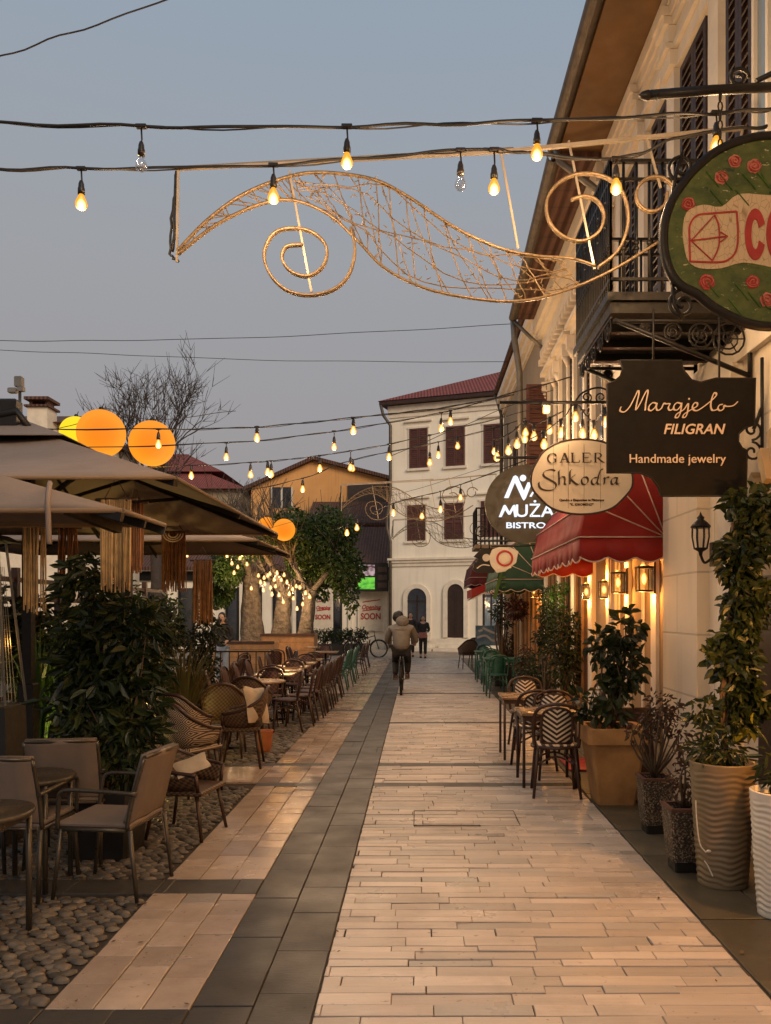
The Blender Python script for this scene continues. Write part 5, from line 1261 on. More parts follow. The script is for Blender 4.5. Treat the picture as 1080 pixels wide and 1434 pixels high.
x, y = GX(704, 19.5), 19.5
potted('small pale leaved potted tree left of the hanging plum basket', (x, y, 0), lambda b: square_pot(b, (x, y, 0), .4, .45, .45), [((-.10, 0, 1.75), .20, .2, .22), ((.05, 0, 1.5), .2, .2, .15), ((-.05, 0, 2.0), .15, .15, .15)], 420, M['ivyleaf'], M['blackpot'], (.06, .1), .4, .025, ht=.44)
x, y = GX(724, 18.2), 18.2
t = thing('hanging_basket', 'plum coloured hanging basket under the green awning', 'hanging plant', (x, y, 1.55))
b = MB(); b.lathe([(.06, 1.60), (.16, 1.68), (.19, 1.78), (.17, 1.78)], (x, y, 0), 14); b.build('pot', M['blackpot'], t)
b = MB(); foliage(b, [((x, y, 1.85), .26, .24, .22), ((x, y, 1.70), .22, .2, .14)], 480, (.06, .1), .45); b.build('foliage', M['plumleaf'], t)
b = MB()
for a in range(3): b.tube([(x + .18 * cos(a * 2.1), y + .18 * sin(a * 2.1), 1.78), (x, y, 2.32)], .006, 4)
b.build('hanger', M['iron'], t)
for i, (px_, Z, lm, s, hh) in enumerate(((712, 21.5, 'redleaf', 'dark potted shrub behind the green tables, farther of two', 1.15), (735, 16.3, 'redleaf', 'reddish potted shrub beside the green tables', 1.0), (752, 15.2, 'leaf', 'low dark potted shrub at the wall end of the green tables', .9), (742, 14.0, 'leaf', 'trailing potted plant in front of the nearest green chair', .75))):
    x, y = GX(px_, Z), Z
    potted(s, (x, y, 0), lambda b: round_pot(b, (x, y, 0), .14, .18, .35), [((0, 0, hh * .6), .22, .22, .22), ((.03, 0, hh * .9), .2, .2, .2), ((.14, 0, hh * .55), .16, .16, .18)], 420, M[lm], M['blackpot'], (.06, .1), .4, ht=.33)
# the large dark bush of the terrace
x, y = GX(152, 6.0), 6.0
t = thing('potted_bush', 'largest dark glossy bush on the terrace in a square black planter', 'potted plant', (x, y, 0))
b = MB(); square_pot(b, (x, y, 0), .40, .46, .46, .03); b.build('pot', M['blackpot'], t)
q_ = [((x + a, y + d, z), r, r * .9, rz) for a, d, z, r, rz in ((0, 0, .75, .32, .28), (-.15, 0, 1.0, .27, .30), (.15, .05, 1.0, .24, .28), (-.08, .05, 1.3, .32, .3), (.17, .05, 1.38, .23, .22), (-.17, .1, 1.55, .25, .28), (.05, .1, 1.65, .28, .24), (.19, .1, 1.2, .21, .22), (-.2, .1, 1.9, .2, .2), (-.22, .1, 2.05, .13, .18), (.24, .05, 1.66, .17, .16), (.22, 0, .85, .2, .22))]
b = MB(); foliage(b, q_, 2300, (.06, .16), .36, .45)
for c, r_, _r, rz in q_:
    for _k in range(9):
        d = V((RN.gauss(0, 1), RN.gauss(0, 1), RN.gauss(.4, .8))).normalized(); p0 = V(c) + V((d.x * r_, d.y * r_, d.z * rz)) * .6; p1 = p0 + d * r_ * RN.uniform(.45, .7) + V((0, 0, -.03)); b.tube([p0, p0.lerp(p1, .5) + V((0, 0, .02)), p1], [.004, .003, .002], 4)
        for _j in range(6): b.leaf(p0.lerp(p1, _j / 5), (d + V((RN.uniform(-1, 1), RN.uniform(-1, 1), RN.uniform(-1, .3)))).normalized(), RN.uniform(.07, .15), RN.uniform(.025, .05))
b.build('foliage', M['leaf'], t)
b = MB(); twigs(b, (x, y, .44), q_, .013, 3); b.build('stem', M['stem'], t)
def reeds(label, x, y, h, n, sp, lm='reed', pot='blackpot', ph=.35, w_=.022):
    t = thing('potted_grass', label, 'potted plant', (x, y, 0))
    b = MB(); round_pot(b, (x, y, 0), .15, .19, ph); b.build('pot', M[pot], t)
    b = MB()
    for i in range(n):
        a = RN.uniform(0, 2 * pi); l_ = h * RN.uniform(.6, 1.1); k = sp * RN.uniform(.3, 1); d = V((cos(a), sin(a), 0)); p0 = V((x, y, ph - .03)) + d * .08 * RN.random(); s_ = V((-d.y, d.x, 0)); vs = []
        for j in range(5):
            f = j / 4; c = p0 + d * k * f * f + V((0, 0, l_ * (f - .25 * f * f * (k / sp)))); q_ = w_ * (1 - f) * (.6 + f); vs += [c - s_ * q_, c + s_ * q_]
        b.add(vs, [(2 * j, 2 * j + 1, 2 * j + 3, 2 * j + 2) for j in range(4)])
    b.build('blades', M[lm], t); return t
reeds('tall straw coloured grass in a pot beyond the big dark bush', GX(258, 9.0), 9.0, 1.25, 190, .45)
reeds('spiky yellow green plant glowing behind the dark umbrella post', GX(60, 7.9) - .12, 8.05, 1.45, 60, .4, 'brightleaf', w_=.035)
reeds('spiky bright plant lit up right of the dark umbrella post', -3.30, 7.75, 1.35, 46, .28, 'brightleaf', w_=.03)
reeds('shorter grassy plant left of the straw coloured grass', GX(205, 9.8), 9.8, 1.2, 120, .4)
for i, (X_, Y_, s, lm) in enumerate(((-3.0, 8.4, 'dark potted laurel behind the big bush on the left', 'leaf'), (-3.65, 11.4, 'dark potted laurel near the seated diners', 'leaf'), (-3.5, 13.4, 'dark potted shrub at the far end of the hedge', 'ivyleaf'), (-4.1, 8.9, 'dark potted laurel left of the umbrella post', 'leaf'), (-3.4, 10.4, 'tall dark potted shrub below the nearest fringed hanging', 'leaf'))):
    potted(s, (X_, Y_, 0), lambda b: round_pot(b, (X_, Y_, 0), .17, .21, .4), [((0, 0, .8), .3, .3, .3), ((-.1, 0, 1.2), .28, .28, .3), ((.12, 0, 1.45), .25, .25, .25), ((0, 0, 1.75 if i != 1 else 1.3), .18, .18, .2)], 800, M[lm], M['blackpot'], (.08, .14), .38, ht=.38)
t = thing('hedge_screen', 'dark hedge on a slatted screen along the back of the terrace', 'hedge', (-4.9, 11, 0))
b = MB()
for i in range(9): b.bx(-5.02, -4.98, 6.6, 16.2, .2 + i * .24, .26 + i * .24)
for i in range(9): b.bx(-5.04, -4.96, 6.6 + i * 1.2 - .04, 6.6 + i * 1.2 + .04, 0, 2.3)
b.build('slatted_screen', M['wood'], t)
b = MB(); foliage(b, [((-4.75 + RN.uniform(-.1, .15), 6.7 + i * .48, RN.uniform(.5, 1.9)), .3, .4, .5) for i in range(20)], 5000, (.10, .18), .42); b.build('foliage', M['leaf'], t)
t = thing('ground_uplight', 'small uplight glowing among the leaves behind the umbrella post', 'lamp', (-3.62, 8.35, 0))
b = MB(); b.lathe([(.05, 0), (.06, .02), (.045, .10), (.05, .16), (.04, .16)], (-3.62, 8.35, 0), 12); b.build('housing', M['iron'], t)
b = MB(); b.lathe([(.0001, .165), (.038, .163), (.038, .155)], (-3.62, 8.35, 0), 12); b.build('lens', M['lampglass'], t); lamp((-3.62, 8.35, .3), 42, t, (1, .68, .2), .04)

# ---------------------------------------------------------------- umbrellas and their hangings
def umbrella(label, cx, cy, hx, hy, zr, zp, post=True, vent=True, val=.0, m_='canvas', arms=True, pk=(0, 0)):
    t = thing('patio_umbrella', label, 'umbrella', (cx + pk[0], cy + pk[1], 0)); px_, py_ = cx + pk[0], cy + pk[1]
    cs = [V((cx - hx, cy - hy, zr)), V((cx + hx, cy - hy, zr)), V((cx + hx, cy + hy, zr)), V((cx - hx, cy + hy, zr))]; pk_ = V((px_, py_, zp)); b = MB(); N = 10
    for i in range(4):
        a, c = cs[i], cs[(i + 1) % 4]; vs = []; idx = {}
        for r in range(N + 1):
            for s in range(r + 1):
                e = a.lerp(c, s / r) if r else pk_
                p = pk_.lerp(e, r / N); u = (s / r if r else .5); p = p - V((0, 0, .10 * sin(pi * r / N) * 4 * u * (1 - u) * .6)); idx[r, s] = len(vs); vs.append(p)
        fs = []
        for r in range(N):
            for s in range(r + 1):
                fs.append((idx[r, s], idx[r + 1, s], idx[r + 1, s + 1]))
                if s < r: fs.append((idx[r, s], idx[r + 1, s + 1], idx[r, s + 1]))
        b.add(vs, fs, True)
    can = b.build('canopy', M[m_], t); s_ = can.modifiers.new('thick', 'SOLIDIFY'); s_.thickness = .008
    b = MB()
    for i in range(4): b.tube([cs[i] + V((0, 0, -.01)), cs[(i + 1) % 4] + V((0, 0, -.01))], .014, 5)
    b.build('hem', M['canvasdark'], can)
    if vent:
        b = MB(); k = .30; v4 = [pk_ + (c - pk_) * k + V((0, 0, .05)) for c in cs]
        for i in range(4): b.add([pk_ + V((0, 0, .07)), v4[i], v4[(i + 1) % 4]], [(0, 1, 2)])
        b.build('vent_cap', M[m_], can).modifiers.new('thick', 'SOLIDIFY').thickness = .006
    b = MB()
    hub = V((px_, py_, zr + .02))
    for i in range(4):
        b.bar(pk_ + V((0, 0, -.06)), cs[i] + V((0, 0, -.045)), .03, .045); e = (cs[i] + cs[(i + 1) % 4]) / 2; b.bar(pk_ + V((0, 0, -.07)), e + V((0, 0, -.045)), .025, .04)
        if arms: b.bar(hub, pk_.lerp(cs[i], .55) + V((0, 0, -.07)), .025, .035); b.bar(hub, pk_.lerp(e, .5) + V((0, 0, -.07)), .02, .03)
    b.build('rib_frame', M['iron'], t)
    if post:
        b = MB(); b.box((px_, py_, zp / 2), (.085, .085, zp - .02)); b.box((px_, py_, .55), (.14, .13, 1.1), bev=.01); b.box((px_, py_, .04), (.7, .7, .08), bev=.01); b.build('post', M['iron'], t)
    return t
u2 = umbrella('biggest taupe umbrella over the terrace with a thick dark post', -3.66, 7.45, 2.04, 1.97, 2.655, 3.42, pk=(.1, .05))
b = MB(); b.tube([P(-40, 588, 7.3), P(24, 576, 7.3), P(44, 604, 7.3)], .035, 6); b.box(P(14, 580, 7.35), (.17, .12, .26), bev=.02); b.build('lifting_arm', M['iron'], u2)
u1 = umbrella('front taupe umbrella cut by the left edge with a strap hanging down its side', -3.05, 4.66, 1.50, .36, 2.29, 2.72, post=False, vent=False, arms=False)
b = MB(); b.box((-3.05, 4.66, 1.34), (.07, .07, 2.7)); b.box((-3.05, 4.66, .04), (.5, .5, .08), bev=.01); b.build('post', M['iron'], u1)
b = MB(); b.tube(cr([P(70, 676, 4.40), P(67, 700, 4.27), P(68, 735, 4.26), P(69, 762, 4.27)], 4), .014, 6); b.build('strap', M['canvas'], u1)
b = MB(); b.bar(P(95, 714, 4.5), P(166, 741, 4.95), .05, .05); b.bar(P(110, 722, 4.6), P(168, 739, 4.95), .03, .03); b.build('folding_arm', M['iron'], u1)
umbrella('third taupe umbrella farther along the terrace', -3.95, 11.2, 2.0, 1.2, 2.63, 3.2)
t = thing('flood_light', 'twin flood lamp on a thin mast above the umbrellas', 'lamp', P(28, 605, 9.0))
b = MB(); b.tube([P(28, 640, 9), P(28, 545, 9)], .016, 6); b.build('mast', M['greymetal'], t)
b = MB(); b.box(P(27, 535, 9), (.08, .07, .12), bev=.01); b.box(P(18, 547, 9), (.09, .06, .06), bev=.01); b.box(P(30, 545, 9), (.06, .06, .05)); b.build('lamp_head', M['zinc'], t)
def macrame(label, px0, px1, y0, y1, Z, m_, rings=False, n=None):
    x0, x1, zt, zb = GX(px0, Z), GX(px1, Z), ZH(y0, Z), ZH(y1, Z); t = thing('macrame_hanging', label, 'wall hanging', ((x0 + x1) / 2, Z, zt), 'fringed hangings under the umbrellas')
    b = MB(); b.tube([(x0 - .04, Z, zt), (x1 + .04, Z, zt + .005)], .012, 6); b.tube([(x0 + .02, Z, zt), ((x0 + x1) / 2, Z, zt + .16), (x1 - .02, Z, zt)], .004, 4); b.build('rod', M['wood'], t)
    b = MB(); n = n or int((x1 - x0) / .0042)
    for i in range(n):
        x = x0 + (x1 - x0) * (i + .5) / n; y = Z + RN.uniform(-.018, .018); e = zb + RN.uniform(-.04, .09) * (zt - zb); d = RN.gauss(0, .006)
        b.tube([(x, y, zt), (x + d, y + d, (zt + e) / 2), (x + d * 1.6 + RN.gauss(0, .004), y, e)], [.0068, .0072, .0055], 4)
    b.build('fringe', M[m_], t)
    if rings:
        b = MB()
        for k in range(3):
            r = (x1 - x0) * (.42 - .11 * k); b.tube([((x0 + x1) / 2 + r * cos(a), Z - .025, zt - .02 - r * .8 * abs(sin(a))) for a in [pi + pi * j / 12 for j in range(13)]], .008, 5)
        b.build('knotted_arcs', M['ink'], t)
macrame('widest straw coloured fringe beside the front umbrella', 142, 184, 700, 826, 5.65, 'macrame'); macrame('narrow brown fringe tucked behind the widest straw fringe', 178, 200, 705, 800, 5.9, 'macramedark')
macrame('rust fringe with pale knotted arcs near the big umbrella corner', 227, 260, 745, 826, 9.2, 'macramedark', True); macrame('dark rust fringe lowest and farthest along the terrace', 271, 297, 785, 872, 9.9, 'macramedark')
macrame('pale cord fringe behind the hanging strap at the left', 32, 64, 735, 858, 6.4, 'macrame', n=20); macrame('dull brown cord curtain left of the dark bush', 82, 108, 740, 815, 7.2, 'macramedark', n=18)

# ---------------------------------------------------------------- patio heater at the left edge
x, y = GX(-8, 6.3), 6.3
t = thing('patio_heater', 'pyramid patio heater with slanted pale edges at the left picture edge', 'heater', (x, y, 0))
b = MB(); zb, ztp = 1.05, 2.28
for a in (-1, 1):
    for c in (-1, 1): b.bar((x + a * .165, y + c * .165, zb), (x + a * .06, y + c * .06, ztp), .016, .016)
b.build('frame', M['zinc'], t)
b = MB(); b.box((x, y, .52), (.38, .38, 1.04), bev=.01, top=.86); b.build('cabinet', M['blackpot'], t)
b = MB(); b.box((x, y, 2.31), (.30, .30, .05), top=.5); b.build('cap', M['blackpot'], t)
b = MB(); b.lathe([(.045, .96), (.045, 2.1)], (x, y, 0), 12); b.build('glass_tube', M['clear'], t)
b = MB()
for i in range(9):
    for j in range(9): b.tube([(x - .11 + i * .027, y + .125, 1.0), (x - .05 + i * .012, y + .06, 2.1)], .0025, 3) if j == 0 else b.tube([(x - .12 + j * .006, y + .13 - j * .007, 1 + j * .12), (x + .12 - j * .006, y + .13 - j * .007, 1 + j * .12)], .0025, 3)
b.build('grille', M['zinc'], t)
b = MB(); b.lathe([(.0001, .97), (.02, 1.0), (.022, 1.1), (.012, 1.3), (.0001, 1.42)], (x, y, 0), 8); b.build('flame', M['lampglass'], t); lamp((x + .03, y + .0, 1.5), 1.2, t, (1, .5, .12), .03)

# ---------------------------------------------------------------- globe lamps
for px_, py_, r, Z, m_, s in ((142, 607, 33, 13.0, 'globe', 'big orange globe lamp half behind the umbrella top, middle of three'), (213, 621, 31.5, 13.6, 'globe', 'big orange globe lamp hanging right of the other two'), (107, 606, 22.5, 16.0, 'globeyellow', 'yellow glowing globe lamp peeking out behind an orange one'),
                       (374, 737, 13, 26, 'globe', 'small far orange globe lamp over the tree, left of two'), (398, 742, 15.5, 25, 'globe', 'small far orange globe lamp over the tree, right of two')):
    c = P(px_, py_, Z); R_ = r * Z / F; t = thing('globe_lamp', s, 'globe lamp', c - V((0, 0, R_)), 'orange globe lamps')
    b = MB(); b.ball(c, R_, 40, 24)
    b.build('globe', M[m_], t)
    b = MB(); b.tube([c + V((0, 0, R_)), c + V((.0, .1, R_ + .12))], .008, 5); b.lathe([(.0001, R_ + .05), (.03, R_ + .045), (.05, R_ - .01)], c, 10); b.build('cap', M['iron'], t)
    lamp(c + V((0, -.0, -R_ - .35)), 16 if Z < 20 else 14, t, (1, .45, .08), .1)
strand('wire strung between the big orange globes', [(-20, 620, 13.6), (100, 596, 13.3), (142, 572, 13), (215, 588, 13.6), (330, 575, 15)], [], 0, .006, group='plain black wires across the sky', name='overhead_wire')

# ---------------------------------------------------------------- trees
def branch(b, p, d, L, r, lv, tips, spread=.55, up=.12, rr=None, fork=(2, 3)):
    rr = rr or RN; pts = [V(p)]; d = V(d).normalized(); n = 4
    for i in range(n):
        d = (d + V((rr.gauss(0, .13), rr.gauss(0, .13), up * .3 + rr.gauss(0, .08)))).normalized(); pts.append(pts[-1] + d * L / n)
    b.tube(pts, [r * (1 - .42 * i / n) for i in range(n + 1)], 7 if r > .05 else 4)
    if lv == 0: tips.append((pts[-1], d)); return
    for k in range(rr.randint(*fork)):
        s = pts[rr.choice((2, 3, 4, 4))]; nd = (d + V((rr.gauss(0, spread), rr.gauss(0, spread), rr.gauss(up, spread * .6)))).normalized()
        branch(b, s, nd, L * rr.uniform(.62, .85), r * .56, lv - 1, tips, spread, up, rr, fork)
rb = random.Random(4); x, y = GX(216, 34), 34
t = thing('bare_tree', 'tall leafless tree standing against the evening sky', 'tree', (x, y, 0))
b = MB(); b.tube(cr([(x, y, 0), (x + .1, y, 3), (x - .05, y, 6.3)], 4), [.26] * 4 + [.22] * 3 + [.19] * 2, 10); b.build('trunk', M['twig'], t)
b = MB(); tips = []
for dx, dz, L, z0 in ((-.75, .9, 1.85, 6.0), (.1, 1.3, 2.25, 6.2), (.45, 1.1, 1.85, 6.2), (-.2, 1.3, 2.2, 6.2), (.25, 1.2, 2.0, 6.0), (-.95, .4, 1.8, 6.0), (.6, .7, 1.35, 5.6), (-.4, 1.1, 1.95, 6.1)):
    branch(b, (x, y, z0), (dx, rb.uniform(-.4, .4), dz), L, .095, 4, tips, .42, .22, rb)
for p, d in tips:
    for k in range(3): e = p + (d + V((rb.gauss(0, .5), rb.gauss(0, .5), rb.gauss(.2, .4)))) * .45; b.tube([p, e], [.012, .006], 3)
b.build('crown', M['twig'], t)
def plane_tree(label, px_, Z, wpx, py_top, seed, tipsn=3, lean=.0, crown=None):
    rr = random.Random(seed); x, y = GX(px_, Z), Z; zt = ZH(py_top, Z); r = wpx * Z / F / 2; t = thing('plane_tree', label, 'tree', (x, y, 0), 'plane trees hung with bulbs')
    b = MB(); pr = []
    for i in range(12): f = i / 11; pr.append((r * (1.18 - .5 * f + .25 * max(0, .25 - f) * 3), zt * f))
    b.lathe(pr, (0, 0, 0), 18, fn=lambda q, z, a: q * (1 + .14 * sin(3 * a + z * 1.3 + seed) + .07 * sin(7 * a + z * 2) + .05 * sin(11 * a - z * 3) + .05 * sin(z * 7 + a * 2)))
    b.v = [(p[0] + x + lean * p[2] / zt, p[1] + y, p[2]) for p in b.v]; b.ball((x + lean, y, zt), r * .85, 12, 8, (1.1, 1.1, .8)); b.build('trunk', M['bark'], t)
    b = MB(); tips = []
    for k in range(5):
        a = k * 1.26 + seed; branch(b, (x + lean, y, zt), (cos(a) * .8, sin(a) * .8, .8), 1.1, r * .42, 2, tips, .4, .25, rr)
    for p, d in tips:
        b.ball(p, .07, 6, 4)
        for k in range(tipsn * 2): b.tube([p, p + (d + V((rr.gauss(0, .5), rr.gauss(0, .5), rr.gauss(.3, .4)))) * .7], [.015, .007], 3)
    b.build('limb', M['bark'], t)
    if crown:
        b = MB(); foliage(b, [(P(cx, cy, Z + rr.uniform(-.6, .6)), rx * Z / F, rx * Z / F, ry * Z / F) for cx, cy, rx, ry in crown], 6500, (.12, .22), .5); b.build('crown', M['treeleaf'], t)
    return t
plane_tree('pale plane tree trunk nearest the seated diners', 353, 27.5, 30, 812, 1, crown=[(318, 795, 20, 28), (310, 830, 16, 18), (345, 765, 14, 10)])
plane_tree('plane tree trunk wrapped in glowing bulbs, second of three', 391, 27, 27, 835, 2, lean=.2)
plane_tree('plane tree carrying the wide green crown in front of the shops', 424, 26.5, 22, 830, 3, lean=.25,
           crown=[(440, 755, 36, 30), (472, 745, 30, 28), (480, 790, 28, 32), (500, 800, 10, 14), (450, 800, 30, 28), (425, 790, 24, 28), (410, 760, 22, 24), (486, 820, 18, 24), (492, 845, 10, 16), (460, 725, 22, 16), (430, 735, 22, 16), (445, 828, 20, 14), (398, 735, 22, 18), (385, 752, 20, 16), (366, 770, 18, 14), (350, 778, 12, 12), (412, 722, 18, 12)])
pts = [(320, 770, 26.0), (341, 752, 26), (365, 800, 25.8), (388, 790, 25.8), (411, 810, 25.6), (434, 820, 25.6)]
bl = [(341, 768), (325, 789), (333, 794), (328, 802), (370, 785), (378, 788), (365, 815), (371, 818), (352, 824), (388, 802), (394, 812), (386, 821), (391, 833), (379, 823), (398, 802), (410, 825), (415, 821), (411, 838), (416, 852), (434, 836), (424, 846), (402, 815), (384, 812), (375, 800), (381, 832), (397, 843), (362, 806), (369, 826), (405, 832), (420, 815), (428, 830), (346, 790), (336, 782), (318, 778), (262, 772)]
strand('tangle of glowing bulbs wound through the plane trees', pts, [(a, c, 1) for a, c in bl], 5, .012, 1.5, 3)
for i, (px_, Z, s) in enumerate(((455, 33.5, 'dark clipped shrub left of the parked bicycle'), (478, 33.2, 'dark clipped shrub behind the parked bicycle saddle'), (500, 34, 'dark clipped shrub between the parked bicycle and the poster'), (432, 33.8, 'dark clipped shrub nearest the plane trees'))):
    x, y = GX(px_, Z), Z
    potted(s, (x, y, 0), lambda b: b.bx(x - .45, x + .45, y - .2, y + .2, 0, .45, .02), [((0, 0, .75), .45, .3, .32), ((.2, 0, .85), .25, .25, .25)], 500, M['leaf'], M['blackpot'], (.08, .13), .45, ht=.44)
# ---------------------------------------------------------------- chairs and tables
def bistro_chair(label, frame='wood', weave='chevron', arm=False):
    t = thing('bistro_chair', label, 'chair'); fm = M[frame]
    # local: front +y, back -y
    b = MB(); w_ = .21
    b.prism([(w_ * a, c) for a, c in ((-1, -.02), (1, -.02), (1, .0), (-1, .0))], -.2, -.201); b = MB()
    o = [(.20 * cos(a) * (1 if sin(a) < 0 else .95), .19 * sin(a)) for a in [i * pi / 12 for i in range(24)]]
    vs = [(x, y, .455) for x, y in o] + [(x, y, .475) for x, y in o] + [(0, 0, .48)]
    b.add(vs, [tuple(range(23, -1, -1))] + [(i, (i + 1) % 24, 24 + (i + 1) % 24, 24 + i) for i in range(24)] + [(24 + i, 24 + (i + 1) % 24, 48) for i in range(24)]); b.build('seat', M[weave], t)
    b = MB(); b.tube([(x * 1.04, y * 1.04, .458) for x, y in o], .015, 6, closed=True); b.build('seat_ring', fm, t)
    arc = cr([(-.185, -.16, .46), (-.20, -.20, .66), (-.165, -.235, .82), (0, -.25, .872), (.165, -.235, .82), (.20, -.20, .66), (.185, -.16, .46)], 6)
    arc2 = [V((p.x * .66, p.y + .004, .50 + (p.z - .46) * .82)) for p in arc]
    b = MB(); n = len(arc2); h = n // 2; vs = []
    for i in range(h + 1): l_, r_ = arc2[i], arc2[n - 1 - i]; vs += [l_, l_.lerp(r_, .5) + V((0, -.008, 0)), r_]
    b.add(vs, [(3 * i + j, 3 * i + j + 1, 3 * i + 4 + j, 3 * i + 3 + j) for i in range(h) for j in range(2)], True); pn = b.build('backrest', M[weave], t); pn.modifiers.new('thick', 'SOLIDIFY').thickness = .01
    b = MB(); b.tube(arc, .0165, 7); b.tube(arc2, .012, 6); b.tube([arc2[0], arc2[-1]], .012, 6)
    for q in (.3, .7): a_, c_ = arc[int(q * (len(arc) - 1))], arc2[int(q * (n - 1))]; b.tube([a_, c_], .008, 5)
    b.build('back_frame', fm, t)
    if arm:
        b = MB()
        for s in (-1, 1): b.tube(cr([(s * .20, -.20, .66), (s * .27, -.02, .67), (s * .26, .14, .65), (s * .21, .17, .46)], 5), .014, 6)
        b.build('armrest', fm, t)
    for sx, sy in ((-1, 1), (1, 1), (-1, -1), (1, -1)):
        b = MB(); b.tube([(sx * .155, sy * .145, .46), (sx * (.20 if sy < 0 else .19), sy * (.235 if sy < 0 else .19), 0)], [.0165, .014], 6); b.build('leg', fm, t)
    b = MB(); 
    for s in (-1, 1): b.tube(cr([(s * .165, -.165, .32), (s * .12, 0, .36), (s * .165, .155, .32)], 4), .010, 5); b.tube(cr([(-.165, s * .165, .30), (0, s * .12, .37), (.165, s * .165, .30)], 4), .010, 5)
    b.build('stretcher', fm, t)
    return t
def tub_chair(label, weave='diamond', frame='wood'):
    t = thing('rattan_chair', label, 'chair'); fm = M[frame]
    b = MB(); b.box((0, .02, .44), (.46, .44, .05), bev=.015); b.build('seat', M[weave], t)
    rim = cr([(-.25, .20, .62), (-.275, .0, .66), (-.24, -.20, .76), (-.13, -.275, .87), (0, -.29, .90), (.13, -.275, .87), (.24, -.20, .76), (.275, .0, .66), (.25, .20, .62)], 5)
    b = MB(); n = len(rim); vs = []
    for p in rim:
        low = V((p.x * .82, p.y * .80 + .01, .46)); vs += [p, p.lerp(low, .33) + V((p.x, p.y, 0)) * .03, p.lerp(low, .66) + V((p.x, p.y, 0)) * .03, low]
    b.add(vs, [(4 * i + j, 4 * i + j + 1, 4 * i + 5 + j, 4 * i + 4 + j) for i in range(n - 1) for j in range(3)], True); o = b.build('backrest', M[weave], t); o.modifiers.new('thick', 'SOLIDIFY').thickness = .014
    b = MB(); b.tube(rim, .018, 7); b.tube([rim[0], (-.21, .2, .45)], .016, 6); b.tube([rim[-1], (.21, .2, .45)], .016, 6); b.build('back_frame', fm, t)
    for sx, sy in ((-1, 1), (1, 1), (-1, -1), (1, -1)):
        b = MB(); b.tube([(sx * .19, sy * .17 + .01, .42), (sx * .23, sy * .23 + .01, 0)], [.018, .014], 6); b.build('leg', fm, t)
    return t
def lounge_chair(label):
    t = thing('cushioned_armchair', label, 'chair')
    b = MB(); b.box((0, .02, .45), (.46, .47, .042), bev=.015); b.build('seat_cushion', M['cushion'], t)
    b = MB(); pts = [(.0, -.185, .47), (0, -.215, .56), (0, -.25, .70), (0, -.30, .885)]; vs = []
    for c in cr(pts, 4):
        for x in (-.22, -.11, 0, .11, .22): vs.append((x * 1.05, c.y - .01 + .010 * abs(sin(x * 16)), c.z))
    k = len(vs) // 5; b.add(vs, [(5 * i + j, 5 * i + j + 1, 5 * i + 6 + j, 5 * i + 5 + j) for i in range(k - 1) for j in range(4)], True); o = b.build('back_cushion', M['cushion'], t); m_ = o.modifiers.new('thick', 'SOLIDIFY'); m_.thickness = .04; m_.offset = 0
    b = MB()
    for s in (-1, 1):
        b.tube(cr([(s * .235, -.31, .87), (s * .24, -.235, .62), (s * .24, -.20, .43)], 4), .014, 6); b.tube([(s * .24, -.20, .43), (s * .24, .24, .425)], .014, 6)
    b.tube([(-.235, -.312, .872), (.235, -.312, .872)], .014, 6); b.tube([(-.24, .24, .425), (.24, .24, .425)], .013, 6); b.tube([(-.24, -.2, .43), (.24, -.2, .43)], .013, 6)
    b.build('frame', M['greymetal'], t)
    for s in (-1, 1):
        b = MB(); b.tube(cr([(s * .262, -.275, .655), (s * .272, -.05, .668), (s * .272, .14, .672), (s * .270, .205, .655), (s * .262, .225, .60), (s * .25, .24, .43)], 4), .0135, 6); b.build('armrest', M['greymetal'], t)
    for sx, sy in ((-1, 1), (1, 1), (-1, -1), (1, -1)):
        b = MB(); b.tube([(sx * .24, sy * .22, .43), (sx * .25, sy * .27, 0)], [.016, .013], 6); b.build('leg', M['greymetal'], t)
    for s in (-1, 1):
        b = MB(); b.tube(cr([(s * .22, -.21 - .03, .24), (s * .225, -.22, .36), (s * .215, -.21, .45), (s * .235, -.235, .36), (s * .245, -.235, .27)], 4), .004, 4); b.build('cushion_tie', M['cushion'], t)
    return t
def small_table(label, top, w_, d_, rnd=False, tmat='tabletop', legs='wood', h=.745, pedestal=False, name='cafe_table'):
    t = thing(name, label, 'table')
    b = MB()
    if rnd: b.lathe([(.0001, h - .028), (w_ / 2 - .006, h - .028), (w_ / 2, h - .022), (w_ / 2, h - .006), (w_ / 2 - .006, h), (.0001, h)], (0, 0, 0), 28)
    else: b.box((0, 0, h - .014), (w_, d_, .028), bev=.004)
    b.build('tabletop', M[tmat], t)
    if pedestal:
        b = MB(); b.tube([(0, 0, .03), (0, 0, h - .03)], .03, 8); b.box((0, 0, .02), (w_ * .55, .07, .03)); b.box((0, 0, .0205), (.07, d_ * .55, .03)); b.box((0, 0, h - .04), (w_ * .5, .05, .02)); b.build('pedestal', M[legs], t)
    else:
        for sx in (-1, 1):
            for sy in (-1, 1):
                k = .66 if rnd else .90; b = MB(); b.tube([(sx * w_ / 2 * k, sy * d_ / 2 * k, h - .03), (sx * w_ / 2 * k, sy * d_ / 2 * k, 0)], .0165, 6); b.build('leg', M[legs], t)
        b = MB()
        for s in (-1, 1):
            k = (.66 if rnd else .90) / 2; b.bar((-w_ * k, s * d_ * k, h - .055), (w_ * k, s * d_ * k, h - .055), .02, .045); b.bar((s * w_ * k, -d_ * k, h - .0555), (s * w_ * k, d_ * k, h - .0555), .02, .045)
        b.build('apron', M[legs], t)
    return t
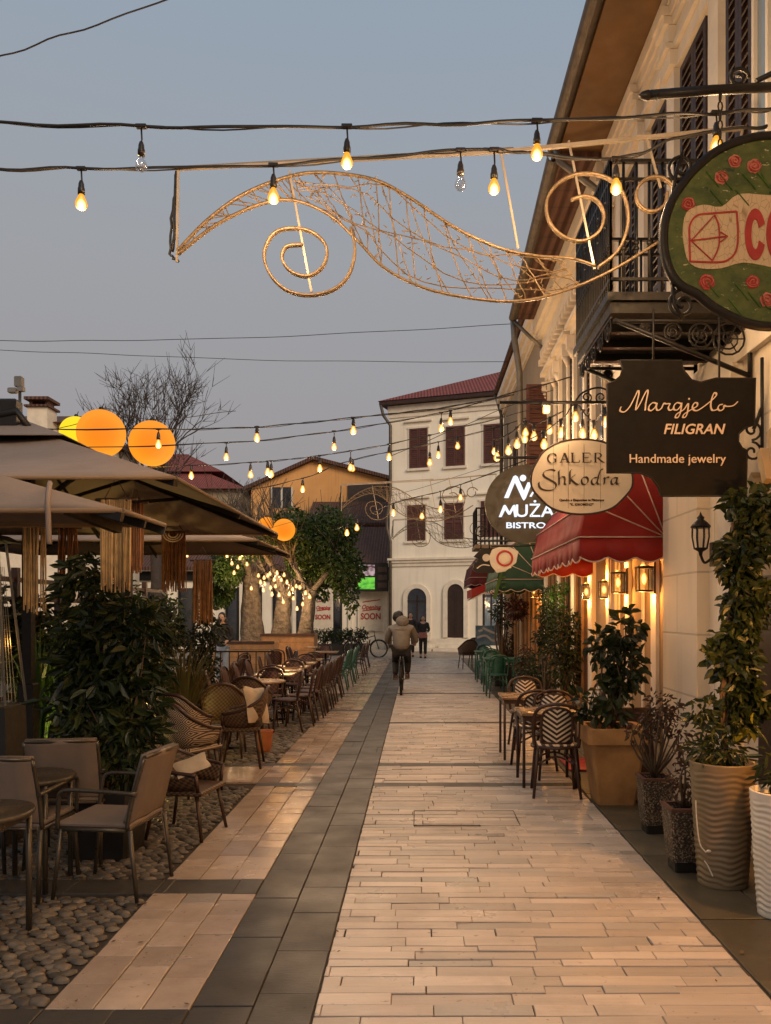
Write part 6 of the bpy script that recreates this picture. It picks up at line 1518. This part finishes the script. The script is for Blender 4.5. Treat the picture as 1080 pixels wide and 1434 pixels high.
# bistro set on the right
ch = bistro_chair('nearest dark cane bistro chair on the right, chevron back towards us'); ch.scale = (1.10, 1.06, 1.02)
G = 'bistro chairs on the right'
place(ch, (GX(777, 7.93), 7.93, 0), radians(-4), 'nearest dark cane bistro chair on the right, its chevron back towards us', G, True)
for X_, Y_, r, s in ((1.47, 8.72, 178, 'dark bistro chair facing us across the nearer small table'), (1.29, 9.25, 4, 'dark bistro chair with its chevron back just behind the nearer small table'), (1.42, 10.62, 182, 'dark bistro chair facing us across the farther small table'), (1.95, 10.0, 90, 'dark bistro chair against the wall by the farther small table')):
    place(ch, (X_, Y_, 0), radians(r), s, G)
tb = small_table('', None, .58, .58)
tag(tb, 'small square table between the two nearest bistro chairs'); tb.location = (1.31, 8.42, 0); tag(tb, None, None, 'small tables on the right')
for _o in (): pass
place(tb, (1.28, 9.95, 0), 0, 'small square table of the farther bistro set, its edge over the paving', 'small tables on the right')
b = MB(); b.bx(1.66, 2.28, 9.0, 9.75, .006, .022, .004); tag(b.build('door_mat', M['red']), 'red door mat glimpsed beyond the nearest bistro chair', 'mat')
t = thing('menu_board', 'dark folding menu board behind the terracotta planter', 'sign', (2.12, 8.15, 0))
b = MB(); b.bar((1.98, 8.15, .45), (2.05, 8.3, 0), .03, .03)
for s in (-1, 1): b.add([(1.92, 8.15 + s * .02, .80), (2.3, 8.15 + s * .02, .80), (2.3, 8.15 + s * .22, .01), (1.92, 8.15 + s * .22, .01), (1.92, 8.15 + s * .035, .80), (2.3, 8.15 + s * .035, .80), (2.3, 8.15 + s * .235, .01), (1.92, 8.15 + s * .235, .01)], [(0, 1, 2, 3), (7, 6, 5, 4), (0, 4, 5, 1), (1, 5, 6, 2), (2, 6, 7, 3), (3, 7, 4, 0)])
b.build('board', M['wood'], t)
# green set
gc = bistro_chair('', 'greenwood', 'greenwood'); gt = small_table('', None, .7, .7, False, 'greenwood', 'greenwood', .76)
G = 'green furniture on the right'
for i, (X_, Y_, r, s) in enumerate(((1.62, 16.9, 5, 'nearest green chair beside the right edge of the paving'), (2.12, 16.6, -5, 'green chair by the wall next to the nearest green one'), (1.70, 18.5, 185, 'green chair facing us across the nearest green table'), (1.72, 19.9, 0, 'green chair at the far green table, back to us'), (1.75, 21.6, 180, 'farthest green chair on the right'))):
    place(gc, (X_, Y_, 0), radians(r), s, G, i == 0)
for i, (X_, Y_, s) in enumerate(((1.75, 17.7, 'nearest green square table on the right'), (1.78, 20.8, 'farther green square table on the right'))): place(gt, (X_, Y_, 0), 0, s, G, i == 0)
tub = tub_chair('', 'cane'); G = 'wicker chairs on the right'
place(tub, (GX(655, 25.4), 25.4, 0), radians(15), 'wicker tub chair at the far end of the right side', G, True); place(tub, (GX(668, 26.6), 26.6, 0), radians(190), 'wicker tub chair behind the far right one', G)
t = thing('display_board', 'blue printed board standing beyond the green tables', 'sign', (GX(682, 26.5), 26.5, 0))
b = MB(); b.bx(GX(666, 26.5), GX(699, 26.5), 26.48, 26.54, ZH(904, 26.5), ZH(876, 26.5)); b.build('panel', M['poster'], t)
b = MB()
for p in (((668, 893), (680, 890), (690, 897), (697, 895)), ((676, 879), (686, 884), (696, 888)), ((670, 884), (676, 882))): b.stroke(cr([(x, z, 0) for x, z in outline(p, 26.5)], 4), .07, 26.478)
b.build('printed_mark', M['white2'], t)
b = MB()
for q in (669, 696): b.tube([(GX(q, 26.5), 26.51, 0), (GX(q, 26.5), 26.51, ZH(903, 26.5))], .02, 5)
b.build('leg', M['greymetal'], t)

# terrace furniture on the left
lc = lounge_chair(''); G = 'grey cushioned chairs on the terrace'
place(lc, (-1.93, 5.22, 0), radians(83), 'grey armchair seen from the side at the edge of the cobbles', G, True)
place(lc, (-2.47, 5.88, 0), radians(8), 'grey cushioned chair back in front of the dark bush planter', G)
place(lc, (-2.52, 5.2, 0), radians(-2), 'grey cushioned chair back cut by the left picture edge', G)
place(lc, (-2.33, 3.72, 0), radians(-95), 'grey cushioned chair mostly outside the lower left corner', G)
rt = small_table('', None, .56, .56, True, 'greymetal', 'greymetal', .70); G = 'round tables on the terrace'
place(rt, (-2.50, 5.28, 0), 0, 'round grey table in front of the cushioned chair backs', G, True); place(rt, (-2.33, 4.34, 0), 0, 'round grey table nearest the lower left corner', G)
t = thing('bowl', 'pale upturned bowl standing behind the left chair back', 'bowl', (-2.62, 5.42, .702)); b = MB(); b.lathe([(.075, 0), (.07, .02), (.045, .04), (.0001, .045)], (-2.62, 5.42, .702), 18); b.build('bowl_shell', M['ink'], t)
rc = tub_chair('', 'diamond'); G = 'patterned rattan chairs on the terrace'
rc2 = tub_chair('', 'cane')
place(rc, (-2.24, 7.95, 0), radians(-28), 'diamond patterned rattan chair nearest the paving', G, True); place(rc, (-2.62, 8.3, 0), radians(20), 'diamond patterned rattan chair half behind the dark bush', G); place(rc, (-2.52, 8.75, 0), radians(-10), 'diamond patterned rattan chair behind the nearest patterned one', G)
G = 'brown cane tub chairs on the terrace'
place(rc2, (-2.36, 10.0, 0), radians(6), 'brown cane tub chair with rounded back facing the far tables', G, True); place(rc2, (-2.25, 11.0, 0), radians(0), 'brown cane tub chair just behind the rounded back one', G)
place(rc2, (-1.84, 6.5, 0), radians(-100), 'dark tub chair with a folded cloth over its arm by the dark bush', G).scale = (1, 1, .82); place(rc2, (-2.0, 9.35, 0), radians(96), 'dark tub chair holding the beige cushion', G)
place(rc2, (-2.95, 9.9, 0), radians(-60), 'brown cane tub chair beside the straw grass', G)
def cushion(label, c, rx, ry, rz, rot, m_='pillow'):
    b = MB(); n = 10; vs = []
    R_ = Matrix.Rotation(rot[2], 3, 'Z') @ Matrix.Rotation(rot[1], 3, 'Y') @ Matrix.Rotation(rot[0], 3, 'X')
    for s in (1, -1):
        for i in range(n + 1):
            for j in range(n + 1):
                u, v = -1 + 2 * i / n, -1 + 2 * j / n; pf = (1 - .12 * (1 - v * v)) ; pg = (1 - .12 * (1 - u * u)); h = ((1 - u * u) * (1 - v * v)) ** .5
                vs.append(V(c) + R_ @ V((u * rx * (1 - .1 * (1 - abs(v)) ** 2), v * ry * (1 - .1 * (1 - abs(u)) ** 2), s * rz * h)))
    k = (n + 1) ** 2; fs = []
    for i in range(n):
        for j in range(n):
            a = i * (n + 1) + j; fs += [(a, a + n + 1, a + n + 2, a + 1), (k + a, k + a + 1, k + a + n + 2, k + a + n + 1)]
    b.add(vs, fs, True); tag(b.build('cushion', M[m_]), label, 'cushion')
cushion('beige cushion propped in the dark tub chair', (-1.83, 9.28, .70), .23, .21, .07, (radians(75), radians(8), radians(70)))
cushion('pale folded cloth draped over the arm of the dark tub chair', (-1.74, 6.30, .575), .13, .085, .022, (radians(35), radians(-18), radians(25)))
x, y = GX(370, 10.35), 10.35
t = thing('plant_pot', 'orange clay pot standing under the row of café tables', 'plant pot', (x, y, .0)); b = MB(); round_pot(b, (x, y, 0), .085, .115, .26, 20); b.build('pot', M['redclay'], t); b = MB(); b.lathe([(.0001, .215), (.1, .215)], (x, y, 0), 14); b.build('earth', M['soil'], t)
ct = small_table('', None, .62, .62, False, 'tabletop', 'iron', .75, True); G = 'café tables in the long row'
ordn = ['nearest', 'second', 'third', 'fourth', 'fifth', 'sixth', 'seventh', 'eighth', 'ninth']
place(ct, (-2.85, 8.75, 0), radians(10), 'square café table among the patterned rattan chairs', G, True)
place(ct, (-2.45, 10.5, 0), radians(0), 'square café table between the brown cane tub chairs', G)
rt2 = small_table('', None, .72, .72, True, 'tabletop', 'iron', .75, True); place(rt2, (-2.30, 12.0, 0), 0, 'round pale café table at the head of the long row', G, True)
for i, Y_ in enumerate((13.3, 14.2, 15.2, 16.3, 17.5)): place(ct, (-2.32 - .01 * i, Y_, 0), 0, ordn[i] + ' rectangular café table of the long row, counted from the round table', G)
for i, (X_, Y_) in enumerate(((-2.35, 20.8), (-2.9, 23.5))): place(ct, (X_, Y_, 0), 0, ('orange lit café table beside the dark green chairs', 'far café table by the orange planter boxes')[i], G)
dk = bistro_chair('', 'wood', 'redweave'); G = 'dark café chairs with red woven seats'
k = 0
for i, (X_, Y_, r) in enumerate([(-1.95, 12.1, 100), (-1.85, 12.75, 95), (-1.82, 13.4, 85), (-1.80, 14.0, 92), (-1.80, 14.6, 88), (-1.80, 15.2, 96), (-1.8, 15.8, 90), (-1.8, 16.4, 84), (-1.8, 17.1, 90)]):
    place(dk, (X_, Y_, 0), radians(r), ordn[i] + ' red seated café chair along the paving edge, counted from the clay pot', G, i == 0)
for i, (X_, Y_, r) in enumerate([(-2.9, 12.2, -80), (-2.9, 13.2, -95), (-2.9, 14.1, -88), (-2.9, 15.1, -92), (-2.9, 16.2, -85), (-2.95, 17.4, -90)]):
    place(dk, (X_, Y_, 0), radians(r), ordn[i] + ' red seated café chair behind the row of tables, counted from the straw grass', G)
for i, (X_, Y_, r) in enumerate([(-3.4, 19.4, 20), (-3.1, 21.0, -60), (-2.6, 22.2, 170)]): place(dk, (X_, Y_, 0), radians(r), ordn[i] + ' dark café chair before the orange planter boxes', G)
G = 'dark café chairs among the tables'
for i, (X_, Y_, r) in enumerate([(-2.32, 12.65, 180), (-2.40, 13.75, 0), (-2.30, 14.7, 175), (-2.36, 15.75, 8), (-2.34, 16.9, 180), (-2.3, 18.2, 4)]): place(dk, (X_, Y_, 0), radians(r), ordn[i] + ' dark café chair between two tables of the long row, counted from the round table', G)
G = 'dark café chairs in the back row'
for i, (X_, Y_, r) in enumerate([(-3.5, 12.4, 70), (-3.6, 13.4, 100), (-3.5, 14.5, 90), (-3.55, 15.5, 80), (-3.9, 17.6, 60), (-3.0, 18.6, 110), (-2.9, 19.8, -80)]): place(dk, (X_, Y_, 0), radians(r), ordn[i] + ' dark café chair in the back row by the railing', G)
for i, Y_ in enumerate((12.9, 15.0)): place(ct, (-3.2 - .85, Y_, 0), 0, ordn[i] + ' dim café table in the back row by the railing', 'café tables in the back row')
dg = bistro_chair('', 'greenwood', 'greenwood'); G = 'dark green chairs on the terrace'
for i, (X_, Y_, r) in enumerate([(-1.82, 18.4, 95), (-1.8, 19.2, 80), (-1.8, 20.3, 100), (-1.80, 21.3, 88)]): place(dg, (X_, Y_, 0), radians(r), ordn[i] + ' dark green chair past the red seated ones by the paving', G, i == 0)
bk = bistro_chair('', 'wood', 'wood'); G = 'far brown chairs by the bicycle'
for i, (X_, Y_, r) in enumerate([(-1.72, 22.6, 85), (-1.75, 24.2, 95), (-1.78, 26.0, 90)]): place(bk, (X_, Y_, 0), radians(r), ordn[i] + ' far brown chair left of the cyclist, counted from the green ones', G, i == 0)
for i, (a, c, Z, y0, s) in enumerate(((298, 383, 23.8, 899, 'long orange wooden planter box in front of the plane trees'), (366, 440, 26.0, 888, 'shorter orange wooden planter box farther right'))):
    x0, x1, zt = GX(a, Z), GX(c, Z), ZH(y0, Z); t = thing('planter_box', s, 'planter', ((x0 + x1) / 2, Z, 0))
    b = MB(); n = 4
    for j in range(n): b.bx(x0, x1, Z, Z + .03, zt * j / n + .004, zt * (j + 1) / n - .004, .003)
    b.bx(x0, x0 + .03, Z + .031, Z + .9, 0, zt); b.bx(x1 - .03, x1, Z + .031, Z + .9, 0, zt); b.bx(x0, x1, Z + .901, Z + .93, 0, zt); b.build('boards', M['planter'], t)
    b = MB(); b.bx(x0 + .03, x1 - .03, Z + .03, Z + .9, .02, zt - .08); b.build('earth', M['soil'], t)
    b = MB(); b.bx(x0 - .03, x1 + .03, Z - .03, Z + .0, zt - .06, zt + .02); b.build('rail', M['wood'], t)
t = thing('fence_stand', 'thin black iron railing among the chairs left of the tables', 'railing', (-4.0, 16.6, 0)); b = MB()
for i in range(12): b.tube([(-4.9 + i * .18, 16.6, 0), (-4.9 + i * .18, 16.6, .95)], .01, 4)
b.bar((-4.95, 16.6, .95), (-2.9, 16.6, .95), .03, .03); b.bar((-4.95, 16.6, .3), (-2.9, 16.6, .3), .02, .02); b.build('rails', M['iron'], t)

# worn cover let into the paving, litter and fallen leaves
t = thing('access_cover', 'rectangular paved access cover let into the pale paving', 'cover', (GX(655, 6.95), 6.95, .004))
x0, x1, y0, y1 = GX(580, 6.95), GX(724, 6.95), 6.72, 7.22
b = MB()
for q in (((x0, y0), (x1, y0)), ((x1, y0), (x1, y1)), ((x1, y1), (x0, y1)), ((x0, y1), (x0, y0))): b.bar((*q[0], .001), (*q[1], .001), .007, .008)
b.build('rim', M['mortar'], t)
b = MB(); rq = random.Random(3)
for i in range(150):
    y = rq.uniform(3.6, 24) ** 1.0; x = rq.uniform(XL, XR + .4) if i % 3 else rq.choice((XD, XS, XR, XL)) + rq.gauss(0, .03); a = rq.uniform(0, 6.3); l = rq.uniform(.012, .045)
    d = V((cos(a), sin(a), 0)); s_ = V((-d.y, d.x, 0)); p = V((x, y, .007))
    b.add([p, p + d * l * .5 + s_ * l * .3 + V((0, 0, .004)), p + d * l + V((0, 0, .006)), p + d * l * .5 - s_ * l * .3 + V((0, 0, .003))], [(0, 1, 2), (0, 2, 3)])
b.build('fallen_leaves', M['stem'], kind='stuff')
# ---------------------------------------------------------------- bicycles
def bicycle(label, loc, rz):
    t = thing('bicycle', label, 'bicycle')
    R_ = .335
    for y in (-.52, .52):
        b = MB(); b.tube([(0, y + R_ * cos(a), R_ + R_ * sin(a)) for a in [i * pi / 16 for i in range(32)]], .027, 8, closed=True, up=(1, 0, 0)); wh = b.build('wheel', M['rubber'], t)
        b = MB(); b.tube([(0, y + (R_ - .03) * cos(a), R_ + (R_ - .03) * sin(a)) for a in [i * pi / 16 for i in range(32)]], .011, 5, closed=True, up=(1, 0, 0))
        for i in range(18): a = i * pi / 9; b.tube([((-1) ** i * .02, y, R_), (0, y + (R_ - .03) * cos(a), R_ + (R_ - .03) * sin(a))], .0022, 3)
        b.tube([(-.05, y, R_), (.05, y, R_)], .018, 6); b.build('rim', M['chrome'], wh)
        b = MB(); vs = []
        for i in range(13):
            a = radians(15 + i * 13) if y < 0 else radians(30 + i * 11)
            for x in (-.03, .03): vs.append((x, y + (R_ + .035) * cos(a + (.35 if y < 0 else 0)), R_ + (R_ + .035) * sin(a + (.35 if y < 0 else 0))))
        b.add(vs, [(2 * i, 2 * i + 1, 2 * i + 3, 2 * i + 2) for i in range(12)], True); o = b.build('mudguard', M['iron'], t); o.modifiers.new('thick', 'SOLIDIFY').thickness = .004
    b = MB(); bb = (0, -.08, .29); st = (0, -.24, .80); hd = (0, .36, .84); hb = (0, .39, .68)
    for p, q_, r in ((bb, st, .016), (bb, hb, .018), ((0, -.20, .68), hd, .016), (hd, hb, .02)): b.tube([p, q_], r, 7)
    for s in (-1, 1):
        b.tube([(s * .04, -.52, R_), (0, -.20, .70)], .009, 5); b.tube([(s * .04, -.52, R_), bb], .010, 5); b.tube([(s * .045, .52, R_), (s * .02, .41, .66)], .011, 5)
    b.tube([st, (0, -.26, .90)], .013, 6); b.tube([hd, (0, .34, .98)], .013, 6); b.build('frame', M['iron'], t)
    b = MB(); b.tube([(0, -.38, .935), (0, -.30, .935), (0, -.18, .93), (0, -.10, .925)], [.09, .075, .035, .018], 8, flat=.45, up=(0, 0, 1)); b.build('saddle', M['rubber'], t)
    b = MB(); b.tube(cr([(-.29, .18, 1.02), (-.24, .30, 1.03), (0, .35, .99), (.24, .30, 1.03), (.29, .18, 1.02)], 5), .012, 6); b.build('handlebar', M['chrome'], t)
    b = MB()
    for s in (-1, 1): b.bar((s * .06, -.08, .29), (s * .07, -.08 + s * .165, .285), .018, .012); b.box((s * .12, -.08 + s * .165, .285), (.09, .08, .02))
    b.tube([(-.07, -.08, .29), (.07, -.08, .29)], .015, 6); b.lathe([(.085, -.003), (.085, .003)], (0, 0, 0), 18)
    for i in range(len(b.v) - 36, len(b.v)): v = b.v[i]; b.v[i] = (.05 + v[2], -.08 + v[0], .29 + v[1])
    b.build('crank', M['chrome'], t)
    b = MB(); b.box((0, -.60, .73), (.11, .26, .015)); b.bar((-.05, -.52, .34), (-.05, -.6, .73), .008, .008); b.bar((.05, -.52, .34), (.05, -.6, .73), .008, .008); b.box((0, -.765, .60), (.05, .02, .06), bev=.005); b.build('carrier', M['iron'], t)
    t.location = loc; t.rotation_euler = (0, 0, rz); return t
BX, BY = GX(562.5, 17.9), 17.9
bicycle('black bicycle ridden away along the pale paving', (BX, BY, 0), 0)
bicycle('parked bicycle by the dark shrubs left of the cyclist', (GX(512, 31.5), 31.5, 0), radians(-75))

# ---------------------------------------------------------------- people
def skin(name, joints, edges, m_, parent, sub=2, root=0):
    """one continuous surface grown round a skeleton of joints ((x,y,z), radius or (rx,ry))"""
    r0 = parent
    while r0.parent is not None: r0 = r0.parent
    me = bpy.data.meshes.new(name); me.from_pydata([V(j[0]) - V(r0.location) for j in joints], edges, []); me.update()
    o = bpy.data.objects.new(name, me); COL.objects.link(o); o.modifiers.new('Skin', 'SKIN').use_smooth_shade = True
    if not me.skin_vertices: me.attributes  # layer is made by the modifier
    for i, j in enumerate(joints):
        r = j[1]; me.skin_vertices[0].data[i].radius = (r, r) if not isinstance(r, tuple) else r
        me.skin_vertices[0].data[i].use_root = i == root
    o.modifiers.new('Sub', 'SUBSURF').levels = sub; o.modifiers['Sub'].render_levels = sub
    me.materials.append(m_); o.parent = parent
    return o
def chain_e(*seqs): return [(a, b) for s in seqs for a, b in zip(s, s[1:])]
def head_parts(t, c, m_hair, r=.105, yaw=0, long=False, face=1):
    """head on the body: c = centre, face +1 looks along -y"""
    b = MB(); c = V(c); b.ball(c, 1, 16, 12, (r * .78, r * .92, r * 1.18)); b.tube([c + V((0, .01, -r * .7)), c + V((0, .02, -r * 1.9))], [.05, .055], 8)
    for s in (-1, 1): b.ball(c + V((s * r * .78, .005, 0)), 1, 6, 4, (.012, .02, .032))
    b.ball(c + V((0, -face * r * .95, -.01)), 1, 6, 4, (.014, .022, .024)); b.ball(c + V((0, -face * r * .84, -.052)), 1, 6, 4, (.024, .012, .008))
    hd = b.build('head', M['skin'], t)
    b = MB()
    for s in (-1, 1): b.ball(c + V((s * .034, -face * r * .84, .018)), 1, 6, 4, (.014, .008, .007))
    b.build('eye', M['hair'], hd)
    b = MB(); b.ball(c + V((0, face * .022, .024)), 1, 16, 10, (r * .90, r * 1.0, r * 1.14))
    if long:
        b.tube(cr([c + V((0, face * .05, .02)), c + V((-.05, face * .075, -.10)), c + V((-.06, face * .07, -.25))], 4), [.09] * 4 + [.075] * 4 + [.03], 8); b.tube(cr([c + V((.0, face * .05, .02)), c + V((.06, face * .06, -.10)), c + V((.08, face * .05, -.23))], 4), [.08] * 4 + [.06] * 4 + [.02], 8)
    b.build('hair', m_hair, t)
def hand(j, e, base, d, side, k):
    """palm, five fingers as short chains; returns nothing, extends joints and edges"""
    b0 = V(base); d = V(d).normalized(); s = V(side).normalized(); up = d.cross(s)
    pi_ = len(j); j.append((tuple(b0 + d * .045), .026)); e.append((k, pi_))
    for f in range(4):
        o = s * (-.028 + .019 * f); L = (.068, .078, .074, .058)[f]; a = len(j)
        j.append((tuple(b0 + d * .088 + o), .0095)); j.append((tuple(b0 + d * (.088 + L * .5) + o + up * .012), .0088)); j.append((tuple(b0 + d * (.088 + L * .8) + o + up * .034), .0075)); e += [(pi_, a), (a, a + 1), (a + 1, a + 2)]
    a = len(j); j.append((tuple(b0 + d * .04 - s * .04 + up * .01), .011)); j.append((tuple(b0 + d * .075 - s * .055 + up * .02), .009)); e += [(pi_, a), (a, a + 1)]
# the cyclist, seen from behind
t = thing('person', 'cyclist in a hooded grey puffer jacket riding away from us', 'person', (BX, BY - .2, 0))
ox, oy = BX, BY
Q = lambda x, y, z: (ox + x, oy + y, z)
j = [(Q(0, -.27, .97), .115), (Q(0, -.25, 1.12), .12), (Q(0, -.20, 1.30), .135), (Q(0, -.15, 1.43), .10), (Q(-.01, -.12, 1.52), .052), (Q(-.03, -.10, 1.62), .08)]
e = chain_e((0, 1, 2, 3, 4, 5))
for s, kz in ((-1, .295), (1, .295)):
    a = len(j); fy = -.08 + (.165 if s > 0 else -.165)
    j += [(Q(s * .10, -.22, .93), .085), (Q(s * .12, .12 + (.10 if s > 0 else 0), .66), .062), (Q(s * .12, fy - .04, kz + .08), .042), (Q(s * .125, fy + .10, kz + .045), .035)]
    e += [(0, a), (a, a + 1), (a + 1, a + 2), (a + 2, a + 3)]
for s in (-1, 1):
    a = len(j); j += [(Q(s * .19, -.14, 1.40), .058), (Q(s * .27, .0, 1.17), .044), (Q(s * .28, .16, 1.05), .032)]; e += [(3, a), (a, a + 1), (a + 1, a + 2)]
    hand(j, e, Q(s * .28, .16, 1.05), (0, 1, -.15), (s, 0, 0), a + 2)
skin('body', j, e, M['skin'], t)
j = [(Q(0, -.31, .90), (.18, .15)), (Q(0, -.28, 1.10), (.20, .155)), (Q(0, -.23, 1.27), (.215, .16)), (Q(0, -.17, 1.42), (.175, .13)), (Q(-.01, -.13, 1.50), .09)]; e = chain_e((0, 1, 2, 3, 4))
for s in (-1, 1):
    a = len(j); j += [(Q(s * .215, -.15, 1.39), .088), (Q(s * .285, -.06, 1.25), .078), (Q(s * .315, .02, 1.13), .070), (Q(s * .29, .12, 1.07), .052)]; e += [(3, a), (a, a + 1), (a + 1, a + 2), (a + 2, a + 3)]
jk = skin('jacket', j, e, M['coat'], t)
b = MB(); b.ball(Q(.02, -.235, 1.545), 1, 18, 12, (.135, .085, .115)); b.tube([Q(.02 + .125 * cos(a), -.19 - .045 * sin(a) * .4, 1.55 + .105 * sin(a)) for a in [i * pi / 8 for i in range(16)]], .022, 6, closed=True); b.build('hood', M['coat'], jk)
b = MB()
for z, r in ((1.02, .178), (1.14, .196), (1.26, .198), (1.37, .18)): b.tube([Q(r * 1.02 * cos(a), -.29 + .17 * (z - .98) + .135 * sin(a) , z) for a in [pi * i / 12 + pi for i in range(13)]], .006, 5)
b.build('quilt_seam', M['cushion'], jk)
j = [(Q(0, -.27, .98), (.17, .135))]; e = []
for s, kz in ((-1, .295), (1, .295)):
    a = len(j); fy = -.08 + (.165 if s > 0 else -.165)
    j += [(Q(s * .11, -.21, .92), .105), (Q(s * .135, .11 + (.10 if s > 0 else 0), .66), .085), (Q(s * .125, fy - .05, kz + .12), .062)]; e += [(0, a), (a, a + 1), (a + 1, a + 2)]
skin('trousers', j, e, M['black'], t)
for s, kz in ((-1, .295), (1, .295)):
    fy = -.08 + (.165 if s > 0 else -.165); skin('shoe', [(Q(s * .125, fy - .08, kz + .055), .05), (Q(s * .125, fy - .01, kz + .04), .045), (Q(s * .125, fy + .12, kz + .035), .036), (Q(s * .125, fy - .06, kz + .13), .05)], [(0, 1), (1, 2), (0, 3)], M['wood'], t, 1)
head_parts(t, Q(-.055, -.075, 1.63), M['hair'], .112, face=-1)
b = MB(); b.ball(Q(-.075, -.09, 1.645), 1, 14, 10, (.125, .125, .125)); b.build('woolly_hat', M['hair'], t)
# two people on foot, facing us
def walker(label, x, y, H, coat, legs, hair, scarf=None, yaw=0, step=.1, bag=False, skirt=True):
    s_ = H / 1.66; t = thing('person', label, 'person', (x, y, 0)); Q = lambda a, c, z: (x + a * s_, y + c * s_, z * s_)
    j = [(Q(0, 0, .93), .115), (Q(0, 0, 1.10), .105), (Q(0, .01, 1.27), .125), (Q(0, .01, 1.38), .09), (Q(0, 0, 1.45), .05), (Q(0, -.01, 1.55), .075)]; e = chain_e((0, 1, 2, 3, 4, 5))
    for s in (-1, 1):
        a = len(j); f = s * step; j += [(Q(s * .085, 0, .88), .085), (Q(s * .085, -f * .5 - .02, .48), .06), (Q(s * .085, -f * .6 + .02, .09), .042), (Q(s * .085, -f * .6 - .10, .035), .034)]; e += [(0, a), (a, a + 1), (a + 1, a + 2), (a + 2, a + 3)]
    for s in (-1, 1):
        a = len(j); el = (s * .23, .02, 1.10); wr = (s * .14, -.16, 1.02) if s > 0 else (s * .20, -.10, .92); j += [(Q(s * .165, .01, 1.35), .054), (Q(*el), .042), (Q(*wr), .032)]; e += [(3, a), (a, a + 1), (a + 1, a + 2)]
        hand(j, e, Q(*wr), (-.3 * s, -.6, -.5), (1, 0, 0), a + 2)
    skin('body', j, e, M['skin'], t)
    j = [(Q(0, 0, .62 if skirt else .85), (.16, .13)), (Q(0, 0, .95), (.15, .12)), (Q(0, .01, 1.25), (.17, .13)), (Q(0, .01, 1.38), (.12, .10)), (Q(0, 0, 1.44), .065)]; e = chain_e((0, 1, 2, 3, 4))
    for s in (-1, 1):
        a = len(j); el = (s * .24, .02, 1.10); wr = (s * .15, -.14, 1.03) if s > 0 else (s * .205, -.08, .95); j += [(Q(s * .175, .01, 1.35), .07), (Q(*el), .060), (Q(*wr), .048)]; e += [(3, a), (a, a + 1), (a + 1, a + 2)]
    skin('coat', j, e, coat, t)
    j = [(Q(0, 0, .9), (.13, .11))]; e = []
    for s in (-1, 1): a = len(j); f = s * step; j += [(Q(s * .088, 0, .84), .095), (Q(s * .088, -f * .5 - .02, .48), .075), (Q(s * .088, -f * .6 + .02, .14), .060)]; e += [(0, a), (a, a + 1), (a + 1, a + 2)]
    skin('trousers', j, e, legs, t)
    for s in (-1, 1): f = s * step; skin('shoe', [(Q(s * .088, -f * .6 + .04, .05), .045), (Q(s * .088, -f * .6 - .05, .042), .042), (Q(s * .088, -f * .6 - .15, .034), .034), (Q(s * .088, -f * .6 + .02, .13), .05)], [(0, 1), (1, 2), (0, 3)], M['rubber'], t, 1)
    head_parts(t, Q(0, -.015, 1.555), hair, .100 * s_, long=True)
    if scarf:
        b = MB(); b.tube([Q(.10 * cos(a), .0 + .09 * sin(a), 1.43 + .01 * sin(3 * a)) for a in [i * pi / 8 for i in range(16)]], .035, 7, closed=True)
        b.tube(cr([Q(-.03, -.12, 1.41), Q(-.06, -.155, 1.2), Q(-.05, -.165, .95)], 4), [.035] * 5 + [.045] * 4, 6, flat=.4, up=(0, 1, 0)); b.tube(cr([Q(.05, -.12, 1.41), Q(.06, -.165, 1.15), Q(.07, -.165, .80)], 4), [.035] * 5 + [.05] * 4, 6, flat=.4, up=(0, 1, 0)); b.build('scarf', scarf, t)
    if bag:
        b = MB(); b.box(Q(.0, -.20, .90), (.30, .12, .22), bev=.02); b.build('bag', M['scarf'], t)
    return t
walker('woman in a long dark coat with a rose bag walking towards us', GX(592.5, 31.2), 31.2, 1.60, M['black'], M['black'], M['hair'], None, bag=True)
walker('woman in dark clothes half hidden behind the cyclist', GX(575, 32.0), 32.0, 1.72, M['black'], M['black'], M['hair'], None, step=-.12, skirt=False)
walker('person in a dark top and pale jeans standing among the terrace tables', GX(311, 19.5), 19.5, 1.72, M['black'], M['jeans'], M['hair'], None, step=.06, skirt=False)
